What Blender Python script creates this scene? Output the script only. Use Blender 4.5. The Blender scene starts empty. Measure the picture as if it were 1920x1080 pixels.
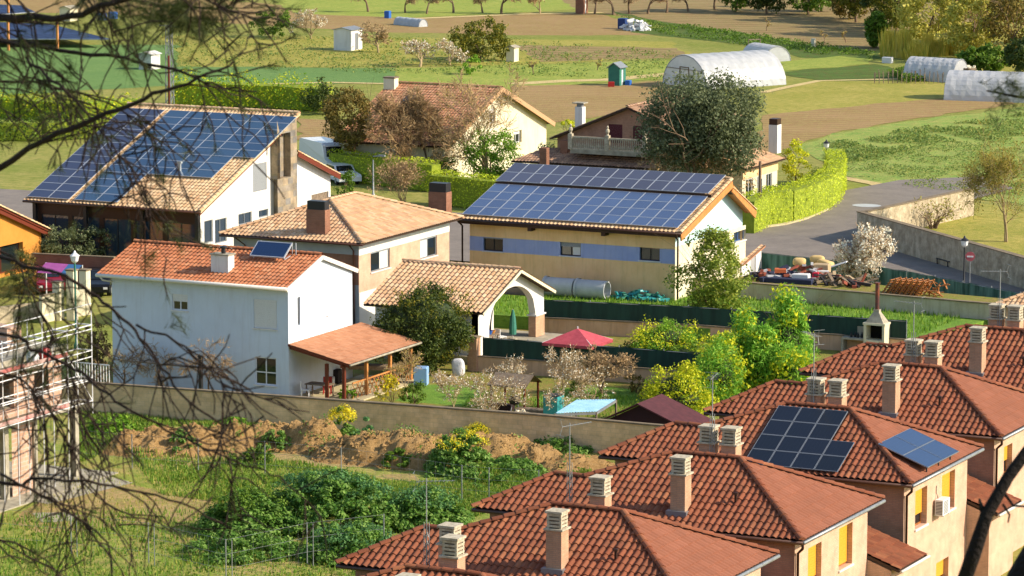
import bpy, math, random
from mathutils import Vector, Matrix, noise
random.seed(11)
R = random.random
def U(a, b): return a + (b - a) * random.random()
SC = bpy.context.scene
COL = SC.collection

# ---------------------------------------------------------------- camera geometry (used to measure the place)
FPX, CH, YH, YAW = 7200.0, 36.0, -550.0, math.radians(26)
PITCH = math.atan((540 - YH) / FPX)
CY, SY = math.cos(YAW), math.sin(YAW)
def ray(px, py):
    a = (px - 960) / FPX; b = (540 - py) / FPX
    f = math.cos(PITCH) + b * math.sin(PITCH); u = -math.sin(PITCH) + b * math.cos(PITCH)
    return Vector((a * CY - f * SY, a * SY + f * CY, u))
CAM = Vector((0, 0, CH))
def at(px, py, z=0.0):
    d = ray(px, py); return CAM + d * ((z - CH) / d.z)
def atX(px, py, X):
    d = ray(px, py); return CAM + d * (X / d.x)
def atY(px, py, Y):
    d = ray(px, py); return CAM + d * (Y / d.y)
def atP(px, py, P, N):
    d = ray(px, py); return CAM + d * ((P - CAM).dot(N) / d.dot(N))
def near(px, py, dist):
    d = ray(px, py); return CAM + d * dist
def ppm(y): return (y - YH) / CH          # pixels per metre for something standing on the ground at image row y

# ---------------------------------------------------------------- mesh builder
ORG = {}
class MB:
    def __init__(s): s.v = []; s.f = []; s.m = []; s.uv = []
    def add(s, vs, fs, m=0, uv=None):
        b = len(s.v); s.v.extend(vs)
        for i, f in enumerate(fs):
            s.f.append([b + k for k in f]); s.m.append(m); s.uv.append(uv[i] if uv else None)
    def quad(s, a, b, c, d, m=0, uv=None):
        s.add([a, b, c, d], [(0, 1, 2, 3)], m, [uv] if uv else None)
    def poly(s, pts, m=0, uv=None):
        s.add(list(pts), [tuple(range(len(pts)))], m, [uv] if uv else None)
    def box(s, x0, x1, y0, y1, z0, z1, m=0):
        if x1 < x0: x0, x1 = x1, x0
        if y1 < y0: y0, y1 = y1, y0
        if z1 < z0: z0, z1 = z1, z0
        s.prism([(x0, y0), (x1, y0), (x1, y1), (x0, y1)], z0, z1, m)
    def prism(s, pts, z0, z1, m=0):
        n = len(pts)
        vs = [Vector((p[0], p[1], z0)) for p in pts] + [Vector((p[0], p[1], z1)) for p in pts]
        fs = [tuple(range(n - 1, -1, -1)), tuple(range(n, 2 * n))]
        for i in range(n):
            j = (i + 1) % n; fs.append((i, j, n + j, n + i))
        uv = []
        for f in fs[:2]: uv.append([(vs[k].x, vs[k].y) for k in f])
        L = 0
        for i in range(n):
            j = (i + 1) % n; l = (vs[j] - vs[i]).length
            uv.append([(L, z0), (L + l, z0), (L + l, z1), (L, z1)]); L += l
        s.add(vs, fs, m, uv)
    def bar(s, p, q, w, h=None, m=0):
        p = Vector(p); q = Vector(q); h = h or w; d = (q - p)
        if d.length < 1e-5: return
        dn = d.normalized()
        a = dn.cross(Vector((0, 0, 1)))
        if a.length < 1e-3: a = Vector((1, 0, 0))
        a.normalize(); b = a.cross(dn); a = a * w / 2; b = b * h / 2
        vs = [p - a - b, p + a - b, p + a + b, p - a + b, q - a - b, q + a - b, q + a + b, q - a + b]
        s.add(vs, [(0, 3, 2, 1), (4, 5, 6, 7), (0, 1, 5, 4), (1, 2, 6, 5), (2, 3, 7, 6), (3, 0, 4, 7)], m)
    def tube(s, pts, rads, n=6, m=0, cap=True):
        pts = [Vector(p) for p in pts]
        if not isinstance(rads, (list, tuple)): rads = [rads] * len(pts)
        b0 = len(s.v); pa = None
        for i, p in enumerate(pts):
            d = (pts[min(i + 1, len(pts) - 1)] - pts[max(i - 1, 0)])
            d = d.normalized() if d.length > 1e-7 else Vector((0, 0, 1))
            a = (pa - d * pa.dot(d)) if pa else d.cross(Vector((0.3, 0.2, 1)))
            if a.length < 1e-4: a = d.cross(Vector((1, 0, 0)))
            a.normalize(); pa = a; b = d.cross(a)
            for k in range(n):
                t = 2 * math.pi * k / n
                s.v.append(p + (a * math.cos(t) + b * math.sin(t)) * rads[i])
        for i in range(len(pts) - 1):
            for k in range(n):
                k2 = (k + 1) % n
                s.f.append([b0 + i * n + k, b0 + i * n + k2, b0 + (i + 1) * n + k2, b0 + (i + 1) * n + k]); s.m.append(m); s.uv.append(None)
        if cap:
            s.f.append([b0 + k for k in range(n - 1, -1, -1)]); s.m.append(m); s.uv.append(None)
            s.f.append([b0 + (len(pts) - 1) * n + k for k in range(n)]); s.m.append(m); s.uv.append(None)
    def lathe(s, c, prof, n=12, m=0):
        c = Vector(c); b0 = len(s.v)
        for r, z in prof:
            for k in range(n):
                t = 2 * math.pi * k / n; s.v.append(c + Vector((r * math.cos(t), r * math.sin(t), z)))
        for i in range(len(prof) - 1):
            for k in range(n):
                k2 = (k + 1) % n
                s.f.append([b0 + i * n + k, b0 + i * n + k2, b0 + (i + 1) * n + k2, b0 + (i + 1) * n + k]); s.m.append(m); s.uv.append(None)
    def leaf(s, c, nrm, sz, asp=0.6, m=0):
        t = Vector((U(-1, 1), U(-1, 1), U(-1, 1))); a = nrm.cross(t)
        if a.length < 1e-4: return
        a.normalize(); b = a.cross(nrm).normalized(); a = a * sz * 0.5; b = b * sz * 0.5 * asp
        k = len(s.v); s.v.extend((c - a, c - b, c + a, c + b))
        s.f.append([k, k + 1, k + 2, k + 3]); s.m.append(m); s.uv.append(None)
    def build(s, name, mats, parent=None, org=None, smooth=False):
        if parent is not None: o0 = ORG[parent]
        else: o0 = Vector(org) if org is not None else s.base()
        me = bpy.data.meshes.new(name)
        me.from_pydata([tuple(Vector(v) - o0) for v in s.v], [], s.f)
        if not isinstance(mats, (list, tuple)): mats = [mats]
        for mm in mats: me.materials.append(mm)
        if len(mats) > 1: me.polygons.foreach_set('material_index', s.m)
        if any(u is not None for u in s.uv):
            lay = me.uv_layers.new(name='UVMap'); buf = []
            for f, u in zip(s.f, s.uv):
                if u is None:
                    for k in f: buf.extend((0.0, 0.0))
                else:
                    for t in u: buf.extend((t[0], t[1]))
            lay.data.foreach_set('uv', buf)
        if smooth: me.polygons.foreach_set('use_smooth', [True] * len(me.polygons))
        me.update()
        o = bpy.data.objects.new(name, me); COL.objects.link(o)
        if parent is not None: o.parent = parent
        else: o.location = o0
        ORG[o] = o0
        return o
    def base(s):
        xs = [v[0] for v in s.v]; ys = [v[1] for v in s.v]; zs = [v[2] for v in s.v]
        return Vector(((min(xs) + max(xs)) / 2, (min(ys) + max(ys)) / 2, min(zs)))

def tag(o, label=None, cat=None, group=None, kind=None):
    if label: o['label'] = label
    if cat: o['category'] = cat
    if group: o['group'] = group
    if kind: o['kind'] = kind
    return o
def thing(name, loc, label, cat, group=None):
    o = bpy.data.objects.new(name, None); COL.objects.link(o); o.empty_display_size = 0.3
    o.location = loc; ORG[o] = Vector(loc); return tag(o, label, cat, group)
def copy_tree(o, parent=None, label=None):
    c = o.copy(); COL.objects.link(c); ORG[c] = ORG.get(o, Vector((0, 0, 0)))
    if parent is not None: c.parent = parent
    if label: c['label'] = label
    for ch in [x for x in bpy.data.objects if x.parent == o]: copy_tree(ch, c)
    return c

# ---------------------------------------------------------------- materials
def lin(h):
    h = h.lstrip('#'); r = []
    for i in (0, 2, 4):
        x = int(h[i:i + 2], 16) / 255; r.append(x / 12.92 if x <= 0.04045 else ((x + 0.055) / 1.055) ** 2.4)
    return (*r, 1)
MATS = {}
def newmat(name):
    m = bpy.data.materials.new(name); m.use_nodes = True; nt = m.node_tree
    b = nt.nodes['Principled BSDF']; return m, nt, b
def N(nt, t, **k):
    n = nt.nodes.new(t)
    for a, v in k.items():
        if a.startswith('i_'): n.inputs[a[2:]].default_value = v
        else: setattr(n, a, v)
    return n
def ramp(nt, fac, cols):
    r = nt.nodes.new('ShaderNodeValToRGB'); el = r.color_ramp.elements
    while len(el) < len(cols): el.new(0.5)
    for i, (p, c) in enumerate(cols): el[i].position = p; el[i].color = lin(c) if isinstance(c, str) else c
    nt.links.new(fac, r.inputs['Fac']); return r.outputs['Color']
def mat(name, c, c2=None, scale=1.5, rough=0.85, bump=0.0, bscale=20, metal=0.0, spec=0.3, uv=False, detail=5, lo=0.35, hi=0.65, streak=None):
    m, nt, b = newmat(name)
    b.inputs['Roughness'].default_value = rough; b.inputs['Metallic'].default_value = metal
    b.inputs['Specular IOR Level'].default_value = spec
    if c2 or bump: tc = N(nt, 'ShaderNodeTexCoord'); src = tc.outputs['UV' if uv else 'Object']
    if c2:
        n = N(nt, 'ShaderNodeTexNoise'); n.inputs['Scale'].default_value = scale; n.inputs['Detail'].default_value = detail
        n.inputs['Roughness'].default_value = 0.65
        nt.links.new(src, n.inputs['Vector'])
        col = ramp(nt, n.outputs['Fac'], [(lo, c), (hi, c2)])
        if streak:   # rain streaks and old patches running down a wall
            mp = N(nt, 'ShaderNodeMapping'); mp.inputs['Scale'].default_value = (2.2, 2.2, 0.22); nt.links.new(src, mp.inputs[0])
            n2 = N(nt, 'ShaderNodeTexNoise'); n2.inputs['Scale'].default_value = 1.6; n2.inputs['Detail'].default_value = 7; n2.inputs['Roughness'].default_value = 0.7
            nt.links.new(mp.outputs[0], n2.inputs['Vector'])
            mr = N(nt, 'ShaderNodeMapRange'); mr.inputs[1].default_value = 0.5; mr.inputs[2].default_value = 0.78; mr.inputs[4].default_value = 0.55
            nt.links.new(n2.outputs['Fac'], mr.inputs[0]); mx = N(nt, 'ShaderNodeMixRGB'); nt.links.new(mr.outputs[0], mx.inputs[0]); nt.links.new(col, mx.inputs[1]); mx.inputs[2].default_value = lin(streak); col = mx.outputs[0]
        nt.links.new(col, b.inputs['Base Color'])
    else: b.inputs['Base Color'].default_value = lin(c)
    if bump:
        n = N(nt, 'ShaderNodeTexNoise'); n.inputs['Scale'].default_value = bscale; n.inputs['Detail'].default_value = 4
        nt.links.new(src, n.inputs['Vector'])
        bp = N(nt, 'ShaderNodeBump'); bp.inputs['Strength'].default_value = bump; bp.inputs['Distance'].default_value = 0.05
        nt.links.new(n.outputs['Fac'], bp.inputs['Height']); nt.links.new(bp.outputs['Normal'], b.inputs['Normal'])
    return m
LEAF_GAIN = {'weed_leaf': .95, 'mid_green_leaf': 1.1, 'grass_blade': 1.0, 'white_pink_blossom': 1.2, 'bright_green_leaf': 1.05, 'crop_leaf': 1.0, 'pine_needle': .8, 'bare': 1.1}
def leafmat(name, cols, trans=0.35, rough=0.6, spec=0.25):
    m, nt, b = newmat(name)
    g = N(nt, 'ShaderNodeNewGeometry')
    k = len(cols); gain = LEAF_GAIN.get(name, 1.3)
    cols = [tuple(min(.9, q * w_) for q, w_ in zip(lin(c)[:3], (gain * 1.06, gain, gain * .8))) + (1,) for c in cols]
    col = ramp(nt, g.outputs['Random Per Island'], [(i / max(1, k - 1), c) for i, c in enumerate(cols)])
    nt.links.new(col, b.inputs['Base Color']); b.inputs['Roughness'].default_value = rough
    b.inputs['Specular IOR Level'].default_value = spec
    if trans:
        t = N(nt, 'ShaderNodeBsdfTranslucent'); nt.links.new(col, t.inputs['Color'])
        mx = N(nt, 'ShaderNodeMixShader'); mx.inputs[0].default_value = trans
        nt.links.new(b.outputs[0], mx.inputs[1]); nt.links.new(t.outputs[0], mx.inputs[2])
        nt.links.new(mx.outputs[0], nt.nodes['Material Output'].inputs['Surface'])
    return m
def tilemat(name, cols, dirt='#6b5a48', dirtamt=0.35, rough=0.8):
    m, nt, b = newmat(name); tc = N(nt, 'ShaderNodeTexCoord')
    fl = N(nt, 'ShaderNodeVectorMath', operation='FLOOR'); nt.links.new(tc.outputs['UV'], fl.inputs[0])
    w = N(nt, 'ShaderNodeTexWhiteNoise', noise_dimensions='2D'); nt.links.new(fl.outputs[0], w.inputs['Vector'])
    k = len(cols); col = ramp(nt, w.outputs['Value'], [(i / (k - 1), c) for i, c in enumerate(cols)])
    n = N(nt, 'ShaderNodeTexNoise'); n.inputs['Scale'].default_value = 0.9; n.inputs['Detail'].default_value = 7; n.inputs['Roughness'].default_value = 0.75
    nt.links.new(tc.outputs['Object'], n.inputs['Vector'])
    mr = N(nt, 'ShaderNodeMapRange'); mr.inputs[1].default_value = 0.45; mr.inputs[2].default_value = 0.75; mr.inputs[3].default_value = 0; mr.inputs[4].default_value = dirtamt
    nt.links.new(n.outputs['Fac'], mr.inputs[0])
    mx = N(nt, 'ShaderNodeMixRGB'); nt.links.new(mr.outputs[0], mx.inputs[0]); nt.links.new(col, mx.inputs[1]); mx.inputs[2].default_value = lin(dirt)
    nt.links.new(mx.outputs[0], b.inputs['Base Color']); b.inputs['Roughness'].default_value = rough
    b.inputs['Specular IOR Level'].default_value = 0.3
    return m
def brickmat(name, cols, mortar, bw=0.25, bh=0.07, ms=0.012, rough=0.9, off=0.5, bump=0.3, noise_amt=0.25):
    m, nt, b = newmat(name); tc = N(nt, 'ShaderNodeTexCoord')
    br = N(nt, 'ShaderNodeTexBrick'); br.offset = off
    br.inputs['Scale'].default_value = 1; br.inputs['Brick Width'].default_value = bw; br.inputs['Row Height'].default_value = bh
    br.inputs['Mortar Size'].default_value = ms; br.inputs['Color1'].default_value = lin(cols[0]); br.inputs['Color2'].default_value = lin(cols[1])
    br.inputs['Mortar'].default_value = lin(mortar)
    nt.links.new(tc.outputs['UV'], br.inputs['Vector'])
    n = N(nt, 'ShaderNodeTexNoise'); n.inputs['Scale'].default_value = 1.3; n.inputs['Detail'].default_value = 6; n.inputs['Roughness'].default_value = 0.7
    nt.links.new(tc.outputs['Object'], n.inputs['Vector'])
    mr = N(nt, 'ShaderNodeMapRange'); mr.inputs[1].default_value = 0.3; mr.inputs[2].default_value = 0.7; mr.inputs[3].default_value = 1 - noise_amt; mr.inputs[4].default_value = 1 + noise_amt * 0.5
    nt.links.new(n.outputs['Fac'], mr.inputs[0])
    vm = N(nt, 'ShaderNodeVectorMath', operation='SCALE'); nt.links.new(br.outputs['Color'], vm.inputs[0]); nt.links.new(mr.outputs[0], vm.inputs['Scale'])
    nt.links.new(vm.outputs[0], b.inputs['Base Color']); b.inputs['Roughness'].default_value = rough; b.inputs['Specular IOR Level'].default_value = 0.2
    if bump:
        bp = N(nt, 'ShaderNodeBump'); bp.inputs['Strength'].default_value = bump; bp.inputs['Distance'].default_value = 0.02; bp.invert = True
        nt.links.new(br.outputs['Fac'], bp.inputs['Height']); nt.links.new(bp.outputs['Normal'], b.inputs['Normal'])
    return m
def groundmat(name, a, b_, c, s1=0.25, s2=3.0, rows=None, rowc=None, bump=0.5, rowamt=0.6):
    """ground: two-scale noise between three colours, optional furrow rows (dx, dy, pitch)"""
    m, nt, b = newmat(name); tc = N(nt, 'ShaderNodeTexCoord')
    n1 = N(nt, 'ShaderNodeTexNoise'); n1.inputs['Scale'].default_value = s1; n1.inputs['Detail'].default_value = 8; n1.inputs['Roughness'].default_value = 0.7
    n2 = N(nt, 'ShaderNodeTexNoise'); n2.inputs['Scale'].default_value = s2; n2.inputs['Detail'].default_value = 6; n2.inputs['Roughness'].default_value = 0.8
    nt.links.new(tc.outputs['Object'], n1.inputs['Vector']); nt.links.new(tc.outputs['Object'], n2.inputs['Vector'])
    c1 = ramp(nt, n1.outputs['Fac'], [(0.38, a), (0.6, b_)])
    mr = N(nt, 'ShaderNodeMapRange'); mr.inputs[1].default_value = 0.42; mr.inputs[2].default_value = 0.66
    nt.links.new(n2.outputs['Fac'], mr.inputs[0])
    mx = N(nt, 'ShaderNodeMixRGB'); nt.links.new(mr.outputs[0], mx.inputs[0]); nt.links.new(c1, mx.inputs[1]); mx.inputs[2].default_value = lin(c)
    out = mx.outputs[0]; hh = n2.outputs['Fac']
    if rows:
        sx = N(nt, 'ShaderNodeVectorMath', operation='DOT_PRODUCT'); nt.links.new(tc.outputs['Object'], sx.inputs[0])
        ln = math.hypot(rows[0], rows[1]); sx.inputs[1].default_value = (-rows[1] / ln, rows[0] / ln, 0)
        nz = N(nt, 'ShaderNodeMath', operation='MULTIPLY_ADD'); nt.links.new(n1.outputs['Fac'], nz.inputs[0]); nz.inputs[1].default_value = 2.0
        nt.links.new(sx.outputs['Value'], nz.inputs[2])
        mu = N(nt, 'ShaderNodeMath', operation='MULTIPLY'); nt.links.new(nz.outputs[0], mu.inputs[0]); mu.inputs[1].default_value = 2 * math.pi / rows[2]
        sn = N(nt, 'ShaderNodeMath', operation='SINE'); nt.links.new(mu.outputs[0], sn.inputs[0])
        m2 = N(nt, 'ShaderNodeMapRange'); m2.inputs[1].default_value = -0.2; m2.inputs[2].default_value = 0.9; m2.inputs[4].default_value = rowamt
        nt.links.new(sn.outputs[0], m2.inputs[0])
        mm = N(nt, 'ShaderNodeMath', operation='MULTIPLY'); nt.links.new(m2.outputs[0], mm.inputs[0]); nt.links.new(n2.outputs['Fac'], mm.inputs[1])
        mm2 = N(nt, 'ShaderNodeMath', operation='MULTIPLY'); nt.links.new(mm.outputs[0], mm2.inputs[0]); mm2.inputs[1].default_value = 1.8
        x2 = N(nt, 'ShaderNodeMixRGB'); nt.links.new(mm2.outputs[0], x2.inputs[0]); nt.links.new(out, x2.inputs[1]); x2.inputs[2].default_value = lin(rowc)
        out = x2.outputs[0]
    nt.links.new(out, b.inputs['Base Color']); b.inputs['Roughness'].default_value = 0.95; b.inputs['Specular IOR Level'].default_value = 0.1
    bp = N(nt, 'ShaderNodeBump'); bp.inputs['Strength'].default_value = bump; bp.inputs['Distance'].default_value = 0.25
    nt.links.new(hh, bp.inputs['Height']); nt.links.new(bp.outputs['Normal'], b.inputs['Normal'])
    return m

# ---------------------------------------------------------------- building pieces
def roof_plane(mb, O, S, T, pts, tw=0.27, rl=0.42, amp=0.05, sub=8, thick=0.1, m=0, mu=1, lift=0.03):
    """pan-tiled slope: O origin on the eave, S along it, T up the slope (unit); pts = outline in (s, t)"""
    O = Vector(O); S = Vector(S).normalized(); T = Vector(T).normalized(); Nn = S.cross(T)
    if Nn.z < 0: Nn = -Nn
    n = len(pts)
    def span(s):
        ys = []
        for i in range(n):
            a = pts[i]; b = pts[(i + 1) % n]
            if abs(a[0] - b[0]) < 1e-9:
                if abs(a[0] - s) < 1e-6: ys += [a[1], b[1]]
                continue
            k = (s - a[0]) / (b[0] - a[0])
            if -1e-7 <= k <= 1 + 1e-7: ys.append(a[1] + k * (b[1] - a[1]))
        return (min(ys), max(ys)) if ys else None
    s0 = min(p[0] for p in pts); s1 = max(p[0] for p in pts)
    ss = {s0, s1} | {p[0] for p in pts}; k = math.floor(s0 / tw * sub)
    while k * tw / sub < s1:
        if k * tw / sub > s0: ss.add(k * tw / sub)
        k += 1
    ss = sorted(ss); t1 = max(p[1] for p in pts); t0 = min(p[1] for p in pts)
    rows = int(math.ceil((t1) / rl)) + 1; r0 = int(math.floor(t0 / rl))
    b0 = len(mb.v); H = []
    for s in ss:
        sp = span(s) or (0, 0); ph = (s / tw) % 1.0
        h = amp * (0.5 + 0.5 * math.cos(2 * math.pi * ph)) ** 0.75; col = int(math.floor(s / tw + 0.5))
        for r in range(r0, rows):
            j = ((col * 7919 + r * 104729) % 97) / 97.0 * 0.012
            for q, lf in ((r * rl, lift + j), ((r + 1) * rl, j)):
                t = min(max(q, sp[0]), sp[1]); mb.v.append(O + S * s + T * t + Nn * (h + lf)); H.append(t)
    nr = 2 * (rows - r0)
    for i in range(len(ss) - 1):
        sc = (ss[i] + ss[i + 1]) / 2; cu = math.floor(sc / tw + 0.5) + 0.5
        for r in range(nr - 1):
            a, b, c, d = i * nr + r, (i + 1) * nr + r, (i + 1) * nr + r + 1, i * nr + r + 1
            if r % 2 == 0 and abs(H[a] - H[d]) < 1e-5 and abs(H[b] - H[c]) < 1e-5: continue
            if r % 2 == 1:
                sp = span(sc)
                if not sp or not (sp[0] + 1e-4 < (r // 2 + 1 + r0) * rl < sp[1] - 1e-4): continue
            v = r // 2 + r0 + 0.5 + (1 if r % 2 else 0)
            mb.f.append([b0 + a, b0 + b, b0 + c, b0 + d]); mb.m.append(m); mb.uv.append([(cu, v)] * 4)
    top = [O + S * p[0] + T * p[1] for p in pts]; bot = [p - Nn * thick for p in top]
    mb.poly(bot[::-1], mu, [(0.5, 0.5)] * n)
    for i in range(n):
        j = (i + 1) % n; mb.quad(top[i], bot[i], bot[j], top[j], mu, [(0.5, 0.5)] * 4)
def ridge(mb, p, q, r=0.13, m=0, seg=0.42, n=6, up=0.04):
    p = Vector(p); q = Vector(q); d = q - p; k = max(1, int(d.length / seg)); dn = d.normalized()
    a = dn.cross(Vector((0, 0, 1))).normalized(); b = a.cross(dn)
    if b.z < 0: b = -b
    for i in range(k):
        c0 = p + d * (i / k) - dn * 0.03; c1 = p + d * ((i + 1) / k); w = (R() * 50 // 1 + 0.5, R() * 50 // 1 + 0.5)
        base = len(mb.v)
        for c, rr, l in ((c0, r * 1.06, up + 0.02), (c1, r * 0.92, up)):
            for j in range(n + 1):
                t = math.pi * j / n; mb.v.append(c + a * math.cos(t) * rr + b * (math.sin(t) * rr * 0.8 + l - 0.03))
        for j in range(n):
            mb.f.append([base + j, base + j + 1, base + n + 2 + j, base + n + 1 + j]); mb.m.append(m); mb.uv.append([w] * 4)
        mb.f.append([base + j for j in range(n + 1)]); mb.m.append(m); mb.uv.append([w] * (n + 1))
def wall(mb, P0, P1, z0, top, holes=(), depth=0.18, m=0, mr=None):
    """vertical wall from P0 to P1 (outer side on the right), top = height or [(u, z), ...]; real openings with reveals"""
    P0 = Vector((P0[0], P0[1], 0)); P1 = Vector((P1[0], P1[1], 0)); L = (P1 - P0).length; D = (P1 - P0) / L
    I = Vector((-D.y, D.x, 0))
    if not isinstance(top, (list, tuple)): top = [(0, top), (L, top)]
    def tz(u):
        for a, b in zip(top, top[1:]):
            if a[0] - 1e-9 <= u <= b[0] + 1e-9: return a[1] + (b[1] - a[1]) * ((u - a[0]) / max(1e-9, b[0] - a[0]))
        return top[-1][1]
    us = sorted({0.0, L} | {max(0, min(L, t[0])) for t in top} | {h[0] for h in holes} | {h[1] for h in holes})
    zs = sorted({z0, max(t[1] for t in top)} | {h[2] for h in holes} | {h[3] for h in holes})
    zs = [z for z in zs if z >= z0]
    pt = lambda u, z, d=0: P0 + D * u + Vector((0, 0, z)) + I * d
    for u0, u1 in zip(us, us[1:]):
        if u1 - u0 < 1e-6: continue
        for a, b in zip(zs, zs[1:]):
            if any(h[0] - 1e-6 <= u0 and u1 <= h[1] + 1e-6 and h[2] - 1e-6 <= a and b <= h[3] + 1e-6 for h in holes): continue
            ta, tb = tz(u0), tz(u1)
            q = [(u0, min(a, ta)), (u1, min(a, tb)), (u1, min(b, tb)), (u0, min(b, ta))]
            if abs(q[0][1] - q[3][1]) < 1e-6 and abs(q[1][1] - q[2][1]) < 1e-6: continue
            mb.quad(*[pt(*k) for k in q], m, q)
    mr = m if mr is None else mr
    for h in holes:
        c = [(h[0], h[2]), (h[1], h[2]), (h[1], h[3]), (h[0], h[3])]
        for i in range(4):
            j = (i + 1) % 4
            mb.quad(pt(*c[i]), pt(*c[i], depth), pt(*c[j], depth), pt(*c[j]), mr, [(0, 0), (depth, 0), (depth, 1), (0, 1)])
def window(parent, P0, P1, h, fm, pm, blind=0.0, bm=None, mull=1, depth=0.13, sill=None, fw=0.06, label=None, hbar=None, half=None):
    P0 = Vector((P0[0], P0[1], 0)); P1 = Vector((P1[0], P1[1], 0)); D = (P1 - P0).normalized(); I = Vector((-D.y, D.x, 0))
    pt = lambda u, z, d: P0 + D * u + Vector((0, 0, z)) + I * d
    def slab(mb, u0, u1, z0, z1, d0, d1):
        q = [pt(u0, z0, d0), pt(u1, z0, d0), pt(u1, z0, d1), pt(u0, z0, d1)]
        vs = q + [v + Vector((0, 0, z1 - z0)) for v in q]
        mb.add(vs, [(3, 2, 1, 0), (4, 5, 6, 7), (0, 1, 5, 4), (1, 2, 6, 5), (2, 3, 7, 6), (3, 0, 4, 7)])
    u0, u1, z0, z1 = h; e = 0.002
    u0 += e; u1 -= e; z0 += e; z1 -= e
    f = MB(); d0, d1 = depth - 0.06, depth
    slab(f, u0, u0 + fw, z0, z1, d0, d1); slab(f, u1 - fw, u1, z0, z1, d0, d1)
    slab(f, u0 + fw, u1 - fw, z0, z0 + fw, d0, d1); slab(f, u0 + fw, u1 - fw, z1 - fw, z1, d0, d1)
    for k in range(mull):
        c = u0 + (u1 - u0) * (k + 1) / (mull + 1); slab(f, c - fw / 2, c + fw / 2, z0 + fw, z1 - fw, d0, d1)
    if hbar:
        zc = z0 + (z1 - z0) * hbar; slab(f, u0 + fw, u1 - fw, zc - fw / 2, zc + fw / 2, d0 + 0.01, d1)
    w = f.build('window', fm, parent)
    g = MB(); slab(g, u0 + 0.02, u1 - 0.02, z0 + 0.02, z1 - 0.02, d1 - 0.022, d1 - 0.012); g.build('pane', pm, w)
    if half:
        g = MB(); W_ = u1 - u0; slab(g, u0 + W_ * half[0] + .03, u0 + W_ * half[1] - .03, z0 + .05, z1 - .05, d1 - 0.034, d1 - 0.024); g.build('pale_panel', half[2], w)  # pale slab before part of the pane
    if blind > 0:
        g = MB(); zb = z1 - (z1 - z0) * blind; nb = max(2, int((z1 - zb) / 0.055))
        for i in range(nb):
            a = zb + (z1 - zb) * i / nb; slab(g, u0 + 0.015, u1 - 0.015, a, a + (z1 - zb) / nb * 0.9, d0 - 0.035 + 0.006 * (i % 2), d0 - 0.012)
        g.build('blind', bm, w)
    if sill:
        g = MB(); slab(g, u0 - 0.06, u1 + 0.06, z0 - 0.07, z0 - 0.004, -0.07, depth - 0.065); g.build('sill', sill, w)
    if label: w['label'] = label
    return w
def hole_on(P0, P1, px0, py0, px1, py1):
    """rectangle on an axis-aligned wall, measured from the photograph (centre of both corners)"""
    P0 = Vector((P0[0], P0[1], 0)); P1 = Vector((P1[0], P1[1], 0)); D = (P1 - P0).normalized(); Nn = Vector((D.y, -D.x, 0))
    a = atP(px0, (py0 + py1) / 2, P0, Nn); b = atP(px1, (py0 + py1) / 2, P0, Nn)
    xm = (px0 + px1) / 2; t = atP(xm, py0, P0, Nn); c = atP(xm, py1, P0, Nn)
    u0 = (a - P0).dot(D); u1 = (b - P0).dot(D)
    return (u0, u1, c.z, t.z)
# ---------------------------------------------------------------- the materials of the place
M = {}
M['tile_red'] = tilemat('red_roof_tile', ['#84492f', '#905439', '#885036', '#7c442d', '#9c6242'], '#54402f', 0.6)
M['tile_red_even'] = tilemat('even_red_tile', ['#8e5840', '#925c44', '#8c563e', '#986048'], '#764c3a', 0.5)
M['tile_orange'] = tilemat('orange_roof_tile', ['#b06c48', '#ba7852', '#a8643e', '#c0845e', '#a06040'], '#705040', 0.45)
M['tile_tan'] = tilemat('tan_roof_tile', ['#c8a47c', '#d0ae88', '#c29a74', '#d4b490', '#bc946c', '#c89e7c'], '#7e6450', 0.35)
M['tile_sand'] = tilemat('sand_roof_tile', ['#ccaa80', '#d6b88e', '#c49c72', '#d8bc96', '#ba926a'], '#8a6c50', 0.3)
M['tile_porch'] = tilemat('dull_porch_tile', ['#b07a58', '#b88260', '#a87250', '#bc8866'], '#8a6048', 0.35)
M['tile_rust'] = tilemat('rust_roof_tile', ['#b48260', '#ac7854', '#be9070', '#a06c4e'], '#6e5440', 0.5)
M['tile_brown'] = tilemat('brown_roof_tile', ['#a08068', '#b08c70', '#8c6c58', '#c09a7a'], '#6a5848', 0.4)
M['under'] = mat('eave_underside', '#4a382e', rough=0.8)
M['darkbrown'] = mat('dark_brown_paint', '#3a241c', rough=0.45)
M['gutter'] = mat('brown_gutter', '#4a2e24', rough=0.4)
M['gutter_white'] = mat('white_gutter', '#d8d4cc', rough=0.4)
M['brick_tan'] = brickmat('tan_brick', ['#c89f80', '#bf9272'], '#b09078', 0.25, 0.07)
M['brick_peach'] = brickmat('peach_brick', ['#d8b096', '#d0a88e'], '#c4a48e', 0.25, 0.07)
M['brick_brown'] = brickmat('brown_brick', ['#9a6a54', '#8c5f4a'], '#8a6a58', 0.25, 0.07)
M['brick_shade'] = brickmat('shaded_peach_brick', ['#b48a74', '#a97f6a'], '#9c8070', 0.25, 0.07)  # darker copy of the peach brick, shade of the front walls put in colour
M['brick_house'] = brickmat('warm_brown_brick', ['#b88c74', '#ac806a'], '#a08470', 0.25, 0.07)
M['white'] = mat('white_render', '#dedcd8', '#d2d0cc', scale=0.7, rough=0.9, streak='#b0a898')
M['bluewhite'] = mat('pale_render', '#ccd6e2', '#c4ceda', scale=0.6, rough=0.9, streak='#b2b6bc')
M['cream'] = mat('cream_render', '#e0d8bc', '#d8ceb0', scale=0.8, rough=0.9, streak='#b8a888')
M['yellow'] = mat('yellow_render', '#f2cc98', '#eac08a', scale=0.8, rough=0.9, streak='#b89c68')
M['blueband'] = mat('blue_render', '#a4b0d8', '#94a2d4', scale=0.8, rough=0.9, streak='#8088a8')
M['skyblue'] = mat('sky_blue_render', '#b8d4d8', rough=0.9)
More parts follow.
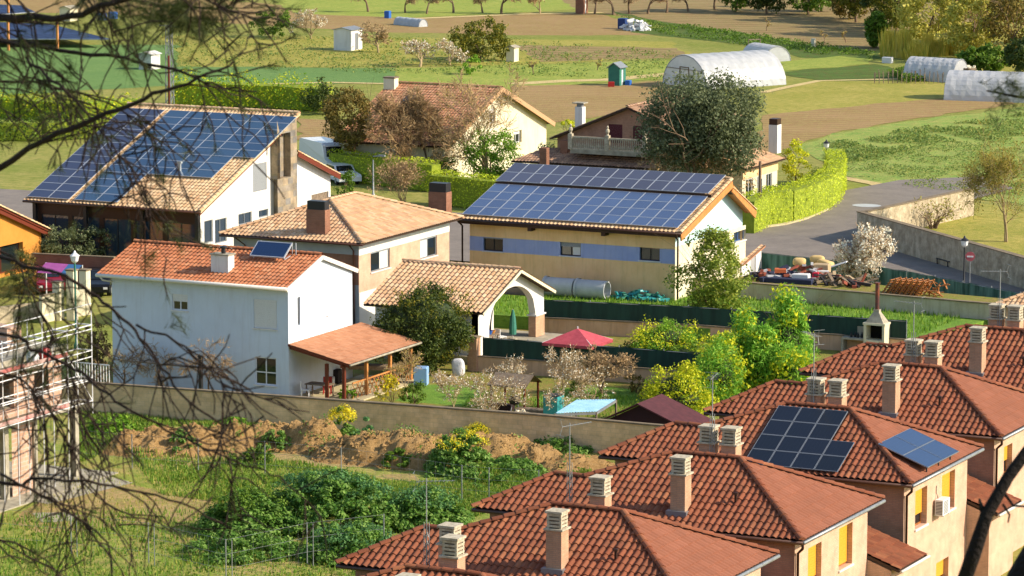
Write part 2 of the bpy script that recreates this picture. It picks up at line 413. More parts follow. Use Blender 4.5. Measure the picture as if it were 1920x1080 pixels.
M['greywall'] = mat('grey_render', '#a8a8a8', '#989898', scale=0.8, rough=0.9)
M['wood'] = mat('varnished_wood', '#b0703a', '#98602e', scale=4, rough=0.5)
M['wood_red'] = mat('red_brown_wood', '#6a3020', rough=0.5)
M['wood_orange'] = mat('orange_wood', '#c88a50', '#b87840', scale=3, rough=0.6)
M['wood_grey'] = mat('weathered_wood', '#8a7a68', '#6a5c4c', scale=5, rough=0.85)
M['frame_white'] = mat('white_frame', '#dcdcdc', rough=0.4)
M['frame_grey'] = mat('grey_frame', '#7a7e82', rough=0.4)
M['frame_dark'] = mat('dark_frame', '#2c2c2e', rough=0.4)
M['frame_blue'] = mat('blue_frame', '#3c5c8c', rough=0.4)
M['frame_ochre'] = mat('ochre_wood_frame', '#a86a34', '#8c5428', scale=5, rough=0.45)
M['blind_yellow'] = mat('yellow_blind', '#d89c34', rough=0.5)
M['blind_white'] = mat('white_blind', '#d6d6d4', rough=0.5)
M['blind_grey'] = mat('grey_blind', '#8e9296', rough=0.5)
M['blind_red'] = mat('dark_red_blind', '#58202c', rough=0.5)
def glassm(name, c, rough=0.06):
    m, nt, b = newmat(name); b.inputs['Base Color'].default_value = lin(c); b.inputs['Roughness'].default_value = rough
    b.inputs['Specular IOR Level'].default_value = 0.9; return m
M['glass'] = glassm('dark_glass', '#1a2226'); M['glass_blue'] = glassm('blue_glass', '#2c3c4c')
M['glass_green'] = glassm('green_glass', '#26322a')
def cellmat(name, base, c2, line, nx, ny, lw=0.035, rough=0.3, spec=0.4):
    m, nt, b = newmat(name); tc = N(nt, 'ShaderNodeTexCoord'); sx = N(nt, 'ShaderNodeSeparateXYZ'); nt.links.new(tc.outputs['UV'], sx.inputs[0])
    vals = []
    for ax, k in ((0, nx), (1, ny)):
        mu = N(nt, 'ShaderNodeMath', operation='MULTIPLY'); nt.links.new(sx.outputs[ax], mu.inputs[0]); mu.inputs[1].default_value = k
        fr = N(nt, 'ShaderNodeMath', operation='FRACT'); nt.links.new(mu.outputs[0], fr.inputs[0])
        lt = N(nt, 'ShaderNodeMath', operation='LESS_THAN'); nt.links.new(fr.outputs[0], lt.inputs[0]); lt.inputs[1].default_value = lw
        vals.append(lt.outputs[0])
    mx = N(nt, 'ShaderNodeMath', operation='MAXIMUM'); nt.links.new(vals[0], mx.inputs[0]); nt.links.new(vals[1], mx.inputs[1])
    oi = N(nt, 'ShaderNodeObjectInfo'); cr = ramp(nt, oi.outputs['Random'], [(0.0, base), (1.0, c2)])
    mc = N(nt, 'ShaderNodeMixRGB'); nt.links.new(mx.outputs[0], mc.inputs[0]); nt.links.new(cr, mc.inputs[1]); mc.inputs[2].default_value = lin(line)
    nt.links.new(mc.outputs[0], b.inputs['Base Color']); b.inputs['Roughness'].default_value = rough; b.inputs['Specular IOR Level'].default_value = spec
    b.inputs['Coat Weight'].default_value = 0.5; b.inputs['Coat Roughness'].default_value = 0.12
    return m
M['cell_blue'] = cellmat('blue_solar_cells', '#34506c', '#2c4664', '#506880', 10, 6)
M['cell_purple'] = cellmat('violet_blue_solar_cells', '#4c6084', '#425476', '#687890', 6, 10)
M['cell_slate'] = cellmat('slate_solar_cells', '#4a4c5e', '#42404c', '#5c5c68', 6, 10)
M['cell_slate_b'] = cellmat('slate_wide_solar_cells', '#38405a', '#30364c', '#4c4c5c', 10, 6)
M['cell_black'] = cellmat('black_solar_cells', '#141824', '#10141c', '#2c3038', 6, 10)
M['cell_night'] = cellmat('night_blue_solar_cells', '#1c3358', '#1a2e50', '#2a4470', 10, 6)
M['alu'] = mat('aluminium_frame', '#b4bac2', rough=0.35, metal=0.3)
M['alu_mid'] = mat('grey_panel_frame', '#7e848c', rough=0.4, metal=0.2)
M['alu_dark'] = mat('black_panel_frame', '#3a3e46', rough=0.4, metal=0.2)
M['steel'] = mat('galvanised_steel', '#a0a4a6', '#888c8e', scale=3, rough=0.5, metal=0.5)
M['flash'] = mat('lead_flashing', '#8c949c', rough=0.35, metal=0.6)
M['concrete'] = mat('weathered_concrete', '#b0a894', '#8c8676', scale=2.5, rough=0.95, bump=0.2)
M['capstone'] = mat('weathered_cap_concrete', '#c6bca6', '#a09680', scale=6, rough=0.95)
M['black'] = mat('soot_black', '#141210', rough=0.9)
M['blockwall'] = brickmat('stained_block_wall', ['#ecca9c', '#e0be8e'], '#d0b48c', 0.5, 0.22, 0.008, noise_amt=0.3, bump=.15)
M['plainwall'] = mat('stained_plain_wall', '#d0c4a8', '#b8a582', scale=0.5, rough=0.95, detail=8, streak='#8a7654')
M['pinkwall'] = mat('tan_plain_wall', '#d0ac8c', '#c09a78', scale=0.6, rough=0.95, streak='#8c7458')
M['coping'] = mat('wall_coping', '#8a7a62', '#6e6250', scale=2, rough=0.95)
M['stone'] = mat('rubble_stone', '#c4b69c', '#94866e', scale=1.8, rough=.95, bump=1.0, bscale=5, detail=9, streak='#6e6252')
M['slate'] = brickmat('multicolour_slate', ['#a89478', '#7a7876'], '#94886e', 0.7, 0.45, 0.02, noise_amt=0.5)
M['asphalt'] = mat('asphalt', '#857c73', '#746c65', scale=0.5, rough=0.9, bump=0.2, bscale=30, detail=8, streak='#9a8e80')
M['kerb'] = mat('kerb_stone', '#c8bc98', '#b8aa84', scale=2, rough=0.95)
def meshfence(name, a, b2):
    m, nt, b = newmat(name); tc = N(nt, 'ShaderNodeTexCoord')
    n = N(nt, 'ShaderNodeTexNoise'); n.inputs['Scale'].default_value = 1.0; n.inputs['Detail'].default_value = 6
    mp = N(nt, 'ShaderNodeMapping'); mp.inputs['Scale'].default_value = (3, 3, 0.4)
    nt.links.new(tc.outputs['Object'], mp.inputs[0]); nt.links.new(mp.outputs[0], n.inputs['Vector'])
    nt.links.new(ramp(nt, n.outputs['Fac'], [(0.35, a), (0.65, b2)]), b.inputs['Base Color']); b.inputs['Roughness'].default_value = 0.8
    return m
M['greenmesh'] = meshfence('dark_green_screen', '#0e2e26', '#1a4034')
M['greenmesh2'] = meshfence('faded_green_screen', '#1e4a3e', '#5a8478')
M['poly'] = None
def polym():
    m, nt, b = newmat('polythene_sheet'); b.inputs['Base Color'].default_value = lin('#d8dade'); b.inputs['Roughness'].default_value = 0.35
    t = N(nt, 'ShaderNodeBsdfTranslucent'); t.inputs['Color'].default_value = lin('#d4d6d8')
    tp = N(nt, 'ShaderNodeBsdfTransparent'); tp.inputs['Color'].default_value = (.9, .9, .9, 1)
    tc = N(nt, 'ShaderNodeTexCoord'); n = N(nt, 'ShaderNodeTexNoise'); n.inputs['Scale'].default_value = 1.4; n.inputs['Detail'].default_value = 6
    nt.links.new(tc.outputs['Object'], n.inputs['Vector'])
    bp = N(nt, 'ShaderNodeBump'); bp.inputs['Strength'].default_value = 0.5; bp.inputs['Distance'].default_value = 0.15
    nt.links.new(n.outputs['Fac'], bp.inputs['Height']); nt.links.new(bp.outputs['Normal'], b.inputs['Normal'])
    a = N(nt, 'ShaderNodeMixShader'); a.inputs[0].default_value = 0.3; nt.links.new(b.outputs[0], a.inputs[1]); nt.links.new(t.outputs[0], a.inputs[2])
    c = N(nt, 'ShaderNodeMixShader'); mr = N(nt, 'ShaderNodeMapRange'); mr.inputs[3].default_value = 0.0; mr.inputs[4].default_value = 0.35
    nt.links.new(n.outputs['Fac'], mr.inputs[0]); nt.links.new(mr.outputs[0], c.inputs[0])
    nt.links.new(a.outputs[0], c.inputs[1]); nt.links.new(tp.outputs[0], c.inputs[2]); nt.links.new(c.outputs[0], nt.nodes['Material Output'].inputs['Surface'])
    return m
M['poly'] = polym()
M['paintwhite'] = mat('white_vehicle_paint', '#e0e0e0', rough=0.25, spec=0.5)
M['rubber'] = mat('black_rubber', '#1c1c1c', rough=0.7)
M['red'] = mat('red_fabric', '#b8505a', '#a8444e', scale=5, rough=0.8)
M['redpaint'] = mat('red_paint', '#a02a28', rough=0.4)
M['bluep'] = mat('blue_plastic', '#2e62b0', rough=0.4)
M['greenp'] = mat('green_plastic', '#3f8a78', '#2c6a5c', scale=3, rough=0.5)
M['pipe'] = mat('pale_grey_concrete_pipe', '#b8bcbe', '#a8acae', scale=1.5, rough=0.8)
M['orange'] = mat('orange_render', '#cc8c40', '#c08034', scale=1, rough=0.9)
M['teal'] = mat('teal_paint', '#3c7c6a', '#347060', scale=2, rough=0.7)
M['tank'] = mat('teal_tank', '#3a9aa0', rough=0.4)
M['sheet'] = mat('pale_blue_sheet', '#9cc4dc', '#7caac8', scale=3, rough=0.35)
M['maroon'] = mat('maroon_roofing', '#5a3034', '#4a282c', scale=3, rough=0.8)
M['maroon_dark'] = mat('dark_maroon_boards', '#2e1a1c', rough=0.8)
# foliage
LM = {
 'olive': leafmat('grey_green_leaf', ['#3e4a32', '#56624a', '#6e7a60', '#4a563c', '#7e8870']),
 'dark': leafmat('dark_green_leaf', ['#26381a', '#3a4c22', '#54602a', '#2e4220']),
 'bushy': leafmat('olive_gold_leaf', ['#38461a', '#566020', '#7a7a2a', '#46521c', '#8e8430']),
 'bright': leafmat('bright_green_leaf', ['#4e7a22', '#6a9a2c', '#86b038', '#5c8826', '#9cbc48']),
 'conifer': leafmat('conifer_green_leaf', ['#4e842c', '#689c38', '#84b446', '#5a8e30', '#a4c058']),
 'lime': leafmat('lime_yellow_leaf', ['#92a420', '#b2bc28', '#c8c830', '#7c921e', '#d4d03a']),
 'mid': leafmat('mid_green_leaf', ['#44661e', '#5a7a28', '#6e8e30', '#364f1a']),
 'blue': leafmat('blue_green_leaf', ['#3c6440', '#4e7a4c', '#648e5c', '#34583a']),
 'weed': leafmat('weed_leaf', ['#4c782e', '#5e8c3a', '#76a04a', '#8eb262', '#3e6828']),
 'yflower': leafmat('yellow_flower', ['#c8b820', '#dcc828', '#b0a828', '#8a9a28'], 0.2),
 'blossom': leafmat('white_pink_blossom', ['#eeeae6', '#e6dede', '#f0ecea', '#dcd0ce', '#d4cac0'], 0.25),
 'core': leafmat('dark_crown_core', ['#26301a', '#2a361c'], 0),  # added dark core in dense crowns, standing in for their inner shade
 'magnolia': leafmat('glossy_green_gold_leaf', ['#5c7428', '#74883a', '#8c9840', '#4e6624', '#a0a44c']),
 'spring': leafmat('spring_foliage', ['#9c9e4c', '#acaa56', '#848c42', '#bcb464', '#8e8a48'], 0.3),
 'crop': leafmat('crop_leaf', ['#6e8c4c', '#849c56', '#5c7c44', '#98a05c', '#7c8c48']),
 'bud': leafmat('spring_bud', ['#8e8440', '#a89a50', '#7c7438', '#b4a860'], 0.25),
 'twigbrown': leafmat('brown_twig', ['#8e7860', '#a48c70', '#7a6650', '#b09a7c'], 0.0),
 'autumn': leafmat('brown_olive_leaf', ['#5e5028', '#766632', '#4c4a22', '#8a7a44', '#3e4620'], 0.25),
 'grass': leafmat('grass_blade', ['#4e7c2a', '#648e34', '#7ca040', '#90a84a', '#466e28'], 0.35),
 'grassdry': leafmat('dry_grass_blade', ['#8a8a40', '#9c9a54', '#6e8034', '#b0a468'], 0.3),
 'hedge': leafmat('clipped_hedge_leaf', ['#96aa2a', '#a8bc30', '#bcc838', '#7c9424', '#a8b040'], 0.3),
 'reed': leafmat('yellow_reed', ['#a89c40', '#beae50', '#8e9438', '#ccbc66'], 0.3),
 'needle': leafmat('pine_needle', ['#36461c', '#465624', '#2a3818', '#5e6230'], 0.15),
 'redleaf': leafmat('reddish_leaf', ['#7a3a34', '#6a3030', '#8a5a44', '#566030'], 0.25),
}
M['bark'] = mat('grey_brown_bark', '#86705a', '#6a5846', scale=6, rough=0.95, bump=0.4)
M['bark_pale'] = mat('pale_bark', '#b09c78', '#94805e', scale=4, rough=0.95)
M['bark_dead'] = mat('blackened_bark', '#1e1714', '#15100e', scale=14, rough=0.95, bump=0.5, bscale=60)
M['bark_pine'] = mat('pine_bark', '#34261e', '#221814', scale=14, rough=0.95, bump=0.5, bscale=60)
M['soil'] = groundmat('bare_earth', '#c49e68', '#a5804e', '#cfa974', 0.9, 6.0, bump=1.0)
V = Vector
ZUP = V((0, 0, 1))
def slope(z0, z1, run): # unit up-slope vector in (run dir, z)
    l = math.hypot(run, z1 - z0); return run / l, (z1 - z0) / l, l

def panel_mesh(w, h, cell, frame, fr=0.03, th=0.045):
    """a solar panel lying in its local xy plane, origin at the lower left corner"""
    mb = MB()
    a = [V((0, 0, 0)), V((w, 0, 0)), V((w, h, 0)), V((0, h, 0))]; b = [v + V((0, 0, th)) for v in a]
    c = [V((fr, fr, th)), V((w - fr, fr, th)), V((w - fr, h - fr, th)), V((fr, h - fr, th))]
    d = [v - V((0, 0, 0.006)) for v in c]
    mb.poly(a[::-1], 1)
    for i in range(4):
        j = (i + 1) % 4
        mb.quad(a[i], a[j], b[j], b[i], 1); mb.quad(b[i], b[j], c[j], c[i], 1); mb.quad(c[i], c[j], d[j], d[i], 1)
    mb.poly(d, 0, [(0, 0), (1, 0), (1, 1), (0, 1)])
    me = mb.build('tmp_panel', [cell, frame], None, (0, 0, 0)); m = me.data; bpy.data.objects.remove(me); return m
def lay_panels(parent, mesh, O, S, T, cells, w, h, gap=0.02, lift=0.14, label=None):
    S = S.normalized(); T = T.normalized(); Nn = S.cross(T)
    M4 = Matrix((S, T, Nn)).transposed().to_4x4()
    for (i, j) in cells:
        o = bpy.data.objects.new('solar_panel', mesh); COL.objects.link(o); o.parent = parent
        p = O + S * (i * (w + gap)) + T * (j * (h + gap)) + Nn * lift - ORG[parent]
        o.matrix_local = Matrix.Translation(p) @ M4
def gutter(parent, p, q, m, r=0.07):
    g = MB(); p = V(p); q = V(q); g.tube([p, q], r, 8); return g.build('gutter', m, parent, smooth=True)
def pipe(parent, pts, m, r=0.05, name='downpipe'):
    g = MB(); g.tube(pts, r, 6); return g.build(name, m, parent, smooth=True)

# ================================================================ row of red-tiled brick houses
def terrace_chimney(parent, x, y, zb, zt, wx=0.62, wy=0.62, capped=True, base=None):
    c = MB(); zc = zt - 0.68; c.box(x, x + wx, y, y + wy, zb, zc); ch = c.build('chimney', M['brick_tan'], parent)
    k = MB(); z = zc
    k.box(x - 0.07, x + wx + 0.07, y - 0.07, y + wy + 0.07, z, z + 0.06); z += 0.06
    k.box(x + 0.07, x + wx - 0.07, y + 0.07, y + wy - 0.07, z, zt - 0.08, 1)
    for i in range(4):
        k.box(x + 0.02, x + wx - 0.02, y + 0.02, y + wy - 0.02, z + 0.05, z + 0.125); z += 0.13
    k.box(x - 0.03, x + wx + 0.03, y - 0.03, y + wy + 0.03, zt - 0.08, zt)
    for dx in (0.03, wx - 0.11):
        for dy in (0.03, wy - 0.11): k.box(x + dx, x + dx + 0.08, y + dy, y + dy + 0.08, zc + 0.06, zt - 0.08)
    k.build('chimney_cap', [M['capstone'], M['wood_grey']], ch)
    if base is not None:
        f = MB(); f.box(x - 0.12, x + wx + 0.12, y - 0.16, y + wy + 0.05, base - 0.05, base + 0.17); f.build('flashing', M['flash'], ch)
    return ch
def antenna(loc, h, label, k=0):
    t = thing('tv_antenna', loc, label, 'antenna', 'television antennas on the red roofs'); p = V(loc); mb = MB()
    mb.tube([p, p + ZUP * h], 0.022, 6); w = h * 0.55
    for a in range(3):
        d = V((math.cos(a * 2.1 + k), math.sin(a * 2.1 + k), 0)) * 0.11
        mb.tube([p + d, p + d * 0.9 + ZUP * w], 0.012, 4)
    for i in range(int(w / 0.3)):
        for a in range(3):
            d = V((math.cos(a * 2.1 + k), math.sin(a * 2.1 + k), 0)) * 0.11; e = V((math.cos((a + 1) * 2.1 + k), math.sin((a + 1) * 2.1 + k), 0)) * 0.11
            mb.bar(p + d + ZUP * i * 0.3, p + e + ZUP * (i * 0.3 + 0.28), 0.01)
    mb.build('mast', M['steel'], t)
    a = MB(); an = k * 0.7 + 0.35; D = V((math.cos(an), math.sin(an), 0.04)); Cx = V((-D.y, D.x, 0)); z = p + ZUP * (h - 0.1)
    a.bar(z - D * 0.35, z + D * 0.95, 0.018)
    for i in range(9):
        c = z + D * (-0.25 + 0.14 * i); l = 0.24 - i * 0.012; a.bar(c - Cx * l, c + Cx * l, 0.008)
    for s in (-1, 1): a.bar(z - D * 0.32 + ZUP * 0.02, z - D * 0.42 + ZUP * 0.3 * s, 0.01); a.bar(z - D * 0.42 + ZUP * 0.3 * s - Cx * .25, z - D * 0.42 + ZUP * 0.3 * s + Cx * .25, 0.012)
    a.build('aerial', M['steel'], t); return t

XE = -51.1; XW = -64.65; ZE = 5.6; PT = 0.464     # right eave, left eave, eave height, pitch of the row
DEP = 8.45
def ff(x): return Vector((x[0], x[1], x[2]))
def terrace_house(Y0, label, win, main_chim=True, panels=False, twin=(), ant=None, flue=True):
    t = thing('brick_house', (-57, Y0 + 4, 0), label, 'house', 'red-tiled brick houses in the row')
    yb = Y0 + DEP; ym = Y0 + DEP / 2; rz = ZE + PT * DEP / 2
    cs, sn, L = slope(0, PT, 1.0); up = V((0, cs, sn)); 
    def pl(s, y): return ((s - XW), (y) * math.sqrt(1 + PT * PT))   # outline point from X and plan depth
    k = math.sqrt(1 + PT * PT)
    a, b = 2.35, 3.75
    xl = -58.1; xr = XE - DEP / 2
    front = [(0, 0), (XE - XW, 0), (xr - XW, DEP / 2 * k), (xl - XW, DEP / 2 * k), (-61.0 - XW, a * k), (a + 0.1, a * k)]
    r = MB(); mt = 0
    roof_plane(r, (XW, Y0, ZE), (1, 0, 0), up, front, m=0, mu=1, amp=0.075)
    # right hip slope
    roof_plane(r, (XE, Y0, ZE), (0, 1, 0), V((-cs, 0, sn)), [(0, 0), (DEP, 0), (DEP / 2, DEP / 2 * k)], m=2, mu=1, amp=0.035, lift=.02)
    # back slope and left slopes
    roof_plane(r, (XE, yb, ZE), (-1, 0, 0), V((0, -cs, sn)), [(0, 0), (XE + 61.5, 0), (XE + 61.5, 1.0), (XE - xl, DEP / 2 * k), (DEP / 2, DEP / 2 * k)], m=0, mu=1, sub=4)
    r.poly([V((xl, ym, rz)), V((-61.5, yb, ZE + 0.3)), V((-61.5, Y0 + a, ZE + a * PT - 0.05)), V((-61.0, Y0 + a, ZE + a * PT))], 1, [(0.5, 0.5)] * 4)
    # wing: left hip and back slope
    zr = ZE + a * PT
    roof_plane(r, (XW, Y0 + 2 * a, ZE), (0, -1, 0), V((cs, 0, sn)), [(0, 0), (2 * a, 0), (a, a * k)], m=0, mu=1, sub=4)
    roof_plane(r, (-60.9, Y0 + 2 * a, ZE), (-1, 0, 0), V((0, -cs, sn)), [(0, 0), (-60.9 - XW, 0), (-60.9 - XW - a, a * k), (0, a * k)], m=0, mu=1, sub=4)
    u = 0.05
    ridge(r, (xl, ym, rz + u), (xr, ym, rz + u)); ridge(r, (XE, Y0, ZE + u), (xr, ym, rz + u)); ridge(r, (XE, yb, ZE + u), (xr, ym, rz + u))
    ridge(r, (XW + a + .05, Y0 + a, zr + u), (-61.0, Y0 + a, zr + u)); ridge(r, (XW, Y0, ZE + u), (XW + a, Y0 + a, zr + u)); ridge(r, (-61.0, Y0 + a, zr + u), (xl, ym, rz + u))
    roof = r.build('roof', [M['tile_red'], M['under'], M['tile_red_even']], t)
    # walls
    x0, x1, y0, y1 = XW + 0.5, XE - 0.45, Y0 + 0.45, yb - 0.45
    w = MB(); P = ((x0, y0), (x1, y0)); Q = ((x1, y0), (x1, y1))
    holes = []; 
    for wn in win: 
        h = wn[0]; holes.append(h)
    zt = ZE - 0.05
    wall(w, P[0], P[1], 0, zt, m=1); wall(w, Q[0], Q[1], 0, zt, holes, 0.3)
    wall(w, (x1, y1), (-61.4, y1), 0, zt); wall(w, (-61.4, y1), (-61.4, Y0 + 2 * a - .4), 0, zt)
    wall(w, (-61.4, Y0 + 2 * a - .4), (x0, Y0 + 2 * a - .4), 0, zt); wall(w, (x0, Y0 + 2 * a - .4), (x0, y0), 0, zt)
    w.build('wall', [M['brick_peach'], M['brick_shade']], t)
    for wn in win:
        window(t, Q[0], Q[1], wn[0], M['frame_ochre'], M['glass'], wn[1], M['blind_yellow'], mull=0 if wn[1] else 1, depth=0.3, sill=M['white'], fw=0.07)
    gutter(t, (XW, Y0 - 0.06, ZE - 0.06), (XE + 0.06, Y0 - 0.06, ZE - 0.06), M['gutter']); gutter(t, (XE + 0.07, Y0, ZE - 0.06), (XE + 0.07, yb, ZE - 0.06), M['steel'])
    pipe(t, [(XE + 0.02, Y0 + 0.05, ZE - 0.1), (XE, Y0 + 0.1, ZE - 0.3), (x1 + 0.08, y0 + 0.12, ZE - 0.6), (x1 + 0.08, y0 + 0.12, 0.1)], M['darkbrown'], 0.055)
    if main_chim:
        bx = -56.72; by = Y0 + .75; terrace_chimney(t, bx, by, ZE, ZE + 2.55, 0.6, 0.6, base=ZE + PT * .75)
    for x in twin: terrace_chimney(t, x, ym + (.55 if x > -58 else 2.2), ZE, rz + 1.05, 0.6, 0.6)
    if flue and main_chim:
        f = MB(); p = V((XE - 3.35, Y0 + 1.7, ZE + PT * 1.7)); f.tube([p, p + ZUP * 0.35], 0.06, 8); f.lathe(p + ZUP * 0.35, [(0.0, 0), (0.1, 0.0), (0.1, 0.08), (0, 0.12)], 8); f.build('vent_pipe', M['darkbrown'], t)
    # lean-to garage roof joining the next house
    g = MB(); gy0, gy1 = yb - 0.44, yb + 2.7
    roof_plane(g, (-50.2, gy0, 2.95), (0, 1, 0), V((-0.94, 0, 0.34)), [(0, 0), (gy1 - gy0, 0), (gy1 - gy0, 4.4), (0, 4.4)], m=0, mu=1, sub=4)
    gr = g.build('garage_roof', [M['tile_red'], M['under']], t)
    gw = MB(); wall(gw, (-50.55, gy0), (-50.55, gy1), 0, 2.9); wall(gw, (-54.2, gy0), (-50.55, gy0), 0, [(0, 4.2), (3.65, 2.9)]); gw.build('garage_wall', M['brick_peach'], t)
    gutter(t, (-50.12, gy0, 2.9), (-50.12, gy1, 2.9), M['gutter_white'], 0.06)
    return t
QY = lambda Y0: ((XE - 0.45, Y0 + 0.45), (XE - 0.45, Y0 + DEP - 0.45))
def tw(Y0, *r): return hole_on(*QY(Y0), *r)
Yh = [106.9, 118.25, 129.12, 140.74, 151.7, 162.9]
terr = []
def std(Y0): return [((1.3, 2.4, 3.55, 4.85), 0.55), ((4.9, 6.0, 3.55, 4.85), 0.55), ((1.3, 2.4, 0.9, 2.3), 0), ((4.9, 6.0, 0.9, 2.3), 0)]
terr.append(terrace_house(Yh[0], 'brick house whose red roof is cut off by the bottom edge of the photo', std(0), True, twin=(-57.1, -58.05)))
terr.append(terrace_house(Yh[1], 'brick house nearest but one to the bottom edge, one tall chimney on its front slope', std(0), True, twin=(-56.9,)))
w2 = [(tw(Yh[2], 1515, 1022, 1540, 1088), 0.95), (tw(Yh[2], 1573, 985, 1598, 1063), 0.95), ((1.3, 2.4, 0.9, 2.3), 0), ((4.9, 6.0, 0.9, 2.3), 0)]
terr.append(terrace_house(Yh[2], 'brick house just below the black solar panels, two yellow blinds on its sunny wall', w2, True, twin=(-57.3, -56.36)))
w3 = [(tw(Yh[3], 1716, 916, 1738, 987), 0.7), (tw(Yh[3], 1766, 886, 1790, 957), 0.75), (tw(Yh[3], 1755, 1050, 1778, 1105), 0.6)]
J3 = terrace_house(Yh[3], 'brick house with black solar panels on its red front slope and two blue ones right', w3, False, twin=(-57.45, -56.5)); terr.append(J3)
terr.append(terrace_house(Yh[4], 'red-tiled brick house directly behind the one with black solar panels', std(0), True, twin=(-57.2, -56.28)))
terr.append(terrace_house(Yh[5], 'farthest red-tiled brick house of the row, at the right edge below the stone wall', std(0), True, twin=(-57.2, -56.3)))
for i, (px, pyb, pyt) in enumerate([(800, 1070, 900), (1068, 935, 780), (1335, 850, 700), (1525, 765, 630), (1712, 690, 570), (1874, 610, 500)]):
    Y0 = Yh[i]; p = atY(px, pyb, Y0 + DEP / 2 + 0.5); p.z = ZE + PT * DEP / 2 - 0.25
    s = 7200 / (Y0 + 20) * 1.0; hgt = (pyb - pyt) / (ppm(1000) * 0 + 7200 / math.hypot(p.x, p.y)) + 0.3
    antenna(p, hgt, ['lattice aerial mast on the nearest red roof, at the bottom edge', 'lattice aerial mast on the second red ridge, in front of the block wall',
      'thin aerial mast beside the twin chimneys just left of the black solar panels', 'aerial mast beside twin chimneys in front of the bright conifers', 'aerial mast on the roof to the right of the brick barbecue', 'aerial mast by the far right chimneys in front of the stone wall'][i], i)
# solar panels on the fourth roof
cs, sn, _ = slope(0, PT, 1)
pm = panel_mesh(1.02, 0.98, M['cell_black'], M['alu_dark'], 0.02)
O = V((-57.55, Yh[3] + 0.35, ZE + PT * 0.35)); 
cells = [(i, j) for j in range(2) for i in range(4)] + [(i, j) for j in (2, 3) for i in range(3)]
k4 = math.sqrt(1 + PT * PT)
pm = panel_mesh(1.0, 1.02, M['cell_black'], M['alu_mid'], 0.022)
lay_panels(J3, pm, V((-58.3, Yh[3] + 0.15, ZE + PT * 0.15)), V((1, 0, 0)), V((0, cs, sn)), [(i, j) for j in range(2) for i in range(4)] + [(i, j) for j in (2, 3) for i in range(3)], 1.0, 1.02)
pm = panel_mesh(1.86, 1.12, M['cell_night'], M['alu_mid'], 0.014)
Tn = V((-1, 0, 0.37)).normalized()
q_ = atP(1737, 883, V((XE, 0, 5.8)), V((.464, 0, 1)))
lay_panels(J3, pm, q_, V((0, 1, 0)), Tn, [(0, 0), (1, 0), (0, 1), (1, 1)], 1.86, 1.12, lift=0.12)
rk = MB()
for y in (.3, 1.7, 3.1): rk.bar(q_ + V((0, y, .1)), q_ + V((-2.0, y, .84)), .05); rk.bar(q_ + V((-.1, y, -.1)), q_ + V((-.1, y, .15)), .05)
rk.build('panel_rack', M['alu_dark'], J3)
# air conditioner
p = atX(1756, 948, XE - 0.45); ac = thing('air_conditioner', p, 'white air conditioner hung between two yellow windows', 'air conditioner'); a = MB()
a.box(p.x + 0.08, p.x + 0.42, p.y - 0.42, p.y + 0.42, p.z - 0.32, p.z + 0.32); a.build('casing', M['frame_white'], ac)
a = MB()
for i in range(9): a.box(p.x + 0.421, p.x + 0.43, p.y - 0.3 + 0.0, p.y + 0.22, p.z - 0.26 + i * 0.06, p.z - 0.235 + i * 0.06)
for i in range(9): a.box(p.x + 0.12, p.x + 0.4, p.y - 0.43, p.y - 0.421, p.z - 0.26 + i * 0.06, p.z - 0.235 + i * 0.06)
a.build('grille', M['frame_dark'], ac)
a = MB()
for s in (-0.3, 0.3): a.bar((p.x, p.y + s, p.z - 0.35), (p.x + 0.45, p.y + s, p.z - 0.35), 0.04)
a.build('bracket', M['frame_white'], ac); pipe(ac, [(p.x + 0.1, p.y - 0.1, p.z + 0.3), (p.x + 0.03, p.y - 0.15, p.z + 0.6), (p.x + 0.03, p.y - 0.1, p.z + 0.85)], M['frame_dark'], 0.015, 'hose')

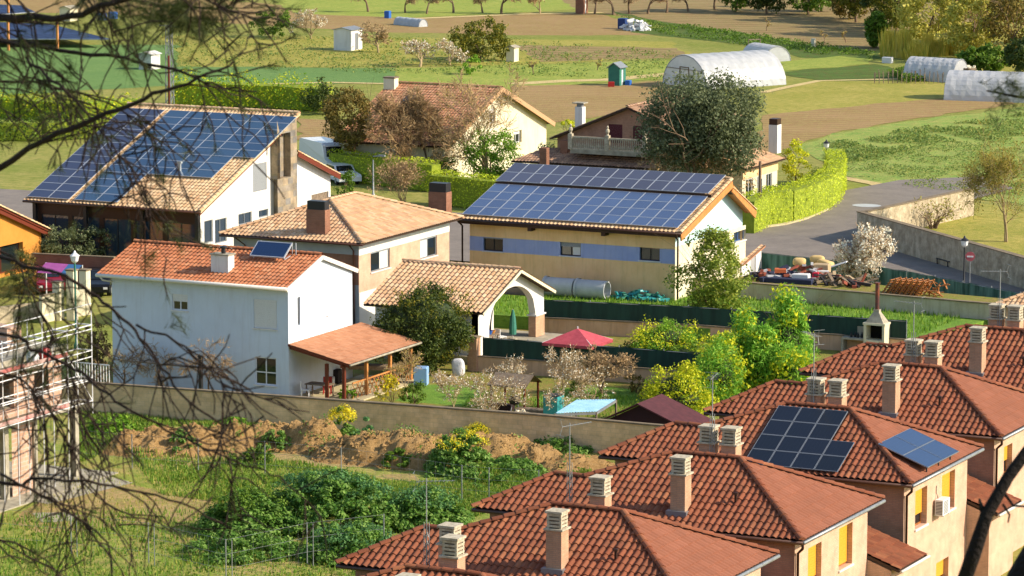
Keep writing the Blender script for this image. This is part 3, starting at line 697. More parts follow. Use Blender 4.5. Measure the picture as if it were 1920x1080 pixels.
# far tan roof at the right edge
def simple_house(name, label, x0, x1, y0, y1, ze, rise, mt, mw, kind='hip', ov=0.4, grp=None, axis='x', sub=4, holes=None, tw=0.27):
    t = thing(name, ((x0 + x1) / 2, (y0 + y1) / 2, 0), label, 'house', grp)
    r = MB(); W = x1 - x0; D = y1 - y0
    if kind == 'hip':
        h = min(W, D) / 2; k = math.sqrt(h * h + rise * rise); c_, s_ = h / k, rise / k
        if W >= D:
            rp = [(0, 0), (W, 0), (W - h, k), (h, k)]; rq = [(0, 0), (D, 0), (D / 2, k)]; A = (x0 + h, y0 + h); B = (x1 - h, y0 + h)
        else:
            rp = [(0, 0), (W, 0), (W / 2, k)]; rq = [(0, 0), (D, 0), (D - h, k), (h, k)]; A = (x0 + h, y0 + h); B = (x0 + h, y1 - h)
        roof_plane(r, (x0, y0, ze), (1, 0, 0), V((0, c_, s_)), rp, sub=sub, tw=tw); roof_plane(r, (x1, y0, ze), (0, 1, 0), V((-c_, 0, s_)), rq, sub=sub, tw=tw)
        roof_plane(r, (x1, y1, ze), (-1, 0, 0), V((0, -c_, s_)), rp, sub=2, tw=tw); roof_plane(r, (x0, y1, ze), (0, -1, 0), V((c_, 0, s_)), rq, sub=2, tw=tw)
        A = V((*A, ze + rise + .05)); B = V((*B, ze + rise + .05)); ridge(r, A, B)
        if W >= D: ends = [((x0, y0), A), ((x0, y1), A), ((x1, y0), B), ((x1, y1), B)]
        else: ends = [((x0, y0), A), ((x1, y0), A), ((x0, y1), B), ((x1, y1), B)]
        for e, a in ends: ridge(r, V((*e, ze + .05)), a)
    elif kind == 'gable_x':   # ridge along X
        h = D / 2; k = math.sqrt(h * h + rise * rise); c_, s_ = h / k, rise / k
        roof_plane(r, (x0, y0, ze), (1, 0, 0), V((0, c_, s_)), [(0, 0), (W, 0), (W, k), (0, k)], sub=sub, tw=tw)
        roof_plane(r, (x1, y1, ze), (-1, 0, 0), V((0, -c_, s_)), [(0, 0), (W, 0), (W, k), (0, k)], sub=2, tw=tw)
        ridge(r, (x0, y0 + h, ze + rise + .05), (x1, y0 + h, ze + rise + .05))
    elif kind == 'gable_y':   # ridge along Y
        h = W / 2; k = math.sqrt(h * h + rise * rise); c_, s_ = h / k, rise / k
        roof_plane(r, (x1, y0, ze), (0, 1, 0), V((-c_, 0, s_)), [(0, 0), (D, 0), (D, k), (0, k)], sub=sub, tw=tw)
        roof_plane(r, (x0, y1, ze), (0, -1, 0), V((c_, 0, s_)), [(0, 0), (D, 0), (D, k), (0, k)], sub=sub, tw=tw)
        ridge(r, (x0 + h, y0, ze + rise + .05), (x0 + h, y1, ze + rise + .05))
    r.build('roof', [mt, M['under']], t)
    w = MB(); a, b, c, d = x0 + ov, x1 - ov, y0 + ov, y1 - ov; zt = ze - 0.04; hf = (holes or {})
    e = rise * ov / (min(W, D) / 2) if kind == 'hip' else rise * ov / ((D if kind == 'gable_x' else W) / 2)
    gx = [(0, zt + e), ((b - a) / 2, zt + rise - 0.1), (b - a, zt + e)] if kind == 'gable_y' else zt
    gy = [(0, zt + e), ((d - c) / 2, zt + rise - 0.1), (d - c, zt + e)] if kind == 'gable_x' else zt
    wall(w, (a, c), (b, c), 0, gx, hf.get('f', ())); wall(w, (b, c), (b, d), 0, gy, hf.get('r', ()))
    wall(w, (b, d), (a, d), 0, gx); wall(w, (a, d), (a, c), 0, gy); w.build('wall', mw, t)
    return t, (a, c), (b, c), (b, d)
p = at(1868, 572, 3.6)
simple_house('brick_house', 'house with a pale tan roof corner at the right edge below the stone wall', p.x, p.x + 8, p.y, p.y + 6.5, 3.6, 1.3, M['tile_tan'], M['brick_peach'])

# ================================================================ white house with porch
def white_house():
    t = thing('white_house', (-103, 176.7, 0), 'two-storey white house with orange tiled roof and a small solar collector, shaded front wall', 'house')
    x0, x1, y0, y1, ze, rise = -108.95, -97.35, 172.75, 180.6, 6.0, 1.25
    h = (y1 - y0) / 2; k = math.hypot(h, rise); c_, s_ = h / k, rise / k; W = x1 - x0; r = MB()
    roof_plane(r, (x0, y0, ze), (1, 0, 0), V((0, c_, s_)), [(0, 0), (W, 0), (W, k), (0.0, k)], sub=6, tw=0.25)
    roof_plane(r, (x1, y1, ze), (-1, 0, 0), V((0, -c_, s_)), [(0, 0), (W, 0), (W, k), (0, k)], sub=4, tw=0.25)
    ridge(r, (x0, y0 + h, ze + rise + .05), (x1, y0 + h, ze + rise + .05)); r.build('roof', [M['tile_orange'], M['white']], t)
    v = MB()
    for a, b in (((x1 + .02, y0, ze - .1), (x1 + .02, y0 + h, ze + rise - .1)), ((x1 + .02, y1, ze - .1), (x1 + .02, y0 + h, ze + rise - .1))): v.bar(a, b, 0.06, 0.22)
    v.build('verge', M['gutter_white'], t)
    a, b, c, d = x0 + 0.65, x1 - 0.15, y0 + 0.45, y1 - 0.35; P = ((a, c), (b, c)); Q = ((b, c), (b, d))
    hf = [hole_on(*P, 323, 552, 352, 582), hole_on(*P, 476, 562, 519, 616), hole_on(*P, 478, 670, 518, 722)]
    hr = [hole_on(*Q, 558, 557, 563, 610), hole_on(*Q, 613, 540, 637, 588)]
    w = MB(); zt = ze - 0.06; wall(w, *P, 0, zt, hf); e = rise * .4 / h
    wall(w, *Q, 0, [(0, zt + e), ((d - c) / 2, zt + rise - .1), (d - c, zt + e)], hr)
    wall(w, (b, d), (a, d), 0, zt); wall(w, (a, d), (a, c), 0, [(0, zt + e), ((d - c) / 2, zt + rise - .1), (d - c, zt + e)]); w.build('wall', M['bluewhite'], t)
    window(t, *P, hf[0], M['frame_white'], M['glass'], 0.45, M['blind_white'], sill=M['white'])
    window(t, *P, hf[1], M['frame_white'], M['glass'], 0.99, M['blind_white'], depth=0.1, sill=M['white'])
    window(t, *P, hf[2], M['frame_white'], M['glass'], 0.04, M['blind_white'], hbar=0.45, sill=M['white'])
    window(t, *Q, hr[0], M['frame_grey'], M['glass'], 0.0, mull=0); window(t, *Q, hr[1], M['frame_white'], M['glass'], 0.99, M['blind_white'], depth=0.1, sill=M['white'])
    gutter(t, (x0, y0 - .07, ze - .03), (x1 + .05, y0 - .07, ze - .03), M['gutter_white'], 0.1); pipe(t, [(x0 + .2, y0, ze - .12), (x0 + .3, y0 + .1, ze - .3), (a + .1, c - .07, ze - .4)], M['gutter_white'])
    # box chimney
    Nr = V((0, -s_, c_)); p = atP(411, 512, V((x0, y0, ze)), Nr); ch = MB()
    ch.box(p.x - 0.5, p.x + 0.55, p.y, p.y + 0.65, p.z - .2, p.z + 0.95); c1 = ch.build('chimney', M['white'], t)
    ch = MB(); ch.box(p.x - 0.56, p.x + 0.61, p.y - .06, p.y + 0.71, p.z + .95, p.z + 1.02); ch.lathe((p.x + 0.1, p.y + .3, p.z + 1.02), [(.12, 0), (.12, .3), (.2, .3), (.2, .38), (0, .42)], 10, 1); ch.build('chimney_cap', [M['concrete'], M['frame_dark']], c1)
    # solar collector
    q = atP(470, 488, V((x0, y0, ze)), Nr); pmx = panel_mesh(2.1, 1.15, M['cell_night'], M['alu'], 0.05, 0.09)
    T2 = V((0, 0.72, 0.52)).normalized()
    lay_panels(t, pmx, q + V((0, 0, .1)), V((1, 0, 0)), T2, [(0, 0)], 2.1, 1.15)
    rk = MB(); 
    for s in (0.1, 2.0): rk.bar(q + V((s, .95, .15)), q + V((s, .95, .95)), .04); rk.bar(q + V((s, .1, .15)), q + V((s, .95, .3)), .04)
    rk.bar(q + V((2.25, .9, 0.2)), q + V((2.25, .9, .95)), .05); rk.build('panel_rack', M['alu'], t)
    # porch roof on the sunny side
    wx = b; pz = 2.98; O = V((wx + .02, c - .05, pz)); y_b = atX(677, 606, wx).y
    fr = atY(655, 684, c - .05); xo, zo = fr.x, fr.z
    yb2 = y_b; r = MB(); D = yb2 - (c - .05); run = xo - wx; k = math.hypot(run, pz - zo)
    roof_plane(r, (xo, c - .05, zo), (0, 1, 0), V((-(run) / k, 0, (pz - zo) / k)), [(0, 0), (D, 0), (D, k), (0, k)], tw=0.22, amp=0.02, rl=0.36, lift=0.012, sub=6, m=0, mu=1)
    pr_ = r.build('porch_roof', [M['tile_porch'], M['wood_red']], t); gutter(t, (xo + .05, c - .05, zo - .04), (xo + .05, yb2, zo - .04), M['concrete'], 0.06)
    pw = MB()
    for i in range(9): y = c + .15 + i * (D - .5) / 8; pw.bar((wx, y, pz - .2), (xo - .1, y, zo - .14), .09, .14)
    pw.bar((xo - .5, c, zo - .12), (xo - .5, yb2, zo - .12), .14, .2); pw.build('rafter', M['wood_red'], t)
    for y in (c + .2, c + D * .33, c + D * .66, yb2 - .3):
        po = MB(); po.box(xo - .58, xo - .42, y, y + .16, 0, zo - .2); po.build('post', M['wood_orange'] if y > c + 1 else M['wood_red'], t)
    po = MB(); po.box(wx + 2.1, wx + 2.26, c + .1, c + .26, 0, pz - .9); po.build('post', M['wood_red'], t)
    lat = MB(); y0_, y1_ = c + 1.2, yb2 - .4
    n = 14
    for i in range(n):
        a_ = y0_ + (y1_ - y0_) * i / n; b_ = a_ + .7; lat.bar((xo - .5, a_, .1), (xo - .5, min(b_, y1_), .9), .03); lat.bar((xo - .5, a_, .9), (xo - .5, min(b_, y1_), .1), .03)
    lat.bar((xo - .5, y0_, .95), (xo - .5, y1_, .95), .07); lat.build('lattice_rail', M['wood_orange'], t)
    fl = MB(); fl.box(wx + .01, xo + .1, c, yb2, 0, .12); fl.build('porch_floor', M['kerb'], t)
    return t, (wx, c, xo, yb2)
WH, PORCH = white_house()
# ================================================================ tan hip-roofed house
def tan_house():
    x0, x1, y0, y1 = -112.85, -103.35, 192.4, 205.1; ze = 5.5
    P = ((x0 + .6, y0 + .6), (x1 - .6, y0 + .6)); Q = (P[1], (x1 - .6, y1 - .6))
    hr = [hole_on(*Q, 695, 467, 731, 506), hole_on(*Q, 788, 443, 819, 482)]
    t, a, b, c = simple_house('hip_roofed_house', 'peach and white house with a tan hipped roof behind the white house', x0, x1, y0, y1, ze, 1.75, M['tile_tan'], M['brick_peach'], 'hip', .6, holes={'r': hr}, sub=6)
    for i_, h in enumerate(hr): window(t, *Q, h, M['frame_grey'], M['glass'], 0.12, M['blind_grey'], sill=M['white'], half=((.52, .97, M['blind_white']) if i_ == 0 else (.03, .5, M['blind_white'])))
    for u0, h in ((hr[0][0] + (hr[0][1] - hr[0][0]) * .55, hr[0]), (hr[1][0], hr[1])):
        pass
    bd = MB(); xx = b[0]; ca, cb = b[1], c[1]
    bd.box(xx, xx + .02, ca, cb, 4.72, 5.4); bd.box(xx, xx + .02, ca, cb, 0, 2.55)
    bd.build('render_band', M['white'], t)
    bd = MB(); bd.box(a[0], b[0], a[1] - .02, a[1], 0, 3.0); bd.box(a[0], b[0], a[1] - .02, a[1], 4.75, 5.4)
    bd.build('render_band', M['greywall'], t); bd = MB(); bd.box(a[0], b[0], a[1] - .025, a[1] - 0.003, 3.0, 4.75); bd.build('brick_band', M['brick_brown'], t)
    gutter(t, (x0, y0 - .05, ze - .05), (x1, y0 - .05, ze - .05), M['gutter']); pipe(t, [(x1 - .9, y0, ze - .1), (x1 - .9, y0 + .5, ze - .5), (x1 - .9, y0 + .52, .1)], M['gutter'])
    pipe(t, [(x0 + 1, y0, ze - .1), (x0 + 1.4, y0 + .5, ze - .6), (x0 + 1.4, y0 + .52, .1)], M['gutter'])
    sl = 1.75 / 4.75; Nr = V((0, -sl, 1)).normalized()
    p = atP(592, 440, V((x0, y0, ze)), Nr); ch = MB(); ch.box(p.x - .62, p.x + .62, p.y, p.y + .62, p.z - .2, p.z + 1.45); c1 = ch.build('chimney', M['brick_brown'], t)
    ch = MB(); ch.box(p.x - .58, p.x + .58, p.y + .04, p.y + .58, p.z + 1.45, p.z + 1.95); ch.build('chimney_cap', M['frame_dark'], c1)
    q = at(820, 395, 5.2); ch = MB(); ch.box(q.x - .62, q.x + .62, q.y, q.y + .75, 4.6, 6.35); c1 = ch.build('chimney', M['brick_brown'], t)
    ch = MB(); ch.box(q.x - .58, q.x + .58, q.y + .04, q.y + .7, 6.35, 6.9); ch.build('chimney_cap', M['frame_dark'], c1)
    return t
tan_house()
# ================================================================ pavilion with an arch
def pavilion():
    x1 = -92.85; y0, y1 = 186.8, 196.1; ze = 3.0; ym = (y0 + y1) / 2
    ap = atX(978, 506, x1); rise = ap.z - ze; lf = atY(756, 491, ap.y); x0 = lf.x
    ym = ap.y
    t = thing('arched_pavilion', ((x0 + x1) / 2, ym, 0), 'low tan-tiled garden building with a white arch open to the sun', 'garden building')
    r = MB(); h = ym - y0; k = math.hypot(h, rise); W = x1 - x0
    roof_plane(r, (x0, y0, ze), (1, 0, 0), V((0, h / k, rise / k)), [(0, 0), (W, 0), (W, k), (0, k)], sub=8, tw=0.3, amp=.07)
    h2 = y1 - ym; k2 = math.hypot(h2, rise); roof_plane(r, (x1, y1, ze), (-1, 0, 0), V((0, -h2 / k2, rise / k2)), [(0, 0), (W, 0), (W, k2), (0, k2)], sub=4, tw=0.3)
    ridge(r, (x0, ym, ze + rise + .06), (x1, ym, ze + rise + .06)); r.build('roof', [M['tile_tan'], M['under']], t)
    xa = x1 - .55; y0 += .45; y1 -= .45; zt = ze - .02
    # gable wall with arch
    c0, c1_, zs = y0 + 1.35, y1 - 1.1, 1.9; R_ = (c1_ - c0) / 2; cy = (c0 + c1_) / 2; n = 20
    def gz(y): return ze - .05 + rise * (1 - abs(y - ym) / ((ym - y0 + .45) if y < ym else (y1 + .45 - ym))) - .05
    w = MB(); th = .4
    def arch_z(y): return zs + math.sqrt(max(0, 1 - ((y - cy) / R_) ** 2)) * min(R_, 1.9)
    for X, s in ((xa, 1), (xa - th, -1)):
        ys = [y0, c0] + [c0 + (c1_ - c0) * i / n for i in range(1, n)] + [c1_, y1]
        ys = sorted(set(ys + [ym]))
        for a, b in zip(ys, ys[1:]):
            za = 0 if b <= c0 + 1e-6 or a >= c1_ - 1e-6 else arch_z(a); zb = 0 if b <= c0 + 1e-6 or a >= c1_ - 1e-6 else arch_z(b)
            w.quad(V((X, a, za)), V((X, b, zb)), V((X, b, gz(b))), V((X, a, gz(a))))
    for i in range(n):
        a, b = c0 + (c1_ - c0) * i / n, c0 + (c1_ - c0) * (i + 1) / n
        w.quad(V((xa, a, arch_z(a))), V((xa, b, arch_z(b))), V((xa - th, b, arch_z(b))), V((xa - th, a, arch_z(a))))
    for y in (c0, c1_, y0, y1): w.quad(V((xa, y, 0)), V((xa - th, y, 0)), V((xa - th, y, zs if y in (c0, c1_) else zt + .1)), V((xa, y, zs if y in (c0, c1_) else zt + .1)))
    # front wall (closed), back wall with an opening, inner partition
    wall(w, (x0 + .5, y0), (xa, y0), 0, zt + .1)
    wall(w, (xa, y1), (x0 + .5, y1), 0, zt + .1, [(.5, 3.2, .3, 2.7)], .3)
    wall(w, (x0 + .5, y1), (x0 + .5, y0), 0, zt + .1)
    w.box(xa - 3.6, xa - 3.4, y0, y0 + 3.0, 0, 2.9)
    w.build('wall', M['white'], t)
    for bb in ((xa - th - .03, xa + .03, c1_ - .03, y1 + .03, 0, 1.7), (xa - th - .03, xa + .03, c0 - .35, c0 + .03, 0, 1.2), (xa - 3.7, xa - 3.2, y0 + 3.0, y0 + 3.9, 0, 2.0)):
        cl = MB(); cl.box(*bb); cl.build('brick_pillar', M['brick_tan'], t)
    cl = MB(); cl.box(xa - th - .1, xa + .1, c1_ - .1, y1 + .1, 1.7, 1.78); cl.build('pillar_cap', M['white'], t)
    fl = MB(); fl.box(x0, x1 + .6, y0 - .3, y1 + .6, 0, .5); fl.build('floor_slab', M['concrete'], t)
    v = MB(); v.bar((x1 - .02, y0 - .45, ze - .08), (x1 - .02, ym, ze + rise - .08), .05, .16); v.bar((x1 - .02, y1 + .45, ze - .08), (x1 - .02, ym, ze + rise - .08), .05, .16); v.build('verge', M['cream'], t)
    return x0, xa, y0, y1
PAV = pavilion()
# ================================================================ yellow and blue building with two rows of panels
def yellow_building():
    x0, x1, y0, y1 = -105.15, -90.25, 208.05, 219.7; ze = 5.0
    ap = atX(1374, 337, x1); ya, za = ap.y, ap.z
    t = thing('yellow_blue_building', ((x0 + x1) / 2, (y0 + y1) / 2, 0), 'long yellow building with a blue band under a roof full of solar panels', 'building')
    # front slope up to apex, short back slope
    r = MB(); h = ya - y0; rise = za - ze; k = math.hypot(h, rise); W = x1 - x0
    T = V((0, h / k, rise / k)); roof_plane(r, (x0, y0, ze), (1, 0, 0), T, [(0, 0), (W, 0), (W, k), (0, k)], sub=6)
    h2 = y1 - ya; ze2 = atX(1417, 397, x1).z if False else ze; rs2 = za - .55 - ze2; k2 = math.hypot(h2, rs2)
    roof_plane(r, (x1, y1, ze2), (-1, 0, 0), V((0, -h2 / k2, rs2 / k2)), [(0, 0), (W, 0), (W, k2), (0, k2)], sub=4)
    ridge(r, (x0, ya, za + .05), (x1, ya, za + .05)); ridge(r, (x1 - .08, y0, ze + .03), (x1 - .08, ya, za + .03), .14); ridge(r, (x1 - .08, y1, ze2 + .03), (x1 - .08, ya, za - .5), .14); r.build('roof', [M['tile_sand'], M['under']], t)
    a, b, c, d = x0 + .45, x1 - .7, y0 + .7, y1 - .5
    P = ((a, c), (b, c)); Q = ((b, c), (b, d))
    hf = [hole_on(*P, 906, 446, 943, 471), hole_on(*P, 1050, 454, 1089, 480), hole_on(*P, 1199, 463, 1237, 489)]
    hr = [hole_on(*Q, 1376, 433, 1398, 452)]
    zb0, zb1 = hf[0][2] - .03, hf[0][3] + .03
    w = MB(); zt = ze + .12
    wall(w, *P, zb1, zt, [], m=0); wall(w, *P, zb0, zb1, hf, m=1); wall(w, *P, .9, zb0, [], m=0); wall(w, *P, 0, .9, [], m=2)
    L = d - c; u = ya - c
    zc = 4.05
    wall(w, *Q, 0, zc, [(max(hr[0][0], .1), hr[0][1], hr[0][2], min(hr[0][3], zc - .02))], m=3)
    wall(w, *Q, zc, [(0, zt), (u, za - .2), (L, zt + .05)], m=4)
    wall(w, (b, d), (a, d), 0, zt, m=0); wall(w, (a, d), (a, c), 0, [(0, zt), (L - u, za - .2), (L, zt)], m=0)
    w.build('wall', [M['yellow'], M['blueband'], M['plainwall'], M['cream'], M['skyblue']], t)
    for i_, h in enumerate(hf): window(t, *P, h, M['frame_dark'], M['glass_green'], [.1, .35, .05][i_], M['blind_grey'], sill=M['white'], mull=1, depth=.2, half=[None, (.55, .95, M['blind_white']), None][i_])  # pale half of the middle window stands in for a reflection
    hh = (max(hr[0][0], .1), hr[0][1], hr[0][2], min(hr[0][3], zc - .02)); window(t, *Q, hh, M['frame_blue'], M['glass_blue'], 0, sill=M['white'], mull=1, depth=.2)
    # broad wooden verge on the gable
    v = MB()
    for (ya0, z0_, yb0, z1_) in ((y0, ze - .28, ya, za - .28), (y1, ze2 - .28, ya, za - .83 + .3)): v.bar((x1 - .04, ya0, z0_), (x1 - .04, yb0, z1_), .1, .42)
    v.build('verge', M['wood_orange'], t)
    v = MB(); v.bar((x1 - .35, y0 + .1, ze - .16), (x1 - .35, ya, za - .16), .7, .05); v.bar((x1 - .35, y1 - .1, ze - .16), (x1 - .35, ya, za - .6), .7, .05); v.build('soffit', M['wood_orange'], t)
    gutter(t, (x0, y0 - .07, ze - .06), (x1, y0 - .07, ze - .06), M['darkbrown'], .1)
    f = MB(); f.box(x0, x1 - .1, y0 + .02, y0 + .1, ze - .28, ze - .02); f.build('fascia', M['darkbrown'], t)
    for px in (868, 1272): p = atY(px, 450, c); pipe(t, [(p.x, y0 - .05, ze - .1), (p.x, c - .08, ze - .5), (p.x, c - .08, .9)], M['darkbrown'], .06)
    bm = MB()
    for px in (995, 1133): p = atY(px, 440, y0 + .3); bm.box(p.x - .13, p.x + .13, y0 + .1, c, ze - .5, ze - .12)
    bm.build('beam_end', M['darkbrown'], t)
    Sx = V((1, 0, 0)); N_ = Sx.cross(T)
    # lower array: 14 columns of 4, upper array: 14 columns of 2 (tilted rack)
    pw = (W - .5) / 14 - .02; ph = .98
    pm1 = panel_mesh(pw, ph * 1.0, M['cell_purple'], M['alu'], .022)
    O = V((x0 + .12, y0, ze)) + T * .38
    nrow = 4; total = k - .5; lower = total * .62; hh_ = lower / nrow - .02
    pm1 = panel_mesh(pw, hh_, M['cell_purple'], M['alu'], .022)
    lay_panels(t, pm1, O, Sx, T, [(i, j) for i in range(14) for j in range(4)], pw, hh_)
    O2 = O + T * (lower + .12) + N_ * .15; up_h = (total - lower) / 2 - .05
    pm2 = panel_mesh(pw, up_h, M['cell_slate'], M['alu'], .022)
    lay_panels(t, pm2, O2, Sx, T, [(i, j) for i in range(14) for j in range(2)], pw, up_h)
    fc = MB(); o = O2 - T * .06; fc.quad(o - N_ * .1, o + Sx * (W - .3) - N_ * .1, o + Sx * (W - .3) + N_ * .14, o + N_ * .14); fc.build('rack_edge', M['under'], t)
    # lean-to shed beside the gable
    return x0, x1, y0, y1, b
YB = yellow_building()
def annex():
    p0 = at(1386, 528, 0); p1 = at(1427, 522, 0)
    x1 = atY(1427, 500, 212.5).x; x0 = YB[4] + .02; y0, y1 = 211.0, 214.6
    q = at(1427, 524, 0.3); x1 = q.x; y1 = q.y; y0 = y1 - 3.2
    t = thing('garden_store', ((x0 + x1) / 2, (y0 + y1) / 2, 0), 'small white lean-to with a pink-edged sloping roof against the yellow building', 'shed')
    z1 = atX(1425, 462, x1).z; z0 = z1 - .75
    w = MB(); P = ((x0, y0), (x1, y0)); Q = ((x1, y0), (x1, y1)); L = y1 - y0
    wall(w, *P, 0, z0); wall(w, *Q, 0, [(0, z0), (L, z1)], [(L * .45, L * .72, .1, 2.0)], .1); wall(w, (x1, y1), (x0, y1), 0, z1); w.build('wall', M['white'], t)
    d = MB(); d.box(x1 - .09, x1 - .06, y0 + L * .45, y0 + L * .72, .1, 2.0); d.build('door', M['greywall'], t)
    r = MB(); k = math.hypot(L + .4, z1 - z0); roof_plane(r, (x0, y0 - .2, z0 + .02), (1, 0, 0), V((0, (L + .4) / k, (z1 - z0) / k)), [(0, 0), (x1 - x0 + .2, 0), (x1 - x0 + .2, k), (0, k)], sub=4, m=0, mu=1)
    r.build('roof', [M['tile_tan'], M['tile_rust']], t)
annex()
# ================================================================ solar-roofed house on the left
def solar_house():
    x0, x1, y0 = -138.3, -124.85, 210.5; ze = 4.0
    tp = atX(563, 213, x1); y1, zt = tp.y, tp.z
    t = thing('solar_house', ((x0 + x1) / 2, (y0 + y1) / 2, 0), 'house with one huge single-slope roof covered in blue solar panels', 'house')
    h = y1 - y0; rise = zt - ze; k = math.hypot(h, rise); T = V((0, h / k, rise / k)); W = x1 - x0; r = MB()
    roof_plane(r, (x0, y0, ze), (1, 0, 0), T, [(0, 0), (W, 0), (W, k), (0, k)], sub=6); ridge(r, (x0, y1, zt + .05), (x1, y1, zt + .05), .15)
    # back slope
    e = atX(637, 328, x1); yb, zb = e.y, e.z; s0 = atX(558, 285, x1); h2 = yb - s0.y; r2 = s0.z - zb; k2 = math.hypot(h2, r2)
    roof_plane(r, (x1, yb, zb), (-1, 0, 0), V((0, -h2 / k2, r2 / k2)), [(0, 0), (W, 0), (W, k2), (0, k2)], sub=4)
    ridge(r, (x1 - .08, y0, ze + .03), (x1 - .08, y1, zt + .03), .14); ridge(r, (x1 - .08, yb, zb + .03), (x1 - .08, s0.y, s0.z + .03), .14)
    r.build('roof', [M['tile_sand'], M['kerb']], t)
    a, b, c = x0 + .5, x1 - .45, y0 + .7; L = y1 - .3 - c; zc = ze + rise * (c - y0) / h - .1
    Q = ((b, c), (b, y1 - .3)); P = ((a, c), (b, c))
    hr = [hole_on(*Q, 474, 306, 500, 358), hole_on(*Q, 383, 413, 399, 455), hole_on(*Q, 403, 410, 425, 455), hole_on(*Q, 447, 399, 472, 420), hole_on(*Q, 485, 393, 503, 407)]
    tower0 = atX(513, 330, b).y - c; 
    Lc = tower0
    w = MB(); zz = lambda u: zc + (zt - .12 - zc) * u / L
    wall(w, Q[0], (b, c + Lc), 0, [(0, zz(0)), (Lc, zz(Lc))], hr, .15, 0)
    wall(w, (b, c + Lc), Q[1], 0, [(0, zz(Lc)), (L - Lc, zz(L))], [], m=1)
    wall(w, Q[1], (a, y1 - .3), 0, zt - .1, m=0); wall(w, (a, y1 - .3), (a, c), 0, [(0, zt - .12), (L, zc)], m=0)
    wall(w, *P, 0, zc, [(u, u + 2.1, .15, 3.1) for u in (0.4, 2.8, 5.2, 7.6, 10.0)], .1, m=2)
    # stone-clad stair tower standing proud of the gable
    ty0 = c + tower0; ty1 = atX(557, 300, b + .5).y; tx = b + .5
    hz0 = hole_on((tx, ty0), (tx, ty1), 520, 250, 545, 334)
    wall(w, (tx, ty0), (tx, ty1), 0, [(0, zz(Lc) + .1), (ty1 - ty0, zz(Lc) + .1 + (ty1 - ty0) * rise / h)], [hz0], .8, m=1); wall(w, (b, ty0), (tx, ty0), 0, zz(Lc) + .1, m=1); wall(w, (tx, ty1), (b, ty1), 0, zt, m=1)
    w.build('wall', [M['white'], M['slate'], M['darkbrown']], t)
    window(t, (tx, ty0), (tx, ty1), (hz0[0], hz0[1], hz0[2], hz0[2] + (hz0[3] - hz0[2]) * .6), M['frame_white'], M['glass_blue'], 0, mull=0, depth=.6)
    for i, hq in enumerate(hr): window(t, *Q, hq, M['frame_grey'], M['glass_blue'], [.98, 0, .0, 0, 0][i], M['blind_grey'], mull=[1, 0, 1, 1, 0][i])
    for u in (0.4, 2.8, 5.2, 7.6, 10.0): window(t, *P, (u, u + 2.1, .15, 3.1), M['frame_dark'], M['glass_blue'], 0, mull=1, depth=.09)
    # back wing wall
    wg = MB(); Q2 = ((b, y1 - .1), (b, yb - .5)); L2 = Q2[1][1] - Q2[0][1]; g = hole_on(*Q2, 584, 362, 616, 400); g = (max(.1, g[0]), min(g[1], L2 - .1), 0.05, g[3])
    zs = s0.z - (y1 - .1 - s0.y) * r2 / h2
    wall(wg, *Q2, 0, [(0, zs - .12), (L2, zb - .05)], [g], .15); wall(wg, Q2[1], (a, Q2[1][1]), 0, zb - .05); wg.build('wing_wall', M['white'], t)
    d = MB(); 
    for i in range(8): z = g[2] + (g[3] - g[2]) * i / 8; d.box(b - .14 + .01 * (i % 2), b - .11 + .01 * (i % 2), Q2[0][1] + g[0], Q2[0][1] + g[1], z, z + (g[3] - g[2]) / 8)
    d.build('garage_door', M['wood_grey'], t)
    v = MB(); v.bar((x1 - .1, y0, ze - .2), (x1 - .1, y1, zt - .2), .05, .12); v.bar((x1 + .03, s0.y, s0.z - .15), (x1 + .03, yb, zb - .15), .06, .3); v.build('verge', M['wood_red'], t)
    gutter(t, (x0, y0 - .07, ze - .05), (x1, y0 - .07, ze - .05), M['gutter'], .08)
    for x in (x0 + .6, x0 + 4.5, x0 + 8.8, x1 - .5): po = MB(); po.box(x - .12, x + .12, y0 + .3, y0 + .54, 0, ze - .05); po.build('porch_post', M['frame_dark'], t)
    # panels, landscape 1.64 x 0.99
    S = V((1, 0, 0)); pw, ph = 1.62, .985; pm1 = panel_mesh(pw, ph, M['cell_slate_b'], M['alu'], .022); pm2 = panel_mesh(pw, ph, M['cell_blue'], M['alu'], .022)
    rows = int((k - .45) / (ph + .02)); O = V((x0 + .15, y0, ze)) + T * .25
    lay_panels(t, pm1, O, S, T, [(i, j) for i in range(2) for j in range(rows)], pw, ph)
    O2 = O + S * (2 * (pw + .02) + .38)
    cl = [(i, j) for i in range(2) for j in range(rows)] + [(i, j) for i in range(2, 5) for j in range(rows - 9, rows)] + [(5, j) for j in range(rows - 6, rows)]
    lay_panels(t, pm2, O2, S, T, cl, pw, ph)
    # roof vent
    p = atP(337, 325, V((x0, y0, ze)), S.cross(T)); v = MB(); v.lathe(p - ZUP * .1, [(.35, 0), (.3, .15), (.12, .25), (.12, .75), (.2, .75), (.2, .9), (0, .95)], 10); v.build('roof_vent', M['flash'], t)
solar_house()
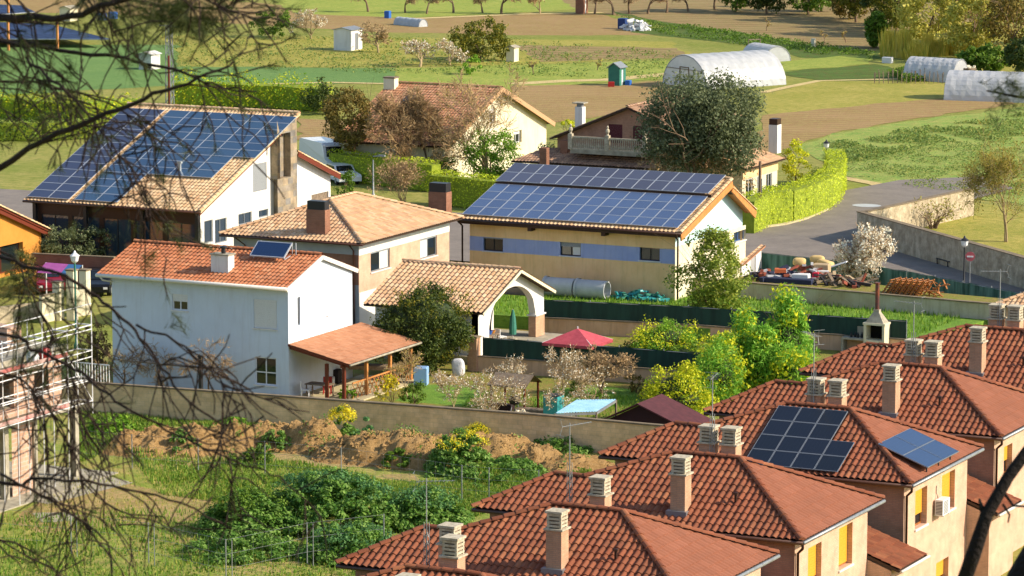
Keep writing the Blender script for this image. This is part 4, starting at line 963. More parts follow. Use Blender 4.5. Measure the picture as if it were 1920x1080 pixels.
# ================================================================ house with rust roof and yellow gable
def rust_house():
    ze = 3.1
    x1 = -124.2; y_b = None
    ap = at(942, 165, 6.6); x1 = ap.x; b = atX(1040, 231, x1); ze = b.z; y1 = b.y; ym = ap.y; rise = 6.6 - ze; y0 = ym - (y1 - ym)
    l = atY(732, 155, ym); x0 = l.x
    P = ((x0 + .4, y0 + .4), (x1 - .6, y0 + .4)); Q = (P[1], (x1 - .6, y1 - .4))
    hr = [hole_on(*Q, 914, 203, 926, 232), hole_on(*Q, 960, 245, 975, 268)]
    t, a, b_, c = simple_house('yellow_gabled_house', 'house with a rust-red roof and pale yellow gable behind bare trees', x0, x1, y0, y1, ze, rise, M['tile_rust'], M['cream'], 'gable_x', .5, holes={'r': hr}, sub=3)
    for h in hr: window(t, *Q, h, M['frame_white'], M['glass'], .3, M['blind_white'])
    v = MB(); v.bar((x1, y1, ze - .1), (x1, ym, ze + rise - .1), .1, .35); v.bar((x1, y0, ze - .1), (x1, ym, ze + rise - .1), .1, .35); v.build('verge', M['tile_tan'], t)
    p = atY(731, 182, ym - 1); ch = MB(); ch.box(p.x - .45, p.x + .5, ym - 1.2, ym - .5, ze + 1, p.z + 1.5); c1 = ch.build('chimney', M['cream'], t)
    ch = MB(); ch.box(p.x - .5, p.x + .55, ym - 1.25, ym - .45, p.z + 1.5, p.z + 1.6); ch.build('chimney_cap', M['wood_grey'], c1)
    sk = atP(754, 192, V((x0, y0, ze)), V((0, -rise, ym - y0)).normalized()); s = MB(); T = V((0, ym - y0, rise)).normalized(); S = V((1, 0, 0)); Nn = S.cross(T); o = sk + Nn * .12
    s.quad(o, o + S * .9, o + S * .9 + T * 1.1, o + T * 1.1); s.build('skylight', M['glass_blue'], t)
rust_house()
# ================================================================ brown house with balcony
def brown_house():
    Y = 257.0; ap = atY(1182, 200, Y); l = atY(1036, 258, Y); run = ap.x - l.x; sl = (ap.z - l.z) / run
    t = thing('balcony_house', (ap.x + 4, Y + 6, 0), 'brown brick house with dark red shutters and a pale balustraded balcony', 'house')
    yb = Y + 12; r = MB(); k = math.hypot(run, ap.z - l.z); cr = run / k; sr = (ap.z - l.z) / k; D = yb - Y + .6
    roof_plane(r, (l.x, yb, l.z), (0, -1, 0), V((cr, 0, sr)), [(0, 0), (D, 0), (D, k), (0, k)], sub=4)
    rr = run * .8; zrr = ap.z - sl * rr
    roof_plane(r, (ap.x + rr, Y - .6, zrr), (0, 1, 0), V((-cr, 0, sr)), [(0, 0), (D, 0), (D, k * .8), (0, k * .8)], sub=4)
    ridge(r, (ap.x, Y - .6, ap.z + .05), (ap.x, yb, ap.z + .05)); r.build('roof', [M['tile_brown'], M['under']], t)
    P = ((l.x + .4, Y), (ap.x + rr - .4, Y))
    hf = [hole_on(*P, 1141, 233, 1167, 268), hole_on(*P, 1187, 236, 1206, 270)]
    w = MB(); Lw = P[1][0] - P[0][0]; wall(w, *P, 0, [(0, l.z), (ap.x - P[0][0], ap.z - .15), (Lw, zrr)], hf); wall(w, P[1], (P[1][0], yb), 0, zrr); w.build('wall', M['brick_house'], t)
    for h in hf: window(t, *P, h, M['wood_red'], M['glass'], .99, M['blind_red'], mull=0)
    # balcony slab, balustrade and pillars with ornaments
    zf = hf[0][2] - .35; bl = atY(1070, 280, Y - 2.2).x; brr = atY(1209, 290, Y - 2.2).x
    s = MB(); s.box(bl, brr, Y - 2.3, Y, zf - .3, zf); s.build('balcony_floor', M['concrete'], t)
    xs = [bl, bl + (brr - bl) * .5, brr]
    for x in xs:
        q = MB(); q.box(x - .16, x + .16, Y - 2.36, Y - 2.04, zf, zf + 1.15); q.lathe((x, Y - 2.2, zf + 1.15), [(.12, 0), (.08, .1), (.16, .25), (.15, .4), (.05, .5), (.1, .6), (0, .75)], 8); q.build('balcony_pillar', M['capstone'], t)
    rb = MB(); rb.box(bl, brr, Y - 2.28, Y - 2.12, zf + .85, zf + .97); rb.box(bl, brr, Y - 2.28, Y - 2.12, zf, zf + .1); n = 36
    for i in range(n): x = bl + .2 + (brr - bl - .4) * i / (n - 1); rb.lathe((x, Y - 2.2, zf + .1), [(.04, 0), (.07, .2), (.035, .45), (.06, .75)], 5)
    rb.build('balustrade', M['capstone'], t)
    # lower veranda roof in front and to the left
    e0 = at(958, 302, 2.7); ex = atY(1235, 315, e0.y).x; vr = MB(); run2 = Y - e0.y; z2 = min(zf - .3, 3.6); k3 = math.hypot(run2, z2 - 2.7)
    roof_plane(vr, (e0.x, e0.y, 2.7), (1, 0, 0), V((0, run2 / k3, (z2 - 2.7) / k3)), [(0, 0), (ex - e0.x, 0), (ex - e0.x, k3), (1.5, k3)], sub=4)
    vr.build('veranda_roof', [M['tile_brown'], M['under']], t)
    for i in range(6): x = e0.x + .3 + (ex - e0.x - .6) * i / 5; po = MB(); po.box(x - .1, x + .1, e0.y + .2, e0.y + .4, 0, 2.65); po.build('veranda_post', M['white'], t)
    vb = MB(); wall(vb, (e0.x + 1, Y - .3), (ex, Y - .3), 0, 2.9); vb.build('veranda_wall', M['darkbrown'], t)
    # chimneys
    for (px, py, top, m_, hh) in ((1088, 225, 0, M['white'], 2.0),):
        p = atY(px, py, Y + 2); c = MB(); c.box(p.x - .3, p.x + .3, Y + 1.7, Y + 2.3, p.z - 1, p.z + 1.0); c1 = c.build('chimney', m_, t)
        c = MB(); c.box(p.x - .2, p.x + .2, Y + 1.8, Y + 2.2, p.z + 1, p.z + 1.25, 0); c.box(p.x - .5, p.x + .45, Y + 1.6, Y + 2.4, p.z + 1.25, p.z + 1.33, 1); c.build('chimney_cap', [M['frame_grey'], M['concrete']], c1)
    for px, py in ((1057, 283), (1018, 292)):
        p = at(px + 0, py + 6, 3.2); c = MB(); c.box(p.x - .28, p.x + .28, p.y, p.y + .5, 2.4, 4.2 if px > 1030 else 4.0); c1 = c.build('chimney', M['brick_brown'], t)
    # right wing with long slope and yellow band
    pr = at(1480, 300, 3.2); fl = at(1405, 322, 3.2); 
    x1 = fl.x; 
    q0 = at(1400, 318, 3.1); q1 = at(1482, 298, 3.1); xw = q0.x; y0w, y1w = q0.y, q1.y
    wr = MB(); ridge_p = at(1440, 225, 5.4)
    wW = 6.5; kk = math.hypot(wW, 2.0)
    roof_plane(wr, (xw, y0w, 3.1), (0, 1, 0), V((-wW / kk, 0, 2.0 / kk)), [(0, 0), (y1w - y0w, 0), (y1w - y0w - 1, kk), (1.0, kk)], sub=4)
    wr.build('wing_roof', [M['tile_tan'], M['under']], t)
    ww = MB(); Q = ((xw - .5, y0w + .4), (xw - .5, y1w - .4)); L = Q[1][1] - Q[0][1]
    hs = [(L * .1, L * .3, .6, 2.2), (L * .42, L * .52, .3, 2.2), (L * .68, L * .85, .8, 2.2)]
    wall(ww, *Q, 0, 3.05, hs); wall(ww, (Q[0][0] - 6, Q[0][1]), Q[0], 0, 3.05); wall(ww, Q[1], (Q[0][0] - 6, Q[1][1]), 0, 3.05); ww.build('wing_wall', M['cream'], t)
    for h in hs: window(t, *Q, h, M['frame_white'], M['glass'], 0)
    yb_ = MB(); yb_.box(xw - .5, xw - .44, Q[0][1], Q[1][1], 2.3, 2.95); yb_.build('yellow_band', M['yellow'], t)
    p = atX(1452, 272, xw - 3.2); c = MB(); c.box(p.x - .35, p.x + .35, p.y - .3, p.y + .5, p.z - .6, p.z + 1.55); c1 = c.build('chimney', M['white'], t); c = MB(); c.box(p.x - .33, p.x + .33, p.y - .28, p.y + .48, p.z + 1.55, p.z + 2.0); c.build('chimney_cap', M['darkbrown'], c1)
brown_house()
# ================================================================ orange house at the left edge
def orange_house():
    p = at(70, 515, 0); X = at(68, 505, 0).x; e = atX(85, 432, X); 
    q = atX(0, 392, X)
    t = thing('orange_house', (X - 4, e.y - 3, 0), 'orange rendered house with tan tiles at the left edge', 'house')
    # gable facing right: roof falls towards the back (right in the photo)
    yb = e.y; zb = e.z; ya = q.y - 3; za = zb + (q.z - zb) / (yb - q.y) * (yb - ya); r = MB(); h = yb - ya; k = math.hypot(h, za - zb); W = 8
    roof_plane(r, (X + .4, yb, zb), (-1, 0, 0), V((0, -h / k, (za - zb) / k)), [(0, 0), (W, 0), (W, k), (0, k)], sub=6)
    roof_plane(r, (X + .4 - W, ya - h, zb), (1, 0, 0), V((0, h / k, (za - zb) / k)), [(0, 0), (W, 0), (W, k), (0, k)], sub=4)
    ridge(r, (X + .4, ya, za + .05), (X + .4 - W, ya, za + .05)); ridge(r, (X + .36, yb, zb + .04), (X + .36, ya, za + .04), .15); r.build('roof', [M['tile_sand'], M['wood_red']], t)
    w = MB(); L = 2 * h - 1.0; Q = ((X, ya - h + .5), (X, yb - .5)); hr = [(L * .58, L * .86, .2, 2.0)]
    wall(w, *Q, 0, [(0, zb - .05), (L / 2, za - .3), (L, zb - .05)], hr, .4); wall(w, (X - W + .8, Q[0][1]), Q[0], 0, zb - .05); wall(w, Q[1], (X - W + .8, Q[1][1]), 0, zb - .05); w.build('wall', M['orange'], t)
    window(t, *Q, hr[0], M['wood_red'], M['glass'], 0, depth=.35)
    v = MB(); v.bar((X + .3, yb, zb - .26), (X + .3, ya, za - .26), .06, .24); v.build('verge', M['wood_red'], t)
orange_house()
# ---------------------------------------------------------------- terrain, fields, roads
FW = V((-SY, CY, 0)); RT = V((CY, SY, 0))
def hill(f): return max(0.0, 34.2 - 0.265 * max(f, -10)) if f < 129 else 0.0
M['ground'] = groundmat('meadow', '#868c42', '#a29958', '#717d34', 0.08, 1.2, bump=0.6)
g = MB(); fs = [-60, -20, 0, 10, 20, 40, 60, 80, 100, 115, 129, 140, 200, 300, 400, 500, 700, 1000, 1600, 2600]; rs = [-1500, -600, -300, -150, -80, -40, -20, -8, 0, 8, 20, 40, 80, 150, 300, 600, 1500]
for f in fs:
    for r in rs:
        p = FW * f + RT * r; z = hill(f); g.v.append(V((p.x, p.y, z)))
nr = len(rs)
for i in range(len(fs) - 1):
    for j in range(nr - 1): g.f.append([i * nr + j, i * nr + j + 1, (i + 1) * nr + j + 1, (i + 1) * nr + j]); g.m.append(0); g.uv.append(None)
tag(g.build('ground', M['ground'], None, (0, 0, 0), smooth=False), kind='structure')
LV = [0]
def patch(name, pts, m, z=None, world=False):
    LV[0] += 1; z = 0.006 + 0.0018 * LV[0] if z is None else z
    q = [V((p[0], p[1], z)) if world else at(p[0], p[1], z) for p in pts]
    if not world:
        e = []
        for i in range(len(q)):
            a, c = q[i], q[(i + 1) % len(q)]; L = (c - a).length; n = int(min(60, L / 2.2)); d = (c - a) / max(L, .01); e.append(a)
            for k in range(1, n): f = a + (c - a) * k / n; e.append(f + V((-d.y, d.x, 0)) * (.9 * noise.noise(f * .35) + U(-.35, .35)))
        q = e
    b = MB(); b.poly(q); o = b.build(name, m, None, (0, 0, 0)); tag(o, kind='structure'); 
    if o.data.polygons[0].normal.z < 0: o.data.flip_normals()
    return o
G = {}
G['brown'] = groundmat('ploughed_earth', '#a58460', '#94784f', '#a3935c', 0.12, 1.4, rows=(0.9, 0.25, 1.6), rowc='#7a6346', rowamt=0.35)
G['brown2'] = groundmat('weedy_plough', '#8a6e50', '#96805a', '#7e7c48', 0.25, 1.5, rows=(1, 0.3, 2.6), rowc='#a89068', rowamt=0.5)
G['olive'] = groundmat('dry_meadow', '#9c9546', '#b1a158', '#808838', 0.2, 1.5)
G['green'] = groundmat('green_crop', '#66854a', '#728e50', '#5a7a42', 0.2, 2.0, rows=(1, 0.1, 1.2), rowc='#7c9858', rowamt=0.3)
G['bright'] = groundmat('bright_grass', '#919e48', '#a6a754', '#798e3c', 0.3, 2.0)
G['dark'] = groundmat('dark_crop', '#43622b', '#527132', '#644f32', 0.3, 1.5, rows=(1, 0.2, 1.5), rowc='#66883e', rowamt=0.5)
G['rough'] = groundmat('rough_green_crop', '#799946', '#93a552', '#a29f5a', 0.25, 1.0, bump=1.0)
G['path'] = groundmat('pale_path', '#c9b27d', '#b8a16d', '#d6c38d', 0.5, 3.0)
G['earth'] = groundmat('trodden_earth', '#c4a478', '#b29264', '#8e9450', 0.6, 2.5, bump=.9)
G['yard'] = groundmat('garden_soil', '#98794e', '#888242', '#758832', 0.4, 2.5)
G['lawn'] = groundmat('lawn', '#6c9038', '#829f42', '#5b8031', 0.5, 4.0)
G['waste'] = groundmat('waste_ground', '#c1a56d', '#989f4a', '#759036', 0.25, 1.6, bump=0.9)
def fl(name, pts, k): return patch(name, pts, G[k])
fl('field', [(-200, 20), (200, 25), (450, 45), (700, 60), (980, 66), (1260, 66), (1180, 45), (1130, 27), (1000, 24), (760, 36), (640, 20), (300, -10), (-200, -10)], 'brown')
fl('field', [(430, -30), (1000, -30), (1120, 15), (1000, 22), (760, 33), (560, 26)], 'bright')
fl('field', [(1010, -35), (1900, -35), (1900, 30), (1680, 60), (1640, 96), (1440, 82), (1330, 58), (1200, 36), (1080, 16)], 'brown2')
fl('field', [(1140, 20), (1240, 40), (1390, 60), (1560, 90), (1660, 98), (1640, 112), (1500, 108), (1440, 88), (1300, 74), (1180, 60), (1250, 50)], 'dark')
fl('field', [(300, 66), (900, 72), (1260, 78), (1300, 105), (1000, 122), (330, 128)], 'olive')
fl('field', [(960, 84), (1270, 90), (1290, 108), (1010, 116)], 'brown2')
fl('field', [(-200, 84), (330, 84), (330, 124), (745, 128), (745, 156), (330, 160), (-200, 190)], 'green')
fl('field', [(740, 128), (1290, 112), (1290, 145), (960, 166), (740, 170)], 'bright')
fl('field', [(960, 160), (1140, 158), (1290, 148), (1290, 190), (1200, 198), (1160, 212), (1040, 230), (940, 215)], 'brown')
fl('field', [(1430, 178), (1530, 150), (1700, 146), (1870, 172), (1860, 182), (1720, 190), (1540, 206), (1440, 218)], 'olive')
fl('field', [(1430, 216), (1540, 204), (1720, 188), (1850, 178), (1905, 194), (1700, 225), (1560, 250), (1500, 270), (1420, 290)], 'brown')
fl('field', [(1500, 270), (1560, 250), (1700, 228), (1920, 200), (2100, 180), (2100, 420), (1900, 380), (1700, 360), (1570, 325)], 'rough')
fl('field', [(1455, 116), (1640, 100), (1630, 120), (1460, 134)], 'bright')
fl('field', [(1450, 136), (1640, 120), (1760, 150), (1540, 152)], 'dark')
fl('field', [(1640, 60), (2000, 40), (2100, 160), (1860, 150), (1660, 105)], 'olive')
fl('field', [(555, 222), (640, 226), (650, 262), (555, 262)], 'brown')
def pathline(name, pts, w, k='path'):
    q = [at(*p) for p in pts]; L = []; Rr = []
    for i, p in enumerate(q):
        d = (q[min(i + 1, len(q) - 1)] - q[max(i - 1, 0)]).normalized(); n = V((-d.y, d.x, 0)) * w / 2
        L.append(p + n); Rr.append(p - n)
    LV[0] += 1; z = 0.006 + .0018 * LV[0]; b = MB()
    for i in range(len(q) - 1): b.quad(*[V((v.x, v.y, z)) for v in (L[i], Rr[i], Rr[i + 1], L[i + 1])])
    o = b.build(name, G[k], None, (0, 0, 0)); tag(o, kind='structure')
    if o.data.polygons[0].normal.z < 0: o.data.flip_normals()
pathline('path', [(960, 158), (1060, 152), (1140, 150), (1290, 136)], 2.2)
pathline('path', [(1430, 174), (1480, 163), (1535, 152), (1700, 148)], 1.0)
pathline('path', [(760, 36), (980, 27), (1130, 24)], 1.6)
pathline('path', [(1560, 330), (1640, 345), (1700, 364), (1760, 380)], 1.2)
pathline('path', [(500, 158), (620, 155), (745, 158)], 1.0)
# road: broad bend between hedge, stone wall and building yards
road = patch('road', [(-175, 221), (-90, 222.8), (-79, 219.2), (-70, 213.2), (-50, 204), (-50, 207), (-75.3, 228), (-92.3, 243.7), (-92.5, 252), (-93, 262), (-92, 275), (-96.5, 281), (-101.5, 276), (-103, 268), (-101.5, 259), (-101, 252), (-103, 247), (-110, 245), (-135, 243), (-175, 240)], M['asphalt'], 0.2 - .1, True)
def kerb(pts, w=0.35, h=0.14, world=False):
    q = [at(*p) for p in pts]; b = MB()
    for a, c in zip(q, q[1:]): b.bar(a + ZUP * h / 2, c + ZUP * h / 2, w, h + .1)
    tag(b.build('kerb', M['kerb'], None), kind='structure')
kerb([(1425, 430), (1470, 424), (1510, 413), (1545, 398), (1566, 380), (1574, 362), (1574, 345)])
# manhole and repair patch on the road
p_ = at(1625, 385, .12); b = MB(); b.lathe((p_.x, p_.y, .115), [(0, 0), (.9, 0)], 16); b.v = [V((v[0] + (v[0] - p_.x) * .2, v[1], v[2])) for v in b.v]; tag(b.build('road_patch', M['pipe'], None), kind='structure')
patch('garden_ground', [(205, 735), (537, 757), (1240, 800), (1330, 760), (1500, 700), (1700, 690), (1700, 640), (1020, 585), (880, 600), (700, 690), (540, 700)], G['yard'])
patch('lawn', [(740, 752), (880, 762), (930, 745), (900, 722), (780, 722)], G['lawn']); patch('lawn', [(1000, 762), (1120, 770), (1200, 752), (1190, 730), (1100, 722), (1010, 735)], G['lawn'])
patch('lawn', [(1020, 560), (1280, 568), (1290, 600), (1020, 590)], G['lawn'])
patch('lawn', [(1400, 570), (1700, 600), (1760, 660), (1560, 640), (1400, 625)], G['lawn'])
patch('yard', [(1280, 530), (1420, 525), (1430, 470), (1560, 482), (1700, 508), (1900, 548), (1870, 600), (1400, 560)], G['yard'])
patch('waste_ground', [(150, 770), (600, 790), (1130, 850), (1130, 900), (900, 980), (600, 1200), (-200, 1200), (-200, 820)], G['waste'])
patch('enclosed_plot', [(1640, 400), (1830, 380), (2050, 420), (2050, 560), (1900, 520), (1760, 450)], G['olive'])

for P_ in ([(120, 892), (210, 900), (320, 925), (420, 945), (380, 975), (240, 985), (80, 1000), (40, 960)], [(300, 855), (430, 862), (400, 878), (290, 874)], [(715, 890), (770, 888), (800, 905), (740, 908)], [(380, 945), (470, 950), (440, 968), (370, 965)], [(270, 860), (1110, 895), (1120, 870), (800, 850), (290, 835)]):
    patch('bare_earth', P_, G['earth'])
patch('slab_rubble', [(60, 905), (205, 893), (250, 905), (150, 930), (90, 945), (30, 935)], M['concrete']); patch('slab_rubble', [(60, 962), (130, 960), (150, 975), (80, 980)], M['concrete'])
# ================================================================ walls and fences
def thin_wall(name, pts, z0, z1, th, m, label, cat, coping=None, cm=None, group=None, kind=None):
    """wall along a polyline of world points; a coping stone strip is a part"""
    pts = [V((p[0], p[1], 0)) for p in pts]; c = (pts[0] + pts[-1]) / 2; t = thing(name, (c.x, c.y, z0), label, cat, group)
    w = MB(); L = 0
    for a, b in zip(pts, pts[1:]):
        d = (b - a).normalized(); n = V((d.y, -d.x, 0)) * th / 2; l = (b - a).length
        q = [a + n, b + n, b - n, a - n]; vs = [v + ZUP * z0 for v in q] + [v + ZUP * z1 for v in q]
        w.add(vs, [(0, 1, 5, 4), (1, 2, 6, 5), (2, 3, 7, 6), (3, 0, 4, 7), (4, 5, 6, 7)], 0,
              [[(L, z0), (L + l, z0), (L + l, z1), (L, z1)], [(0, z0), (th, z0), (th, z1), (0, z1)], [(L, z0), (L + l, z0), (L + l, z1), (L, z1)], [(0, z0), (th, z0), (th, z1), (0, z1)], [(L, 0), (L + l, 0), (L + l, th), (L, th)]]); L += l
    w.build('wall_body', m, t)
    if coping:
        w = MB()
        for a, b in zip(pts, pts[1:]): w.bar(V((a.x, a.y, z1 + coping / 2 + .002)), V((b.x, b.y, z1 + coping / 2 + .002)), th + .1, coping)
        w.build('coping', cm or M['coping'], t)
    return t
def screen_fence(pts, z0, z1, m, label, step=2.6):
    pts = [V((p[0], p[1], 0)) for p in pts]; t = thing('screened_fence', (pts[0] + pts[-1]) / 2, label, 'fence'); s = MB(); ps = []
    for a, b in zip(pts, pts[1:]):
        l = (b - a).length; n = max(1, int(l / .5)); d = (b - a).normalized(); nn = V((d.y, -d.x, 0))
        pr = None
        for i in range(n + 1):
            p = a + (b - a) * i / n + nn * (.03 * math.sin(i * 1.7) + U(-.015, .015)); tz = z1 + U(-.03, .015)
            if pr: s.quad(V((pr[0].x, pr[0].y, z0)), V((p.x, p.y, z0)), V((p.x, p.y, tz)), V((pr[0].x, pr[0].y, pr[1])))
            pr = (p, tz)
        k = max(1, round(l / step)); ps += [a + (b - a) * i / k + nn * -.06 for i in range(k)]
    ps.append(pts[-1]); s.build('screen', m, t)
    r = MB(); r.tube([V((p.x, p.y, z1 - .05)) for p in pts], .02, 4); r.build('top_rail', M['steel'], t)
    for p in ps: q = MB(); q.tube([V((p.x, p.y, z0)), V((p.x, p.y, z1 + .06))], .03, 6); q.build('post', M['steel'], t)
    return t
A = lambda *a: at(*a)
thin_wall('block_wall', [A(60, 708, 1.7), A(530, 741, 1.7), A(1000, 775, 1.7), A(1250, 797, 1.7), A(1420, 812, 1.7)], 0, 1.62, .2, M['blockwall'], 'long stained block wall running in front of the white house and its garden', 'wall', .08)
pa, pb, pc = A(905, 632, 1.95), A(1160, 650, 1.95), A(1500, 676, 1.95)
thin_wall('garden_wall', [pa + V((-.9, 0, 0)), pb, pc], 0, .85, .18, M['pinkwall'], 'low tan wall carrying the green screen in front of the arch and the red parasol', 'wall', .05)
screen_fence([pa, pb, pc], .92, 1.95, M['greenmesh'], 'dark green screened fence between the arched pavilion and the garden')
q = MB(); p = pa + V((-.5, 0, 0)); t = thing('gate_pillar', (p.x, p.y, 0), 'brick gate pillar at the left end of the green screen by the round bush', 'pillar'); q.box(p.x - .25, p.x + .25, p.y - .25, p.y + .25, 0, 1.9); q.build('shaft', M['brick_tan'], t); q = MB(); q.box(p.x - .3, p.x + .3, p.y - .3, p.y + .3, 1.9, 1.97); q.build('cap', M['coping'], t)
fa, fb, fc = A(1015, 561, 2.0), A(1290, 574, 2.0), A(1700, 601, 2.0)
thin_wall('garden_wall', [fa, fb, fc], 0, .9, .18, M['pinkwall'], 'low tan wall under the green screen just below the grey pipes', 'wall', .05)
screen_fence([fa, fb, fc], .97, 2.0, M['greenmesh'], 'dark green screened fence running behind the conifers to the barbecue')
la, lb, lc = A(1300, 522, 1.75), A(1400, 529, 1.75), A(1885, 571, 1.75)
thin_wall('long_wall', [(-106, lb.y - .35), la, lb, lc, lc + (lc - lb) * .3], 0, 1.7, .25, M['plainwall'], 'long plain wall with brown coping below the yellow building and the junk yard', 'wall', .07)
ra = [A(1428, 473, 2.0), A(1560, 487, 2.0), A(1700, 508, 2.0), A(1912, 549, 2.0), A(1990, 565, 2)]
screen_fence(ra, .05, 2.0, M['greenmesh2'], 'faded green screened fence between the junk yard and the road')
sa, sb, sc_ = A(1612, 396, 2.05), A(1918, 481, 2.05), A(1990, 500, 2.05)
thin_wall('stone_wall', [sa, sb, sc_], 0, 2.0, .4, M['stone'], 'shaded rubble stone wall along the road with a pink round sign before it', 'wall', .06, M['coping'])
thin_wall('stone_wall', [A(1822, 352, 2.05), sa + V((.25, .3, 0))], 0, 1.98, .4, M['stone'], 'sunlit rubble stone wall running away from the road corner', 'wall', .06, M['coping'])
thin_wall('yard_wall', [A(60, 476, 2.0), A(215, 483, 2.0)], 0, 2.0, .2, M['brick_brown'], 'brown brick wall behind the pink awning at the left', 'wall', .06)
thin_wall('yard_wall', [A(76, 556, 1.6), A(114, 548, 1.6)], 0, 1.6, .2, M['cream'], 'short cream wall above the scaffolding at the left', 'wall', .06)
thin_wall('yard_wall', [A(-40, 580, 1.0), A(76, 566, 1.0)], 0, 1.0, .25, M['stone'], 'low rough stone wall at the left edge above the scaffolding', 'wall')
thin_wall('yard_wall', [A(136, 545, 1.6), A(168, 540, 1.6)], 0, 1.6, .2, M['cream'], 'cream wall section between two pillars left of the white house', 'wall')
for i, (x, y0, y1) in enumerate([(110, 528, 600), (136, 505, 600), (160, 505, 590)]):
    p = A(x, y1, 0); h = (y1 - y0) / ppm(y1); t = thing('yard_pillar', p, ['cream pillar, the left and lowest of three left of the white house', 'middle of the three cream pillars left of the white house', 'cream pillar nearest to the white house, right of the street lamp'][i], 'pillar', 'cream pillars left of the white house')
    q = MB(); q.box(p.x - .25, p.x + .25, p.y - .25, p.y + .25, 0, h); q.build('shaft', M['cream'], t); q = MB(); q.box(p.x - .3, p.x + .3, p.y - .3, p.y + .3, h, h + .08); q.build('cap', M['coping'], t)
# ================================================================ wire fences
def wire_fence(pts, h, label, doubles=()):
    P = [A(*p) for p in pts]; t = thing('wire_fence', (P[0] + P[-1]) / 2, label, 'fence')
    for i, p in enumerate(P):
        q = MB(); q.tube([p, p + ZUP * h], .028, 6); q.build('post', M['steel'], t)
        if i in doubles:
            q = MB(); p2 = p + V((.35, -.1, 0)); q.tube([p2, p2 + ZUP * h], .022, 6); q.build('post', M['steel'], t)
    w = MB()
    for a, b in zip(P, P[1:]):
        for z in (h - .03, h * .66, h * .33): w.bar(a + ZUP * z, b + ZUP * z, .009)
        n = int((b - a).length / .5)
        for i in range(1, n): c = a + (b - a) * i / n; w.bar(c + ZUP * .05, c + ZUP * (h - .05), .004)
    w.build('wire', M['steel'], t); return t
wire_fence([(-60, 1030), (134, 1045), (279, 1062), (424, 1095), (576, 1062), (720, 1045)], 1.9, 'thin wire fence with pale posts across the grass at the bottom left', (1, 2, 3, 4))
wire_fence([(60, 862), (248, 880), (372, 888), (497, 893), (640, 905), (866, 940), (917, 945), (1010, 950)], 1.7, 'thin wire fence in the weeds between the earth mounds and the red roofs', ())
# white railing and gate rail near the white house
t = thing('white_railing', A(175, 716, 0), 'short white metal railing at the foot of the white house', 'railing'); r = MB(); a, b = A(142, 716, .9), A(205, 722, .9)
r.bar(a + ZUP * 1.05, b + ZUP * 1.05, .05); r.bar(a + ZUP * .1, b + ZUP * .1, .05); r.build('rail', M['frame_white'], t); r = MB()
for i in range(13): c = a + (b - a) * i / 12; r.bar(c + ZUP * .1, c + ZUP * 1.05, .035)
r.build('bars', M['frame_white'], t)
# ================================================================ street lamps, posts, signs
def street_lamp(px, pyb, pyt, label, style='lantern', mcol='frame_dark'):
    p = A(px, pyb, 0); h = (pyb - pyt) / ppm(pyb) * 1.01; t = thing('street_lamp', p, label, 'street lamp', 'street lamps'); q = MB()
    q.lathe(p, [(.14, 0), (.14, .3), (.07, .4), (.055, h - .5), (.05, h - .35)], 8); q.build('post', M[mcol], t, smooth=True); q = MB()
    if style == 'lantern':
        q.lathe(p + ZUP * (h - .35), [(.06, 0), (.2, .12), (.26, .42), (0, .42)], 8); q.build('lamp_shade', M['frame_white'], t); q = MB(); q.lathe(p + ZUP * (h + .07), [(.3, 0), (.1, .16), (.03, .3), (0, .3)], 8); q.build('lamp_hood', M[mcol if mcol != 'teal' else 'frame_white'], t)
    else:
        q.bar(p + ZUP * (h - .1), p + V((.75, -.1, h)), .07, .07); q.build('arm', M[mcol], t); q = MB(); q.box(p.x + .55, p.x + 1.05, p.y - .22, p.y, h - .06, h + .06); q.build('lamp_head', M['steel'], t)
    return t
street_lamp(1807, 545, 452, 'street lamp with white lantern in front of the shaded stone wall')
street_lamp(700, 372, 290, 'grey street lamp in front of the dark hedge behind the hipped roof', 'arm', 'steel')
street_lamp(1549, 306, 270, 'small white-headed lamp at the edge of the green field by the road')
street_lamp(143, 655, 480, 'white-headed lamp on a green pole between the cream pillars at the left', 'lantern', 'teal')
p = A(1818, 540, 0); t = thing('road_sign', p, 'round pink-red road sign in front of the stone wall', 'sign'); q = MB(); q.tube([p, p + ZUP * 2.1], .03, 6); q.build('post', M['steel'], t)
q = MB(); D = V((.3, -.95, 0)).normalized(); q.tube([p + ZUP * 2.0 + D * .02, p + ZUP * 2.0 + D * .05], .3, 20); q.build('disc', mat('faded_red_sign', '#b45a60', rough=.5), t); q = MB(); Xx = V((D.y, -D.x, 0)); q.bar(p + ZUP * 2 + D * .06 - Xx * .2, p + ZUP * 2 + D * .06 + Xx * .2, .02, .1); q.build('white_bar', M['frame_white'], t)
p = A(1424, 432, 0); t = thing('utility_pole', p, 'dark brown wooden pole standing beside the clipped hedge corner', 'pole'); q = MB(); h = 132 / ppm(432); q.tube([p, p + ZUP * h], [.13, .1], 8); q.build('shaft', M['bark'], t); q = MB(); q.tube([p + V((.16, 0, 0)), p + V((.13, 0, h * .75))], .03, 6); q.build('conduit', M['steel'], t)
p = A(319, 222, 0); t = thing('lattice_pole', p, 'tall pale lattice electricity pole rising behind the solar roof', 'pole'); q = MB(); h = 8.3
for sx in (-1, 1):
    for sy in (-1, 1): q.bar(p + V((.28 * sx, .28 * sy, 0)), p + V((.2 * sx, .2 * sy, h)), .07)
for i in range(12):
    z = h * i / 12; s = -1 if i % 2 else 1
    for sy in (-1, 1): q.bar(p + V((-.25 * s, .25 * sy, z)), p + V((.25 * s, .25 * sy, z + h / 12)), .04); q.bar(p + V((.25 * sy, -.25 * s, z)), p + V((.25 * sy, .25 * s, z + h / 12)), .04)
q.build('lattice', M['steel'], t); q = MB(); q.bar(p + V((-1, 0, h - .1)), p + V((1, 0, h - .1)), .1); q.build('cross_arm', M['steel'], t)
